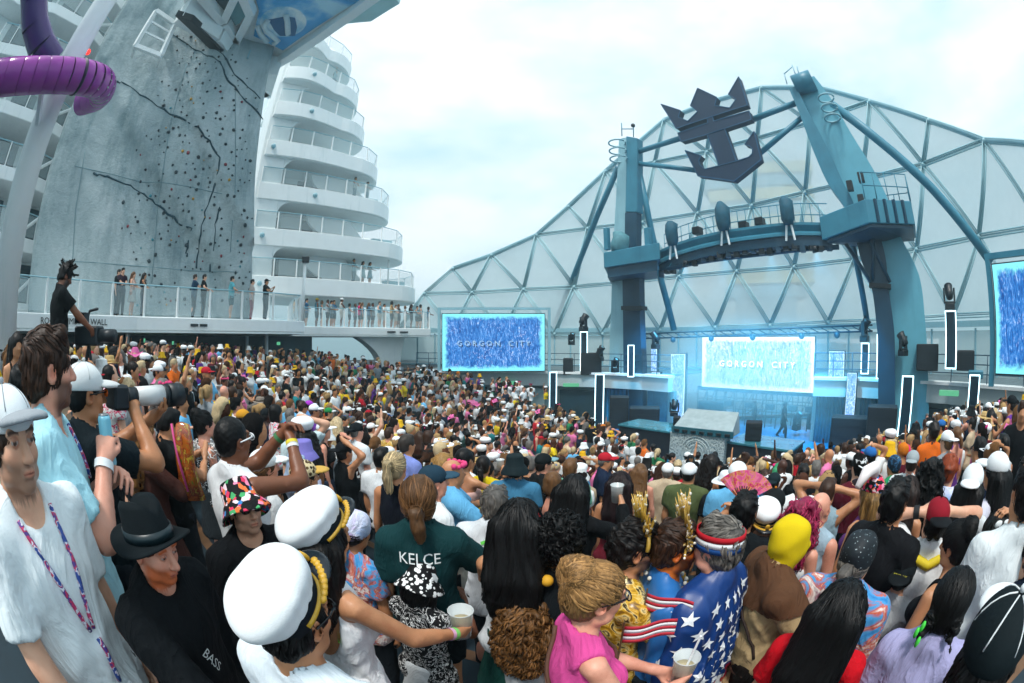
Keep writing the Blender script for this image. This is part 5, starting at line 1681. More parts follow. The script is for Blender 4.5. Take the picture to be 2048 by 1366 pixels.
class Body:
	"""joints and volumes of one standing figure facing +Y, 1.75 m tall before scaling"""
	def __init__(s, fem=False, build=1.0, pose='down', yaw=0, pitch=0, roll=0, sit=False, lean=0, custom=None):
		s.fem, s.b, s.pose = fem, build, pose
		s.sw = (.158 if fem else .185) * (.55 + .45 * build); s.ar = (.84 if fem else 1.0) * (.6 + .4 * build)
		s.HM = head_matrix(yaw, pitch, roll)
		ps = custom or POSES[pose]
		rh, rhint, rp = ps[0], ps[1], ps[2]
		l = ps[3] or ((-rh[0], rh[1], rh[2]), (-rhint[0], rhint[1], rhint[2]), (-rp[0], rp[1], rp[2]))
		s.arms = []
		for sd, (h, hint, pn) in ((1, (rh, rhint, rp)), (-1, l)):
			up = max(0, h[2] - 1.45)
			S = Vector((sd * (s.sw - .05 * min(1, up * 2)), -.012, 1.415 + .07 * min(1, up * 2)))
			E, W = ik(S, h, .29, .255, hint)
			s.arms.append((S, E, W, Vector(pn)))
	def torso(s, g=0.0):
		b = s.b
		if s.fem:
			p = [cap((-.075, -.01, .93), (.075, -.01, .93), .105 * b + g, s=(1, .86, 1), k=.06), ell((0, .0, 1.09), (.125 * b + g, .098 * b + g, .16), .06),
				 ell((0, -.008, 1.27), (.142 * b + g, .105 * b + g, .17 + g), .06)]
			for sd in (-1, 1): p.append(ell((sd * .07, .078 * b, 1.255), (.062 + g, .062 + g, .062 + g), .03))
		else:
			p = [cap((-.07, 0, .94), (.07, 0, .94), .105 * b + g, s=(1, .84, 1), k=.06), ell((0, .004, 1.09), (.145 * b + g, .108 * b + g, .17), .06),
				 ell((0, -.008, 1.28), (.168 * b + g, .118 * b + g, .18 + g), .06)]
		w = s.sw - .04
		p += [cap((-w, -.012, 1.405), (w, -.012, 1.405), .055 * s.ar + g, k=.05)]
		for sd in (-1, 1): p.append(cap((0, -.02, 1.50), (sd * w, -.014, 1.425), .044 + g, .042 * s.ar + g, k=.04))
		return p
	def neck(s, g=0.0):
		r = .047 if s.fem else .056
		h = s.HM @ Vector((0, -.02, -.04))
		return [cap((0, -.018, 1.40), tuple(h), r + .006 + g, r + g, k=.03)]
	def armp(s, g=0.0, upto=2.0, k=.022, hem=0.0):
		"""upto: 0..1 along the upper arm, 1..2 along the forearm"""
		out = []; a_ = s.ar
		for S, E, W, pn in s.arms:
			for i, (p, q, r0, r1) in enumerate(((S, E, .054, .043), (E, W, .042, .029))):
				f = min(1, upto - i)
				if f <= 0: break
				q2 = p.lerp(q, f); rr = (r0 + (r1 - r0) * f)
				cut = None
				if f < 1 or (g > 0 and i == 1):
					d = (q - p).normalized(); cut = (V(*q2), V(*d))
					q2 = q2 + d * .03
				out.append(cap(tuple(p), tuple(q2), r0 * a_ + g + (.004 if g else 0), rr * a_ + g + hem, k=k, cut=cut))
				if i == 1 and not g: out.append(cap(tuple(p.lerp(q, .15)), tuple(p.lerp(q, .5)), .043 * a_, .036 * a_, k=.02))
		return out
	def hands(s, fine=True):
		out, zones = [], []
		for sd, (S, E, W, pn) in zip((1, -1), s.arms):
			d = (W - E).normalized()
			pn = (pn - d * pn.dot(d)).normalized()
			side = d.cross(pn).normalized() * sd                      # towards the thumb is -side
			sc = (.92 if s.fem else 1.0)
			Pt = lambda a, b, c: tuple(W + d * a * sc + side * b * sc + pn * c * sc)
			out.append(cap(tuple(W - d * .02), Pt(.03, 0, 0), .027 * sc, .024 * sc, k=.015))
			curl = .55 if s.pose in ('down', 'loose', 'walk', 'head', 'ears') else (.9 if s.pose not in ('rail', 'both_up', 'up', 'upL') else .25)
			for i in range(4):
				o = (i - 1.5)
				kn = Pt(.088 - .006 * abs(o - .2), o * .0195, .002)
				out.append(cap(Pt(.02, o * .012, 0), kn, .0145 * sc, .0125 * sc, k=.010))
				L = (.046, .050, .046, .037)[i] if True else 0
				a1, a2 = curl, curl * 2.0
				m1 = Vector(kn) + (d * math.cos(a1) + pn * math.sin(a1) + side * o * .10) * L * sc
				m2 = m1 + (d * math.cos(a2) + pn * math.sin(a2) + side * o * .05) * L * .85 * sc
				out += [cap(kn, tuple(m1), .0098 * sc, .0088 * sc, k=.004), cap(tuple(m1), tuple(m2), .0086 * sc, .0072 * sc, k=.003)]
			t0 = Pt(.022, -.022, .006); t1 = Pt(.056, -.046, .018); t2 = Pt(.085, -.046, .036)
			out += [cap(t0, t1, .0145 * sc, .0118 * sc, k=.010), cap(t1, t2, .0112 * sc, .0086 * sc, k=.005)]
			c = np.array(Pt(.07, 0, .01)); zones.append((c - .095, c + .095))
		return out, zones
	def legs(s, g=0.0, z0=.0):
		out = []; b = .7 + .3 * s.b
		for sd in (-1, 1):
			st = .16 * sd if s.pose == 'walk' else 0
			hp, kn, an = (sd * .088, 0, .90), (sd * .098, .02 + st * .8, .50), (sd * .105, -.03 + st * 1.3 - (.1 if st < 0 else 0), .085 + (.06 if st < 0 else 0))
			out += [cap(hp, kn, .088 * b + g, .056 * b + g, k=.04), cap(kn, an, .053 * b + g, .036 * b + g, k=.03)]
			if not g:
				out += [ell((sd * .10, an[1] * .4 - .025, .36), (.05, .055, .12), .03), cap((an[0], an[1] - .02, an[2] - .04), (an[0] + sd * .02, an[1] + .15, an[2] - .055), .042, .030, s=(1, 1, .8), k=.03)]
		return out
	def head(s, fine):
		return [xf(p, s.HM) for p in head_prims(fine)]
LOD = {-1: (.024, .0040), 0: (.026, .0064), 1: (.034, .0135), 2: (.044, .0235), 3: (.070, .042)}
CACHE = {}
def body_mesh(B, lod, look=None, key=None):
	if key is not None and key in CACHE: return CACHE[key]
	h0, h1 = LOD[lod]
	pr = B.torso() + B.neck() + B.armp() + B.legs()
	hc = np.array(B.HM @ Vector((0, .01, 0)))
	zones = [(hc - V(.085, .12, .125), hc + V(.085, .12, .13))]
	if lod <= 1:
		hp, hz = B.hands(); pr += hp; zones += hz
	else:
		for S, E, W, pn in B.arms:
			d = (W - E).normalized(); pr.append(cap(tuple(W), tuple(W + d * .12), .036, .028, s=(1, 1, 1), k=.02))
	pr += B.head(lod <= 1)
	v, q = sdf_mesh(pr, h0, h1, zones, coarse=.82)
	cols = None
	if lod <= 1:
		loc = (v - np.array(B.HM.translation)) @ np.array(B.HM.to_3x3())
		m = (loc[:, 2] > -.14) & (np.abs(loc[:, 0]) < .1) & (np.abs(loc[:, 1]) < .13)
		cols = np.ones((len(v), 3)); cols[m] = face_paint(loc[m], look or {})
	me = np_mesh('person', v, q, SKIN, cols)
	if key is not None: CACHE[key] = me
	return me
def cloth_mesh(B, kind, lod, key=None, ph=0.0):
	"""garments: a thick shell round the body's own volumes, cut at neck, cuffs and hem, with folds"""
	if key is not None and key in CACHE: return CACHE[key]
	h0 = {-1: .0125, 0: .0125, 1: .020, 2: .034, 3: .068}[lod]
	if kind in ('trousers', 'shorts', 'skirt'): h0 = max(h0, .034)
	g = .015 if lod < 2 else .021
	amp = {-1: .0085, 0: .0085, 1: .008, 2: .005, 3: 0}[lod]
	sub, lo, hi, pr = [], .86, 1.6, []
	bz = Vector((0, .012, 1.51))
	if kind in ('tee', 'shirt', 'long', 'jersey', 'hoodie', 'vest', 'halfzip', 'poncho', 'coat'):
		gg = g + (.012 if kind in ('hoodie', 'coat', 'jersey') else 0)
		up = {'tee': .62, 'jersey': .80, 'shirt': .72, 'vest': .0}.get(kind, 1.97)
		pr = B.torso(gg) + (B.armp(gg - .002, up, .02, .012 if up < 1 else .006) if up else [])
		sub.append(ell((0, .018 if kind != 'hoodie' else .03, 1.525), (.078, .085, .075) if kind != 'shirt' else (.07, .10, .11), .006, 's'))
		if kind == 'vest':
			for sd in (-1, 1): sub.append(ell((sd * (B.sw + .045), -.01, 1.40), (.075, .10, .11), .01, 's'))
		lo = {'coat': .62, 'hoodie': .84, 'jersey': .80, 'tee': .83, 'long': .84}.get(kind, .82)
		pr.append(cap((-.06, 0, lo + .02), (.06, 0, lo + .02), .118 * B.b + gg, s=(1, .86, 1), k=.06))
		if kind == 'hoodie': pr.append(ell((0, -.075, 1.47), (.105, .06, .06), .03))
		if kind == 'shirt':
			for sd in (-1, 1): pr.append(cap((sd * .03, .055, 1.475), (sd * .07, -.03, 1.515), .012, .014, k=.01))
	elif kind in ('tank', 'strap', 'halter', 'tube', 'corset', 'low_back'):
		pr = [p for p in B.torso(g * .8)]
		for sd in (-1, 1):
			sub.append(ell((sd * (B.sw + .035), -.01, 1.42), (.085, .12, .125), .008, 's'))
		if kind == 'tank': sub.append(ell((0, .03, 1.52), (.082, .11, .10), .006, 's'))
		if kind == 'strap': sub.append(ell((0, 0, 1.52), (.09, .2, .135), .006, 's'))
		if kind == 'halter':
			sub += [ell((0, -.16, 1.36), (.17, .14, .24), .006, 's'), ell((0, .03, 1.53), (.06, .12, .085), .006, 's')]
		if kind == 'low_back': sub += [ell((0, -.14, 1.36), (.10, .12, .20), .006, 's'), ell((0, .04, 1.50), (.08, .10, .10), .006, 's')]
		if kind in ('tube', 'corset'): hi = 1.32
		lo = .88
	elif kind == 'dress':
		pr = B.torso(g * .8) + [cap((0, 0, 1.0), (0, 0, .55), .13 * B.b, .25, s=(1, .9, 1), k=.06)]
		for sd in (-1, 1): sub.append(ell((sd * (B.sw + .035), -.01, 1.42), (.085, .12, .125), .008, 's'))
		sub.append(ell((0, .0, 1.52), (.09, .2, .12), .006, 's')); lo = .5
	elif kind == 'trousers':
		pr = [cap((-.07, 0, .94), (.07, 0, .94), .110 * B.b + g * .5, s=(1, .84, 1), k=.06)] + B.legs(g); lo, hi = .06, .97
	elif kind == 'shorts':
		pr = [cap((-.07, 0, .94), (.07, 0, .94), .110 * B.b + g * .5, s=(1, .84, 1), k=.06)] + B.legs(g * 1.3); lo, hi = .56, .97
	elif kind == 'skirt':
		pr = [cap((-.05, 0, 1.0), (.05, 0, 1.0), .115 * B.b, s=(1, .85, 1), k=.05), cap((0, 0, .95), (0, 0, .58), .15 * B.b, .23, s=(1, .9, 1), k=.05)]; lo, hi = .56, 1.05
	def post(F, X, Y, Z):
		if amp: F = F + folds(X, Y, Z, amp, ph)
		F = np.maximum(F, lo + .008 * np.sin(9 * X + 5 * Y) - Z); F = np.maximum(F, Z - hi)
		return F.astype(np.float32)
	v, q = sdf_mesh(pr + sub, h0, post=post)
	me = np_mesh(kind, v, q, CLOTH)
	if key is not None: CACHE[key] = me
	return me

# ---------------------------------------------------------------- hair (head coordinates)
def hair_mesh(style, lod, seed=0, under=False):
	key = ('hair', style, lod, seed if lod < 2 else 0, under)
	if key in CACHE: return CACHE[key]
	h0 = {-1: .0070, 0: .0070, 1: .0115, 2: .019, 3: .042}[lod]
	g = .009 if style not in ('short', 'quiff', 'fringe_back') else .006
	rr = random.Random(seed * 31 + 5)
	base = [ell((0, -.016, .034), (.079 + g, .097 + g * 1.1, .092 + g), .02), ell((0, -.052, -.03), (.062 + g, .05 + g, .065), .03)]
	face = [ell((0, .118, -.045), (.080, .082, .112), .012, 's')]
	nape = lambda z: [ell((0, -.02, z - .2), (.2, .2, .2), .01, 's')]
	ears = [ell((s * .088, .0, -.02), (.026, .032, .042), .008, 's') for s in (-1, 1)]
	amp, fr, streak = .0035, 95, 0
	pr, sub = list(base), face + nape(-.065) + ears
	if style == 'buzz':
		pr = [ell((0, -.015, .032), (.0785, .0965, .0935), .02), ell((0, -.05, -.02), (.060, .05, .06), .03)]; amp = .0012; fr = 200
	elif style == 'short':
		pr += [cap((-.04, .038, .108), (.04, .042, .110), .021, k=.02)]; amp = .004
	elif style == 'quiff':
		pr += [cap((-.04, .048, .108), (.045, .052, .116), .026, k=.02), ell((0, .0, .098), (.07, .085, .045), .02)]
		for i in range(12): pr.append(ell((rr.uniform(-.05, .05), rr.uniform(-.04, .065), .118 + rr.uniform(-.01, .015)), (.018, .022, .014), .012))
		amp = .006; fr = 110
	elif style == 'curlyshort':
		pr = [ell((0, -.016, .045), (.092, .108, .098), .02), ell((0, -.055, -.02), (.07, .056, .06), .03)]
		for i in range(60):
			a, b = rr.uniform(0, 6.28), rr.uniform(-.1, 1.4)
			pr.append(ell((.09 * math.cos(a) * math.cos(b), -.016 + .106 * math.sin(a) * math.cos(b), .045 + .098 * math.sin(b)), .019, .008))
		amp = .004; fr = 140
	elif style == 'dreads':
		pr = list(base)
		for i in range(46):
			a, b = rr.uniform(0, 6.28), rr.uniform(.15, 1.5)
			d = Vector((math.cos(a) * math.cos(b), math.sin(a) * math.cos(b), math.sin(b)))
			p = Vector((0, -.016, .04)) + Vector((d.x * .08, d.y * .095, d.z * .09))
			pr.append(cap(tuple(p), tuple(p + d * rr.uniform(.05, .10) + Vector((rr.uniform(-.03, .03), rr.uniform(-.02, .03), .0))), .013, .007, k=.006))
		amp = .003
	elif style in ('long', 'longwavy', 'longblunt'):
		L = .44 if style != 'longblunt' else .34
		pr = [ell((0, -.018, .034), (.092, .108, .100), .02), ell((0, -.055, -.03), (.085, .062, .10), .03)]
		for i in range(9):
			x = (i - 4) * .021; ww = rr.uniform(.9, 1.15)
			pts = [(x * .9, -.085, .02), (x * 1.0, -.112, -.10), (x * 1.15, -.158, -.22), (x * 1.12 * ww, -.172, -L * .75), (x * .95 * ww + rr.uniform(-.01, .01), -.165, -L * rr.uniform(.9, 1.08))]
			for p, q, r0, r1 in zip(pts, pts[1:], (.045, .040, .034, .028), (.040, .034, .028, .012)): pr.append(cap(p, q, r0, r1, k=.016))
		for s in (-1, 1):
			pr += [cap((s * .078, -.01, .03), (s * .088, -.03, -.10), .026, .028, k=.02), cap((s * .088, -.03, -.10), (s * .105, -.09, -.24), .028, .024, k=.02), cap((s * .105, -.09, -.24), (s * .10, -.13, -.36), .024, .012, k=.02)]
		sub = [ell((0, .125, -.055), (.074, .088, .14), .012, 's')]
		amp, streak = (.004, 1) if style != 'longwavy' else (.008, 1)
	elif style in ('pony', 'lowpony'):
		z = .06 if style == 'pony' else -.02
		q_ = 1.0 if style == 'pony' else .58
		pts = [(0, -.10, z), (0, -.155, z + .01), (.01, -.175, z - .10 * q_), (.02, -.165, z - .22 * q_), (.0, -.15, z - .34 * q_)]
		for p, q, r0, r1 in zip(pts, pts[1:], (.024, .034, .034, .026), (.034, .034, .026, .008)): pr.append(cap(p, q, r0, r1, k=.01))
		sub = face + nape(-.07) + ears; amp, streak = .0022, 1
	elif style == 'bun':
		for i in range(16): 
			a = i * .7; pr.append(ell((.03 * math.cos(a), -.085 + .022 * math.sin(a * 1.3), .10 + .03 * math.sin(a)), .030, .010))
		sub = face + nape(-.075) + ears; amp, streak = .003, 1
	elif style in ('curlylong', 'curlybig'):
		k_ = 1.0 if style == 'curlylong' else 1.12
		pr = [ell((0, -.02, .035), (.105 * k_, .115 * k_, .105), .03), ell((0, -.05, -.12), (.135 * k_, .105 * k_, .17), .04), ell((0, -.08, -.25), (.125 * k_, .085, .12), .04)]
		for i in range(150):
			a = rr.uniform(0, 6.28); z = rr.uniform(-.36, .13); t = math.sqrt(max(.05, 1 - ((z + .10) / .27) ** 2))
			pr.append(ell((.140 * k_ * t * math.cos(a), -.045 + .115 * k_ * t * math.sin(a), z), rr.uniform(.012, .02), .014))
		sub = [ell((0, .13, -.06), (.072, .10, .13), .02, 's'), ell((0, .06, -.24), (.07, .09, .12), .02, 's')]; amp = .007; fr = 70
	elif style == 'bob':
		pr = [ell((0, -.018, .034), (.092, .108, .100), .02), ell((0, -.045, -.05), (.094, .080, .10), .03)]
		for s in (-1, 1): pr.append(cap((s * .078, .0, .03), (s * .084, .0, -.12), .024, .020, k=.02))
		sub = [ell((0, .125, -.055), (.074, .088, .14), .012, 's'), ell((0, -.02, -.36), (.25, .25, .21), .01, 's')]; amp, streak = .004, 1
	elif style == 'braids':
		for s in (-1, 1):
			for i in range(11):
				z = -.03 - i * .034; pr.append(ell((s * (.066 + .012 * (i > 2)) + (.006 if i % 2 else -.006), -.085 - .05 * min(1, i / 5), z), (.021, .02, .022), .006))
		sub = face + nape(-.07) + ears; amp, streak = .0025, 1
	elif style == 'fringe_back':                      # receding, combed
		pr = [ell((0, -.03, .030), (.083, .088, .088), .02), ell((0, -.055, -.02), (.066, .054, .062), .03)]; sub = face + [ell((0, .09, .09), (.06, .075, .05), .02, 's')] + nape(-.06) + ears
	def post(F, X, Y, Z):
		if lod >= 3: return F
		if streak:
			an = np.arctan2(X, Y + .02) + .25 * gyr(X, Y, Z, 12, seed)
			F = F + amp * (.8 * np.sin(23 * an + seed) + .55 * np.sin(57 * an + 7 * Z) + .4 * np.sin(97 * an + 5 * Z + 2 * gyr(X, Y, Z, 20, seed)))
		else:
			F = F + amp * gyr(X, Y, Z, fr, seed)
		return F.astype(np.float32)
	v, q = sdf_mesh(pr + sub, h0, post=post)
	cols = np.full((len(v), 3), .62) if lod < 2 else None  # hair volume darkened in its tint: painted shade of depth between the locks
	if lod < 2 and style != 'buzz':
		v, q, cols = strands(v, q, style, rr, {-1: 620, 0: 620, 1: 190}[lod])
	if under:
		c_ = V(0, -.014, .03); t_ = np.clip((v[:, 2] - .0) / .03, 0, 1)[:, None]; d_ = v - c_
		e_ = np.sqrt((d_[:, :1] / .077) ** 2 + (d_[:, 1:2] / .095) ** 2 + (d_[:, 2:] / .092) ** 2)
		v = c_ + d_ * (1 - t_ + t_ * np.minimum(1, 1.0 / np.maximum(e_, .3)))
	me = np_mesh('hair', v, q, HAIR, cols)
	CACHE[key] = me
	return me
def strands(v, q, style, rr, count):
	if style in ('curlylong', 'curlybig'): count = int(count * 1.9)
	"""locks of hair that lie on the volume and follow the style's flow, their ends lifting a little"""
	tree = BVHTree.FromPolygons(v.tolist(), q.tolist())
	long_ = style in ('long', 'longwavy', 'longblunt', 'bob'); curly = style in ('curlylong', 'curlybig', 'curlyshort')
	tied = style in ('pony', 'lowpony', 'bun', 'braids')
	n_, step, wid = (11, .034, .0030) if long_ else ((12, .017, .0026) if curly else ((10, .021, .0023) if tied else (5, .012, .0026)))
	if style == 'curlyshort': n_, step = 7, .009
	P_, Q_, C_ = [], [], []
	top = v[:, 2] > (v[:, 2].max() - (.16 if long_ or tied else 9))
	idx = np.nonzero(top)[0]
	knot = Vector((0, -.105, {'pony': .06, 'lowpony': -.02, 'bun': .10, 'braids': -.04}.get(style, 0)))
	for s in range(count):
		p = Vector(v[idx[rr.randrange(len(idx))]])
		loc, nrm, _, _ = tree.find_nearest(p)
		tint = .55 + 1.0 * rr.random() ** 1.6
		lift = .0015 + .004 * rr.random(); ph = rr.uniform(0, 6.28); fr = rr.uniform(.7, 1.2)
		jit = Vector((rr.gauss(0, .22), rr.gauss(0, .22), rr.gauss(0, .15)))
		line = []
		prev = None
		for i in range(n_):
			loc, nrm, _, _ = tree.find_nearest(p)
			if loc is None: break
			if long_ or style in ('curlylong', 'curlybig'): f = Vector((0, -.25 if p.z > .05 else 0, -1))
			elif tied:
				f = knot - p
				if f.length < .05 or p.z < knot.z - .05 and p.y < -.12: f = Vector((0, 0, -1))
			elif style == 'curlyshort': f = Vector((math.sin(ph + i), math.cos(ph * 1.7 + i), .3))
			else: f = Vector((p.x * 3, .6 if p.z > .06 else -.3, -.35 - (.7 if p.z < .06 else 0)))
			f = f.normalized() + jit * .6
			t = f - nrm * f.dot(nrm)
			if t.length < .15: t = prev or Vector((0, -1, -.3))
			t.normalize()
			if prev: t = (t + prev * .8).normalized()
			prev = t
			lf = lift + (.006 * (i / n_) ** 2 if not long_ else .003 * i / n_)
			off = Vector((0, 0, 0))
			if curly or style == 'longwavy':
				b_ = t.cross(nrm); a_ = (.011 if curly else .006) * min(1, i / 3)
				off = (nrm * (1 + math.cos(ph + i * 1.5 * fr)) + b_ * math.sin(ph + i * 1.5 * fr)) * a_
			pt = loc + nrm * lf + off
			line.append((pt, nrm, t))
			p = loc + t * step
			if long_ and p.z < v[:, 2].min() + .01: break
		if len(line) < 3: continue
		b0 = len(P_)
		for i, (pt, nrm, t) in enumerate(line):
			w = wid * (.5 + .9 * math.sin(math.pi * (.12 + .86 * i / (len(line) - 1)))) * (.7 + .6 * fr)
			b_ = t.cross(nrm); b_.normalize()
			P_ += [pt + b_ * w, pt + nrm * w * .7, pt - b_ * w]
			C_ += [tint] * 3
		for i in range(len(line) - 1):
			a = b0 + 3 * i
			Q_ += [(a, a + 1, a + 4, a + 3), (a + 1, a + 2, a + 5, a + 4)]
	m = len(v)
	V2 = np.concatenate([v, np.array([tuple(p) for p in P_])]) if P_ else v
	Q2 = np.concatenate([q, np.array(Q_) + m]) if Q_ else q
	c = np.ones((len(V2), 3)) * .62  # volume under the locks keeps its painted depth shade
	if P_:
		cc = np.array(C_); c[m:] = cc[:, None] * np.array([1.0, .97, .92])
	return V2, Q2, c

# ---------------------------------------------------------------- hats (head coordinates)
def lathe_np(prof, n=28, squash=.86, c=(0, -.012, 0), wob=None):
	vs = [[r * squash * math.cos(2 * math.pi * k / n) + c[0], r * math.sin(2 * math.pi * k / n) + c[1], z + c[2]] for r, z in prof for k in range(n)]
	q = [[i * n + k, i * n + (k + 1) % n, (i + 1) * n + (k + 1) % n, (i + 1) * n + k] for i in range(len(prof) - 1) for k in range(n)]
	v = np.array(vs)
	if wob is not None: v = wob(v)
	return v, np.array(q)
def hat_parts(kind, lod):
	"""[(name, mesh, material, colour index)] ; colour 0 the hat's own, 1 its second"""
	key = ('hat', kind, lod)
	if key in CACHE: return CACHE[key]
	h = {-1: .007, 0: .007, 1: .010, 2: .015, 3: .040}[lod]; n = {-1: 40, 0: 40, 1: 26, 2: 16, 3: 8}[lod]
	out = []
	def sd(name, pr, mat=HATCL, ci=0, post=None):
		v, q = sdf_mesh(pr, h, post=post); out.append((name, np_mesh(name, v, q, mat), ci))
	def la(name, prof, mat=HATCL, ci=0, wob=None, sq=.86):
		v, q = lathe_np(prof, n, sq, wob=wob); out.append((name, np_mesh(name, v, q, mat), ci))
	if kind in ('cap', 'capback'):
		s = 1 if kind == 'cap' else -1
		sd('cap_crown', [ell((0, -.012, .046), (.088, .107, .088), .01), ell((0, -.012, -.12), (.2, .2, .155), .006, 's')])
		sd('cap_bill', [ell((0, -.012 + s * .120, .040), (.080, .092, .024), .005), ell((0, -.012 + s * .120, .023), (.078, .104, .024), .004, 's'), ell((0, -.012 - s * .05, .04), (.1, .12, .1), .004, 's')], ci=1)
		if lod < 2:
			b = MB().ball((0, -.012, .143), .009, 8, 5).build('cap_button', HATCL, None, True); me = b.data; bpy.data.objects.remove(b); out.append(('cap_button', me, 1))
		if lod < 1:
			b = MB()
			for k_ in range(6): b.tube([(.0885 * math.sin(R(t_)) * math.cos(k_ * 1.047), -.012 + .1075 * math.sin(R(t_)) * math.sin(k_ * 1.047), .046 + .0885 * math.cos(R(t_))) for t_ in range(6, 90, 14)], .0022, 4)
			o = b.build('cap_seam', HATCL, None, True); me = o.data; bpy.data.objects.remove(o); out.append(('cap_seam', me, 1))
	elif kind == 'bucket':
		la('bucket_hat', [(0, .135), (.05, .137), (.088, .130), (.095, .118), (.106, .035), (.113, .03), (.158, -.034), (.160, -.041), (.155, -.043), (.108, .02), (.100, .03), (.09, .11), (0, .125)],
		   wob=lambda v: v + np.stack([0 * v[:, 0], 0 * v[:, 0], .008 * np.sin(3 * np.arctan2(v[:, 1], v[:, 0])) * (v[:, 2] < .03)], 1))
	elif kind in ('fedora', 'cowboy', 'sunhat', 'straw'):
		br = {'fedora': .172, 'cowboy': .20, 'sunhat': .19, 'straw': .165}[kind]; ht = .165 if kind in ('fedora', 'cowboy') else .125
		def wob(v):
			a = np.arctan2(v[:, 1], v[:, 0]); r = np.hypot(v[:, 0] / .86, v[:, 1] + .012); v = v.copy()
			top = v[:, 2] > ht * .8
			if kind in ('fedora', 'cowboy'): v[:, 2] -= top * .035 * np.exp(-(v[:, 0] / .028) ** 2) * (1 + .0 * a); v[:, 0] *= np.where(top, 1 - .18 * np.clip((v[:, 1] + .01) / .09, 0, 1), 1)
			brim = r > .115
			v[:, 2] += np.where(brim, (.022 if kind == 'fedora' else (.05 if kind == 'cowboy' else .012)) * np.cos(2 * a + math.pi) * ((r - .115) / .07) + (.012 if kind == 'fedora' else 0), 0)
			return v
		la('hat_body', [(0, ht), (.04, ht + .004), (.078, ht), (.092, ht - .02), (.104, .045), (.108, .036), (br - .01, .028), (br, .026), (br, .020), (.106, .026), (.098, .036), (.088, ht - .03), (0, ht - .012)], wob=wob)
		la('hat_band', [(.1015, .074), (.1055, .074), (.1095, .040), (.1055, .040)], mat=SATIN, ci=1)
	elif kind == 'captain':
		tilt = np.array(Matrix.Rotation(.0, 3, 'X'))
		sd('white_top', [ell((0, -.028, .118), (.112, .127, .052), .03), ell((0, -.02, .075), (.098, .112, .05), .03), ell((0, -.055, .122), (.092, .085, .062), .04), ell((0, .042, .118), (.092, .07, .047), .03)], ci=0,
		   post=lambda F, X, Y, Z: (F + .004 * gyr(X, Y, Z, 22) + .0022 * np.maximum(0, np.sin(11 * np.arctan2(X, Y) + 30 * Z + 2 * gyr(X, Y, Z, 15))) * np.clip((.125 - Z) / .04, 0, 1)).astype(np.float32) if lod < 2 else F)
		la('hat_band', [(.098, .082), (.106, .082), (.1075, .030), (.099, .030)], ci=1, sq=.88)
		sd('visor', [ell((0, .088, .030), (.083, .078, .018), .004), ell((0, .086, .016), (.081, .085, .018), .003, 's'), ell((0, -.03, .03), (.098, .118, .1), .004, 's')], PLAST, 1)
		if lod < 2:
			gold = objcol('gold_braid', .4, var=.25, bscale=160, bstr=.5, spec=.7)
			mb = MB()
			for s in (-1, 1):
				for i in range(9):
					a = R(90 - s * (12 + i * 7.2)); rr_ = .128 - .0012 * i
					mb.ball((rr_ * .80 * math.cos(a), -.012 + rr_ * 1.12 * math.sin(a), .040 - .0009 * i), (.014, .014, .009), 7, 4)
			mb.ball((0, .125, .062), (.020, .009, .022), 8, 5)
			o = mb.build('oak_leaves', gold, None, True); me = o.data; bpy.data.objects.remove(o); out.append(('oak_leaves', me, 2))
			mb = MB(); mb.tube([(.1055 * .88 * math.cos(R(a)), -.012 + .108 * math.sin(R(a)), .040) for a in range(-20, 201, 10)], .008, 6)
			o = mb.build('gold_cord', gold, None, True); me = o.data; bpy.data.objects.remove(o); out.append(('gold_cord', me, 2))
	elif kind == 'sailor':
		la('sailor_cap', [(0, .15), (.06, .148), (.086, .125), (.095, .07), (.110, .075), (.124, .118), (.130, .116), (.116, .055), (.097, .04), (.092, .045), (.085, .11), (0, .13)])
	elif kind in ('beanie', 'hood', 'balaclava'):
		pr = [ell((0, -.016, .040), (.092, .110, .102), .02), ell((0, -.05, -.02), (.074, .062, .07), .03)]
		sub = [ell((0, .118, -.055), (.082, .082, .105), .012, 's'), ell((0, -.02, -.26), (.25, .25, .22), .01, 's')]
		if kind == 'hood':
			pr += [ell((0, -.03, -.06), (.098, .095, .12), .03), ell((0, -.055, .03), (.10, .10, .112), .03)]; sub = [ell((0, .125, -.03), (.068, .09, .115), .012, 's')]
		if kind == 'balaclava':
			pr += [ell((0, .02, -.03), (.082, .090, .095), .03), cap((0, .0, -.05), (0, -.01, -.19), .075, .085, k=.03), ell((0, .104, .0), (.03, .026, .026), .02)]; sub = []
		sd('knit_hood' if kind != 'beanie' else 'knit_cap', pr + sub, post=lambda F, X, Y, Z: (F + .0025 * gyr(X, Y, Z, 40)).astype(np.float32) if lod < 2 else F)
	elif kind == 'headband':
		for nm, z0, z1, ci in (('red_band', .058, .082, 0), ('white_band', .033, .058, 1), ('blue_band', .008, .033, 2)):
			la(nm, [(.104 - .02 * max(0, z1 - .05), z1), (.110 - .02 * max(0, z1 - .05), z1), (.112 - .02 * max(0, z0 - .05), z0), (.1025 - .02 * max(0, z0 - .05), z0)], ci=ci, sq=.85)
	elif kind in ('crown', 'crownb'):
		gold = objcol('crown_metal', .25, var=.4, bscale=70, bstr=.4, spec=.9); gem = objcol('crystal', .08, var=.5, bscale=30, spec=1)
		rr = random.Random(3); mb, g2, arc_ = MB(), MB(), MB()
		wide = 70 if kind == 'crownb' else 40
		arc_.tube([(.094 * math.cos(R(a)), .03 + .01 * math.sin(R(a)), .03 + .095 * math.sin(R(a))) for a in range(0, 181, 12)], .010, 7)
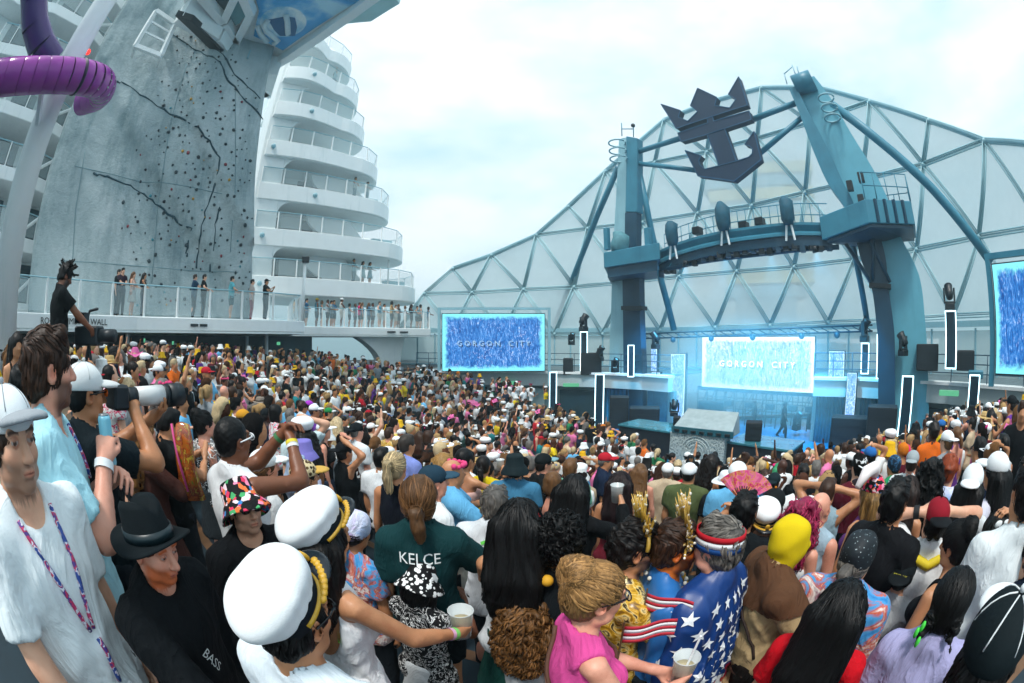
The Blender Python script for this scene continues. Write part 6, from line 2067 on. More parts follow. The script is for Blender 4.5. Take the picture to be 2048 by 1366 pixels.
		for i in range(95 if lod < 2 else 14):
			a = R(rr.uniform(90 - wide * 1.25, 90 + wide * 1.25)); L = rr.uniform(.04, .16) * (1 - .3 * abs(math.cos(a)))
			p = Vector((.094 * math.cos(a), .03 + rr.uniform(-.012, .012), .03 + .095 * math.sin(a)))
			d = Vector((math.cos(a), rr.uniform(-.35, .1), math.sin(a))).normalized()
			mb.tube([p, p + d * L * .6, p + d * L], [.005, .0055, .0012], 5)
			g2.ball(p + d * L * rr.uniform(.2, .95), rr.uniform(.004, .009), 5, 3)
		for nm, b_, mt, ci in (('crown_arc', arc_, gold, 0), ('crown_spikes', mb, gold, 0), ('crown_gems', g2, gem, 1)):
			o = b_.build(nm, mt, None, True); me = o.data; bpy.data.objects.remove(o); out.append((nm, me, ci))
	elif kind == 'flowers':
		rr = random.Random(2); mb = MB()
		for i in range(16 if lod < 2 else 9):
			a = i * .4; mb.ball((.092 * math.cos(a), -.01 + .11 * math.sin(a), .075 + .01 * rr.random()), .02 + .008 * rr.random(), 6, 4)
		o = mb.build('flower_wreath', HATCL, None, True); me = o.data; bpy.data.objects.remove(o); out.append(('flower_wreath', me, 0))
	elif kind == 'ears':
		mb = MB(); mb.tube([(.09 * math.cos(R(a)), 0, .03 + .092 * math.sin(R(a))) for a in range(0, 181, 15)], .006, 6)
		mb.ball((-.07, -.005, .135), (.036, .012, .036), 10, 6); mb.ball((.07, -.005, .135), (.036, .012, .036), 10, 6)
		o = mb.build('hair_band', HATCL, None, True); me = o.data; bpy.data.objects.remove(o); out.append(('hair_band', me, 0))
	elif kind == 'bow':
		mb = MB(); mb.ball((-.035, -.085, .10), (.035, .014, .024), 8, 5); mb.ball((.035, -.085, .10), (.035, .014, .024), 8, 5); mb.ball((0, -.09, .10), .014, 7, 5)
		o = mb.build('hair_bow', HATCL, None, True); me = o.data; bpy.data.objects.remove(o); out.append(('hair_bow', me, 0))
	elif kind in ('shades', 'specs'):
		mb, fr = MB(), MB()
		for s in (-1, 1):
			mb.ball((s * .034, .101, .012), (.026, .006, .018 if kind == 'shades' else .016), 10, 6)
			fr.tube([(s * .058, .090, .016), (s * .078, .05, .016), (s * .082, -.01, .008)], .004, 5)
			if kind == 'specs': fr.tube([(s * .034 + .027 * math.cos(a * .5236), .103, .012 + .018 * math.sin(a * .5236)) for a in range(13)], .0026, 5)
		fr.tube([(-.060, .089, .016), (-.034, .106, .021), (0, .108, .018), (.034, .106, .021), (.060, .089, .016)], .0035, 5)
		for nm, b_, ci in (('lenses', mb, 0), ('glasses_frame', fr, 1)):
			o = b_.build(nm, PLAST if nm != 'lenses' or kind == 'shades' else glassy('clear_lens', '#c8d8dc', .25), None, True); me = o.data; bpy.data.objects.remove(o); out.append((nm, me, ci))
	CACHE[key] = out
	return out

# ---------------------------------------------------------------- putting one person together
SKINS = {'fair': '#e0ad90', 'pink': '#e0a088', 'tan': '#c28a64', 'olive': '#b27a54', 'brown': '#7a4b32', 'dark': '#4a2c1f', 'orange': '#c96a22'}
HAIRC = {'black': '#070607', 'dark': '#150f0d', 'brown': '#3a2417', 'light': '#6b4a2c', 'blond': '#a8875a', 'pale': '#cbb48c', 'grey': '#6e6a66', 'silver': '#a09c98', 'red': '#7a3318', 'pink': '#c2346e', 'lilac': '#a8a4d0', 'auburn': '#4a1e16'}
ALLP = []
def place_body(head_at, heading, height, B):
	"""root placed so that the head comes to head_at"""
	s = height / 1.755
	hl = B.HM.translation * s
	rot = Matrix.Rotation(heading, 4, 'Z')
	return Vector(head_at) - rot.to_3x3() @ hl, s
def person(label, at=None, root_at=None, face=0, fem=False, skin='fair', hair=None, hairc='dark', top='tee', topc='#dddddd', bot='trousers', botc='#20262c', hat=None, hatc=None, pose='down', yaw=0, pitch=0, roll=0,
		   lod=2, height=None, build=1.0, pat=None, hatpat=None, look=None, glasses=None, glassc=None, seed=None, group='people in the crowd', topmat=None, custom=None, tilt=0, roll_hat=0, share_mesh=True):
	"""face: 0 looks away from the camera, 90 to the picture's right, -90 left, 180 at the camera"""
	height = height or (1.66 if fem else 1.77)
	seed = seed if seed is not None else len(ALLP)
	B = Body(fem, build, pose, yaw, pitch, roll, custom=custom)
	key = None if (lod <= 0 or not share_mesh) else ('b', fem, build, pose, yaw, pitch, roll, lod)
	lk = dict(look or {}); lk.setdefault('skin_lin', lin(SKINS.get(skin, skin)))
	if 'brow' not in lk:
		hc = lin(HAIRC.get(hairc, hairc)) if hair else (.05, .035, .03)
		lk['brow'] = tuple(min(1, (h_ + .01) / max(.04, s_)) for h_, s_ in zip(hc, lk['skin_lin']))
	me = body_mesh(B, lod, lk, key)
	o = bpy.data.objects.new('person', me); COL.objects.link(o)
	pos = at if at is not None else root_at
	az = math.atan2(pos[0], pos[1])
	heading = -(az + R(face))
	if at is not None:
		root, s = place_body(at, heading, height, B)
	else:
		root, s = Vector(root_at), height / 1.755
	o.location = root; o.rotation_euler = (0, 0, heading); o.scale = (s, s, s)
	o.color = (*lin(SKINS.get(skin, skin)), 1)
	tag(o, label, 'person', group)
	kid = lambda name, me_, col: share(name, me_, o, color=col)
	def at_head(name, me_, col):
		c = share(name, me_, o, color=col); c.matrix_local = B.HM; return c
	res = {'o': o, 'B': B, 's': s, 'head': Vector(o.location) + Matrix.Rotation(heading, 3, 'Z') @ (B.HM.translation * s), 'label': label}
	if top and top != 'bare':
		ck = None if lod <= 0 else ('c', top, fem, build, pose, lod, str(custom))
		m = cloth_mesh(B, top, lod, ck, seed * .7)
		if pat or topmat:
			m = m.copy() if lod <= 0 else m
			if lod > 0: m = m.copy()
			m.materials[0] = PAT[pat] if pat else topmat
		res['top'] = kid({'tee': 't_shirt', 'long': 'sweater', 'strap': 'strap_top', 'tank': 'tank_top', 'tube': 'tube_top', 'halter': 'halter_top', 'low_back': 'low_back_top', 'shirt': 'collared_shirt'}.get(top, top), m, topc)
	if bot:
		res['bot'] = kid(bot, cloth_mesh(B, bot, 2, ('c', bot, fem, build, pose if bot == 'trousers' and pose == 'walk' else '', 2, str(custom) if bot == 'trousers' and custom else ''), 0), botc)
	if hair: res['hair'] = at_head('hair', hair_mesh(hair, lod, seed % (7 if lod <= 0 else (2 if lod == 1 else 1)), hat in ('cap', 'capback', 'bucket', 'fedora', 'cowboy', 'sunhat', 'straw', 'captain', 'sailor', 'beanie', 'hood')), HAIRC.get(hairc, hairc))
	if hat:
		hc = hatc if isinstance(hatc, (list, tuple)) else [hatc or '#e8ecec'] * 2
		hc = list(hc) + ['#c89a20'] * 3
		HT_ = B.HM @ Matrix.Translation((0, -.02, .04)) @ Euler((R(tilt), R(roll_hat), 0)).to_matrix().to_4x4() @ Matrix.Translation((0, .02, -.04))
		for nm, m, ci in hat_parts(hat, lod):
			if hatpat and ci == 0:
				m = m.copy(); m.materials[0] = PAT[hatpat]
			at_head(nm, m, hc[ci]).matrix_local = HT_
	if glasses:
		gc = glassc or ['#0a0a0c', '#0a0a0c']
		for nm, m, ci in hat_parts(glasses, min(lod, 1)): at_head(nm, m, gc[ci])
	ALLP.append(res)
	return res
def hand_world(r, side=0):
	S, E, W, pn = r['B'].arms[side]
	d = (W - E).normalized(); pn = (pn - d * pn.dot(d)).normalized()
	M = Matrix.Translation(r['o'].location) @ r['o'].rotation_euler.to_matrix().to_4x4() @ Matrix.Scale(r['s'], 4)
	return M @ (W + d * .075 + pn * .035), (M.to_3x3() @ d).normalized()
# ================================================================ the people one can single out
STAGE = Vector((9.6, 16.0, 0))
NICK = []                            # (x, y in the picture, phrase) : what other labels can point to
USED = set()
def stand(px, py, r0):
	"""distance along the view ray at which a grown person would stand on the terrace, near the measured one"""
	best = None
	v = ray(px, py)
	far = r0 >= 2.4
	sg, hs = ((.22 if px < 420 else .55), .06) if far else (.13, .11)
	if r0 >= 2.4: r0 *= 1.12 if r0 < 3 else 1.3
	for i in range(90):
		r = r0 * (.72 + (1.3 if far else .6) * i / 89)
		p = v * r
		h = (p.z - floor_z(p.x, p.y)) / .931
		c = ((h - 1.71) / hs) ** 2 + (math.log(r / r0) / sg) ** 2
		if best is None or c < best[0]: best = (c, p, h)
	return best[1], max(1.5, min(1.98, best[2]))
def toward_stage(p, jit=0):
	a = math.degrees(math.atan2(STAGE.x - p.x, STAGE.y - p.y)) - math.degrees(math.atan2(p.x, p.y))
	return (a + 180) % 360 - 180 + jit
def H(px, py, r, label, nick=None, face=None, lod=None, height=None, **k):
	p, h = stand(px, py, r)
	if lod is None: lod = 0 if r < 1.95 else (1 if r < 3.2 else 2)
	if face is None: face = toward_stage(p, rnd.uniform(-12, 12))
	res = person(label, at=p, face=face, lod=lod, height=height or h, **k)
	USED.add(label)
	if nick: NICK.append((px, py, nick))
	res['r'] = r; res['px'] = (px, py)
	return res
def top_ray(res, x, z, front):
	"""point on the garment (body coordinates) at x, z seen from the front or the back"""
	t = res['top']
	if '_bvh' not in res:
		me = t.data; n = len(me.vertices); v = np.empty(n * 3); me.vertices.foreach_get('co', v)
		q = np.empty(len(me.polygons) * 4, dtype=np.int32); me.loops.foreach_get('vertex_index', q)
		res['_bvh'] = BVHTree.FromPolygons(v.reshape(-1, 3).tolist(), q.reshape(-1, 4).tolist())
	s = 1 if front else -1
	hit = res['_bvh'].ray_cast(Vector((x, .6 * s, z)), Vector((0, -s, 0)))
	return hit[0].y if hit[0] is not None else (.10 * s)
FLAT = {}
def flat(c):
	if c not in FLAT: FLAT[c] = paint('print_' + c[1:], c, .7, var=.06)
	return FLAT[c]
OFFP = .011
def print_on(res, me, M2, front, mat, name, off=None):
	"""a printed mark laid on the cloth: mesh in the xy plane -> wrapped on front or back"""
	s = 1 if front else -1
	for v in me.vertices:
		q = M2 @ Vector((v.co.x, v.co.y, 0))
		x, z = q.x * (-1 if front else 1), q.y
		v.co = Vector((x, top_ray(res, x, z, front) + (off or OFFP) * s, z))
	me.materials.clear(); me.materials.append(mat)
	o = bpy.data.objects.new(name, me); COL.objects.link(o); o.parent = res['top']
	return split_letters(o) if name == 'letter' else o
def letters(res, text, size, z, front=False, c='#f2f2f2', x=0, rot=0, sx=1.0):
	me = text_mesh(text, size)
	bm = bmesh.new(); bm.from_mesh(me)
	bmesh.ops.triangulate(bm, faces=bm.faces); bm.to_mesh(me); bm.free()
	return print_on(res, me, Matrix.Translation((x, z, 0)) @ Matrix.Rotation(R(rot), 4, 'Z') @ Matrix.Diagonal((sx, 1, 1, 1)), front, flat(c), 'letter', .02)
def strap(res, pts, c, w=.011, name='lanyard', front=True):
	mb = MB(); line = []
	for (x0, z0), (x1, z1) in zip(pts, pts[1:]):
		for i in range(6):
			t = i / 6; x, z = x0 + (x1 - x0) * t, z0 + (z1 - z0) * t
			line.append(Vector((x, top_ray(res, x, z, front) + (.006 if front else -.006), z)))
	mb.tube(line, w, 6)
	return mb.build(name, LAN if name == 'lanyard' else flat(c), res['o'], True)
def lanyard_mat():
	m, n, l, bs = newmat('lanyard_print'); co = coords(n, l); t = noise(n, l, co, 34, 2)
	r = ramp(n, [(.3, '#2a4a9a'), (.44, '#e6e2ee'), (.5, '#c83a6a'), (.58, '#5a3a8a'), (.66, '#e8e8f0')], 'CONSTANT'); l.new(t.outputs['Fac'], r.inputs['Fac']); l.new(r.outputs[0], bs.inputs['Base Color']); return m
LAN = lanyard_mat()
def band(res, side, c, t=.93, w=.012, name='wristband', r=.036):
	S, E, W, pn = res['B'].arms[side]
	d = (W - E).normalized(); c0 = E.lerp(W, t)
	return MB().tube([c0 - d * w, c0 + d * w], r * res['B'].ar, 12, cap=False).build(name, flat(c), res['o'], True)
def badge(res, x, z, c, w=.05, h=.06, front=True):
	me = bpy.data.meshes.new('badge'); n = 4
	me.from_pydata([(w * (i / n - .5), h * (j / n - .5), 0) for j in range(n + 1) for i in range(n + 1)], [], [(j * (n + 1) + i, j * (n + 1) + i + 1, (j + 1) * (n + 1) + i + 1, (j + 1) * (n + 1) + i) for j in range(n) for i in range(n)])
	return print_on(res, me, Matrix.Translation((x, z, 0)) @ Matrix.Rotation(.4, 4, 'Z'), front, flat(c), 'sticker')

CUPM = glassy('cup_plastic', '#dfe6e6', .55, .15)
def cup(pos, label, s=1.0, drink='#c8b890', tilt=0):
	root = empty('plastic_cup', pos); tag(root, label, 'cup', 'plastic cups held in the crowd')
	root.scale = (s, s, s); root.rotation_euler = (tilt, tilt * .4, 0)
	MB().lathe([(0, -.055), (.031, -.055), (.043, .065), (.046, .066), (.046, .061), (.0415, .06), (.0295, -.05), (0, -.05)], 16).build('cup_wall', CUPM, root, True)
	MB().lathe([(0, -.048), (.0285, -.048), (.036, .02), (0, .022)], 14).build('drink', glassy('drink_' + drink[1:], drink, .8, .1), root, True)
	return root
def give_cup(res, label, side=0, s=1.0, drink='#c8b890'):
	p, d = hand_world(res, side); return cup(p + Vector((0, 0, .02)), label, s, drink)

# ---- nearest figures
a = H(24, 884, 1.22, 'man in white peaked cap and white shirt looking back at the left edge', 'the man in the white cap', face=150, skin='fair', hair='short', hairc='brown', hat='cap', hatc=['#e2e6e8', '#9aa0a6'], top='shirt', topc='#e9f1f4', bot='trousers', botc='#20262c', pose='loose', yaw=4, build=1.05, lod=-1, tilt=10, look={'beard': 1, 'beard_w': .55, 'gaze': .002})
strap(a, [(-.075, 1.47), (-.045, 1.32), (.0, 1.12)], '#b23a6a', .0075); strap(a, [(.075, 1.47), (.045, 1.32), (.004, 1.12)], '#4a3f8a', .0075); strap(a, [(0, 1.125), (.004, .93)], '#1f3f8a', .009)
MB().box((.0, top_ray(a, 0, .89, True) + .012, .885), (.07, .008, .10)).build('lanyard_card', flat('#e6eef2'), a['o'])
band(a, 1, '#14161a', .93, .014, 'watch', .037); band(a, 0, '#14161a', .93, .014, 'watch', .037)
b = H(98, 742, 1.62, 'brown-haired bearded man in pale blue shirt seen from the side behind the white cap', 'the brown-haired bearded man', face=98, yaw=-22, skin='pink', hair='short', hairc='brown', top='shirt', topc='#a9dbe8', lod=0, pose='phone', look={'beard': 1}, custom=((.06, .20, 1.36), (.8, -.3, -1), (-1, .3, 0), ((-.06, .22, 1.27), (-.8, -.3, -1), (1, .3, 0))))
strap(b, [(-.08, 1.46), (-.03, 1.25)], '#c25a8a', .009); band(b, 0, '#e8ecee', .94, .014, 'watch', .038)
p, d = hand_world(b, 0); cn = empty('drink_can', p + Vector((0, 0, .02))); tag(cn, 'tall pale blue can held by the brown-haired bearded man', 'can')
MB().lathe([(0, -.09), (.026, -.09), (.029, -.08), (.029, .075), (.024, .088), (0, .088)], 16).build('can_body', paint('can_blue', '#7cc4da', .3), cn, True); MB().lathe([(0, .086), (.023, .090), (.023, .093), (0, .090)], 14).build('can_lid', paint('can_lid', '#c8ccd0', .3, .8), cn, True)
c = H(172, 790, 1.98, 'photographer in black tee with white cap and orange wraparound sunglasses', 'the photographer', face=68, skin='olive', hair='buzz', hairc='black', hat='cap', hatc=['#dfe3e4', '#c8cccc'], glasses='shades', glassc=['#d8641a', '#0a0a0c'], top='tee', topc='#0d1a20', pose='shoot', lod=0, pitch=-4)
letters(c, 'CREW', .05, 1.28, True, '#c8d0d2', .06)
w0, dd = hand_world(c, 0); w1, _ = hand_world(c, 1)
hd = c['head']; ax = (w1 - hd); ax.z *= .4; ax.normalize()
cm = empty('long_lens_camera', hd + ax * .17 + Vector((0, 0, -.01))); tag(cm, 'camera with a long white telephoto lens raised by the photographer', 'camera')
MB().bar(-ax * .03, ax * .06, .14, .11).build('camera_body', dark, cm, bevel=.012)
MB().tube([ax * .06, ax * .13], .042, 16).build('mount_ring', dark, cm, True); MB().tube([ax * .13, ax * .22, ax * .30], [.044, .048, .052], 18).build('white_barrel', paint('lens_white', '#d8dada', .35), cm, True)
MB().tube([ax * .30, ax * .34], .053, 18).build('focus_ring', dark, cm, True); MB().tube([ax * .34, ax * .43], .058, 18).build('lens_hood', dark, cm, True)
d_ = H(306, 1095, 1.62, 'man in black fedora and black jacket looking down, ginger beard', 'the man in the black fedora', face=142, pitch=-10, tilt=16, skin='pink', hair='buzz', hairc='red', hat='fedora', hatc=['#0c1519', '#11242a'], top='hoodie', topc='#0a0f13', pose='reach', look={'beard': 1, 'brow': (.75, .32, .08)}, lod=-1)
letters(d_, 'BASS', .055, 1.22, True, '#c9d2d2', -.03, -70)
e = H(487, 1018, 2.2, 'man in floral bucket hat and dark sunglasses with black jacket', 'the man in the floral bucket hat', face=155, pitch=10, tilt=24, skin='fair', hair='short', hairc='dark', hat='bucket', hatpat='floral', hatc='#ffffff', glasses='shades', top='hoodie', topc='#0b0e12', pose='down', look={'beard': 1, 'beard_w': .35}, lod=-1)
badge(e, .09, 1.25, '#a6e03a', .055, .06); strap(e, [(-.085, 1.45), (-.02, 1.18)], '#b07a9a', .008)
f = H(466, 882, 2.15, 'dark-skinned man with faded haircut and white glasses clasping raised hands', 'the man with clasped hands', face=55, skin='brown', hair='buzz', hairc='black', top='vest', topc='#e6e8ea', pose='clasp', lod=0, custom=((.09, .36, 1.60), (.8, .2, -1), (-1, .3, 0), ((.02, .36, 1.62), (-.8, .4, -1), (1, .3, 0))))
band(f, 0, '#e8d23a', .9); band(f, 0, '#e8e8ea', .83); band(f, 1, '#3f7a4a', .88)
for nm, m_, ci in hat_parts('specs', 0):
	g_ = share(nm, m_, f['o'], color='#f0f2f4'); g_.matrix_local = f['B'].HM
g = H(648, 1078, 1.60, 'woman in white captain hat with long dark hair and bare back shoulder', 'the woman in the captain hat', face=58, fem=True, skin='tan', hair='long', hairc='dark', hat='captain', hatc=['#eef1f3', '#121a20'], top='halter', topc='#eef0f2', bot='skirt', botc='#eef0f2', pose='cup', pitch=-4, tilt=34, roll_hat=-8, lod=0, custom=((.27, .40, 1.10), (.7, -.5, -1), (-1, .2, .2), ((-.235, .05, .80), (-.5, -1, 0), (1, 0, 0))))
band(g, 0, '#7fd06a', .92); band(g, 0, '#e0a8c8', .84); badge(g, .10, 1.28, '#a6e86a', .04, .05, False)
give_cup(g, 'clear plastic cup held out by the woman in the captain hat', 0, 1.15)
h = H(590, 1235, 1.22, 'man in white captain hat with gold leaves and sunglasses, seen from behind', 'the man in the captain hat', face=52, skin='tan', hair='short', hairc='black', hat='captain', hatc=['#eef1f3', '#101820'], glasses='shades', top='shirt', topc='#dfe9f0', bot='trousers', botc='#141c2c', pose='down', pitch=-4, tilt=38, roll_hat=-8, look={'beard': 1, 'beard_w': .3}, lod=0)
i_ = H(712, 1062, 2.05, 'woman in flowered headscarf and multicoloured top beside the captain hats', 'the woman in the flowered headscarf', face=50, fem=True, skin='olive', hair='lowpony', hairc='dark', hat='beanie', hatpat='pastel', hatc='#ffffff', top='tee', pat='tiedye', topc='#ffe0ff', pose='down', pitch=-16, lod=1)
j = H(845, 1165, 2.45, 'woman in black bucket hat with white daisies bending over a phone', 'the woman in the daisy hat', face=40, fem=True, skin='brown', hair='bob', hairc='black', hat='bucket', tilt=-6, hatpat='daisy', hatc='#ffffff', top='tee', pat='zebra', topc='#ffffff', bot='skirt', botc='#d8dcde', pose='phone', pitch=-22, lod=0)
p, d = hand_world(j, 0); ph = empty('phone', p); tag(ph, 'dark phone in the hands of the woman in the daisy hat', 'phone'); MB().box((0, 0, .03), (.07, .012, .15), .6).build('phone_body', dark, ph, bevel=.005)
k = H(838, 1000, 2.5, 'woman with low blond ponytail in dark green KELCE football jersey', 'the KELCE jersey', face=8, fem=True, skin='tan', hair='lowpony', hairc='light', top='jersey', topc='#12393c', bot='shorts', botc='#10181c', pose='reach', lod=1, custom=((.30, .34, 1.12), (.8, -.4, -.6), (-1, 0, -.3), ((-.235, .05, .80), (-.5, -1, 0), (1, 0, 0))))
letters(k, 'KELCE', .08, 1.375, False, '#e6eced', 0, 0, .9); letters(k, '62', .20, 1.235, False, '#dfe6e8')
l = H(792, 935, 2.75, 'tanned woman with long blond ponytail in black tank top edged white and red', 'the blond ponytail', face=28, fem=True, skin='tan', hair='pony', hairc='pale', top='tank', topc='#121722', pose='down', lod=1)
m = H(868, 965, 2.75, 'man in navy baseball cap and white tee facing right', 'the navy cap', face=70, skin='pink', hair='buzz', hairc='dark', hat='cap', hatc=['#1f3848', '#2c4a5c'], top='tee', topc='#e3e8ea', pose='down', lod=1)
n = H(990, 1010, 2.45, 'grey-haired man in white jersey lettered BRUSCHI', 'the BRUSCHI jersey', face=15, skin='pink', hair='short', hairc='grey', top='jersey', topc='#d8dde2', pose='phone', lod=1, pitch=-12)
letters(n, 'BRUSCHI', .085, 1.33, False, '#14202e', 0, 0, .85); badge(n, -.02, 1.43, '#5ec84a', .07, .02, False)
o_ = H(1040, 1050, 1.95, 'woman with very long straight black hair over a bare back', 'the long black hair', face=12, fem=True, skin='tan', hair='long', hairc='black', top='tube', topc='#c8cdd0', bot='skirt', botc='#0f3a34', pose='phone', lod=0)
MB().ball(o_['B'].HM @ Vector((.075, -.03, .06)), (.022, .03, .026), 8, 5).build('hair_flower', flat('#d02a30'), o_['o'], True)
p_ = H(1122, 1092, 2.15, 'man with short black curls in black shirt wearing a necklace of coloured balls', 'the ball necklace', face=25, skin='olive', hair='curlyshort', hairc='black', top='tee', topc='#0f1418', pose='down', lod=0)
for t, col in enumerate(('#e0b81e', '#e8d04a', '#4a90d0', '#c03a4a', '#e0b81e', '#3a7ac0', '#d8a020', '#b83a50')):
	aa = t * .785; MB().ball((.10 * math.cos(aa), -.01 + .105 * math.sin(aa), 1.475 - .03 * math.sin(aa)), .03, 10, 7).build('necklace_ball', flat(col), p_['o'], True)
q = H(1060, 1235, 2.1, 'woman with a huge mane of brown and blond curls in grey top', 'the curly mane', face=40, fem=True, skin='pink', hair='curlybig', hairc='#7a5530', top='tank', topc='#b9bec2', pose='down', lod=0)
r = H(1192, 1192, 1.64, 'fair woman with messy blond bun in bright pink sleeveless top', 'the pink top', face=68, fem=True, skin='pink', hair='bun', hairc='#9a7448', glasses='specs', top='vest', topc='#d94f96', pose='cup', lod=0, pitch=-6, custom=((.14, .36, 1.14), (.7, -.5, -1), (-1, .2, .2), ((-.02, .36, 1.10), (-.7, -.5, -1), (1, .2, 0))))
strap(r, [(-.10, 1.44), (.02, 1.24), (.13, 1.02)], '#5a3a2a', .010, 'bag_strap', False); strap(r, [(-.10, 1.44), (-.02, 1.24), (.10, 1.02)], '#5a3a2a', .010, 'bag_strap', True)
ct = give_cup(r, 'plastic cup with a straw held by the woman in the pink top', 0, 1.1)
MB().tube([(0, 0, -.04), (.02, -.01, .16)], .004, 6).build('straw', flat('#eef0f0'), ct)
s_ = H(1268, 1098, 1.98, 'bearded man in gold print shirt with a gold crown pushed back', 'the gold crown', face=72, skin='tan', hair='quiff', hairc='dark', hat='crown', hatc=['#caa03a', '#e6dcc0'], top='tee', pat='gold', topc='#ffffff', pose='reach', look={'beard': 1, 'facepaint': [(.04, -.01, .02, '#d8b050'), (-.04, .0, .018, '#e8d8a0')]}, lod=0)
band(s_, 0, '#d8dcd8', .9, .018)
t = H(1352, 1095, 1.92, 'man with orange painted face, dark beard and spiky gold crown in blue robe', 'the orange face paint', face=78, skin='orange', hair='short', hairc='brown', hat='crownb', hatc=['#c9a24a', '#f0e6d8'], top='long', topc='#2a6fb4', topmat=SATIN, pose='down', look={'beard': 1, 'brow': (.10, .12, .2), 'facepaint': [(.038, -.02, .022, '#c8202a'), (-.02, .07, .02, '#f0e8e4'), (.02, -.005, .01, '#f0e8e4')]}, lod=0)
strap(t, [(-.08, 1.46), (.0, 1.28), (.02, 1.0)], '#c8982a', .02, 'gold_trim'); strap(t, [(.08, 1.46), (.04, 1.28), (.05, 1.0)], '#c8982a', .02, 'gold_trim')
for k_ in range(12):
	aa = k_ * .524; MB().ball((.085 * math.cos(aa), -.01 + .095 * math.sin(aa), 1.485 - .02 * math.sin(aa)), .011, 6, 4).build('necklace_bead', flat('#d8d8cc'), t['o'], True)
# ---- man wrapped in a flag
u = H(1432, 1092, 1.80, 'grey-haired man in striped headband wrapped in a stars and stripes flag', 'the flag cape', face=-66, skin='pink', hair='short', hairc='grey', hat='headband', hatc=['#b3202c', '#eef0f2', '#1f4a86'], top=None, bot='shorts', botc='#20304a', pose='down', lod=0)
def flag_cape(res):
	B = res['B']
	pr = B.torso(.028) + [cap((-.19, -.02, 1.39), (-.235, -.02, .72), .070, .085, k=.06), cap((.19, -.02, 1.39), (.235, -.02, .72), .070, .085, k=.06), cap((-.10, -.04, 1.1), (-.13, -.05, .62), .12, .15, s=(1, .7, 1), k=.08), cap((.10, -.04, 1.1), (.13, -.05, .62), .12, .15, s=(1, .7, 1), k=.08)]
	pr += [ell((0, .03, 1.53), (.085, .10, .085), .01, 's'), ell((0, .30, .95), (.09, .28, .50), .03, 's')]
	def post(F, X, Y, Z):
		f = .075 * (np.abs(np.sin(8.5 * np.arctan2(X, Y + .05) + 1.2 * np.sin(5 * Z))) - .5) * np.clip(1.44 - Z, .05, .6) + folds(X, Y, Z, .010, 2)
		return np.maximum(F + f, .56 + .02 * np.sin(12 * X) - Z).astype(np.float32)
	v, q = sdf_mesh(pr, .0105, post=post)
	me = np_mesh('flag_cape', v, q, None)
	m_, n_, l_, bs = newmat('flag_cloth')
	tc = n_.new('ShaderNodeTexCoord'); sp = n_.new('ShaderNodeSeparateXYZ'); l_.new(tc.outputs['Object'], sp.inputs[0])
	mu = n_.new('ShaderNodeMath'); mu.operation = 'MULTIPLY'; mu.inputs[1].default_value = 1 / .17; l_.new(sp.outputs['X'], mu.inputs[0])
	fr_ = n_.new('ShaderNodeMath'); fr_.operation = 'FRACT'; l_.new(mu.outputs[0], fr_.inputs[0])
	rs = ramp(n_, [(0, '#a81e30'), (.5, '#e4e6e8')], 'CONSTANT'); l_.new(fr_.outputs[0], rs.inputs['Fac'])
	rz = ramp(n_, [(0, (0, 0, 0)), (.86, (1, 1, 1))], 'CONSTANT'); l_.new(sp.outputs['Z'], rz.inputs['Fac'])
	l_.new(mixc(n_, l_, rz.outputs[0], rs.outputs[0], '#123a78'), bs.inputs['Base Color'])
	bs.inputs['Roughness'].default_value = .42
	me.materials.append(m_)
	res['top'] = share('flag_cape', me, res['o'])
	star = [(math.cos(R(90 + 36 * i_)) * (1 if i_ % 2 == 0 else .42), math.sin(R(90 + 36 * i_)) * (1 if i_ % 2 == 0 else .42)) for i_ in range(10)]
	bv = BVHTree.FromPolygons(v.tolist(), q.tolist())
	for row in range(7):
		for k in range(-5, 6):
			a0, z0 = R(k * 27 + (13 if row % 2 else 0)), .91 + row * .085
			vs = []
			for dx, dz in [(0, 0)] + star:
				th = a0 + dx * .036 / .24; dr = Vector((math.sin(th), -math.cos(th), 0))
				hit = bv.ray_cast(Vector((0, -.02, z0 + dz * .036)) + dr * .8, -dr)
				if hit[0] is None or hit[0].dot(dr) < .05: break
				vs.append(hit[0] + dr * .009)
			if len(vs) == 11:
				mesh_obj('star', vs, [(0, 1 + i_, 1 + (i_ + 1) % 10) for i_ in range(10)], flat('#e8ecf0'), res['top'])
flag_cape(u)
# small striped flags waved low in front of the crowns
for (px, py, r_, rz, lb) in ((1300, 1262, 1.55, .25, 'small red and white striped flag held below the gold crowns, lower one'), (1338, 1212, 1.66, -.35, 'small red and white striped flag held below the gold crowns, upper one')):
	rt = empty('hand_flag', PR(px, py, r_), rz - math.atan2(px - 1024, 900)); rt.scale = (.72, .72, .72); tag(rt, lb, 'flag', 'small striped flags')
	for i2 in range(5):
		vs = [(x, .012 * math.sin(x * 26) , .055 - .022 * i2 - dz + .04 * x) for x in [-.13 + .02 * j2 for j2 in range(14)] for dz in (0, .022)]
		me_ = mesh_obj('flag_stripe', vs, [(2 * j2, 2 * j2 + 2, 2 * j2 + 3, 2 * j2 + 1) for j2 in range(13)], flat('#c0283a' if i2 % 2 == 0 else '#e8e8ea'), rt, True)
		so_ = me_.modifiers.new('thick', 'SOLIDIFY'); so_.thickness = .003
	MB().tube([(-.135, 0, .08), (-.135, 0, -.22)], .005, 6).build('flag_stick', flat('#6a5030'), rt)
v_ = H(1580, 1085, 2.25, 'person in yellow hood and two-tone brown coat holding a cup', 'the yellow hood', face=62, skin='fair', hat='balaclava', hatc='#d8bc14', top='coat', topc='#b39a72', bot='trousers', botc='#17110f', pose='cup', pitch=-14, lod=0, custom=((.16, .38, 1.22), (.7, -.4, -1), (-1, .2, 0), ((.0, .36, 1.20), (-.7, -.4, -1), (1, .2, 0))))
ym = MB(); ym.add([], [])
yk = cloth_mesh(v_['B'], 'long', 0, None, 3)
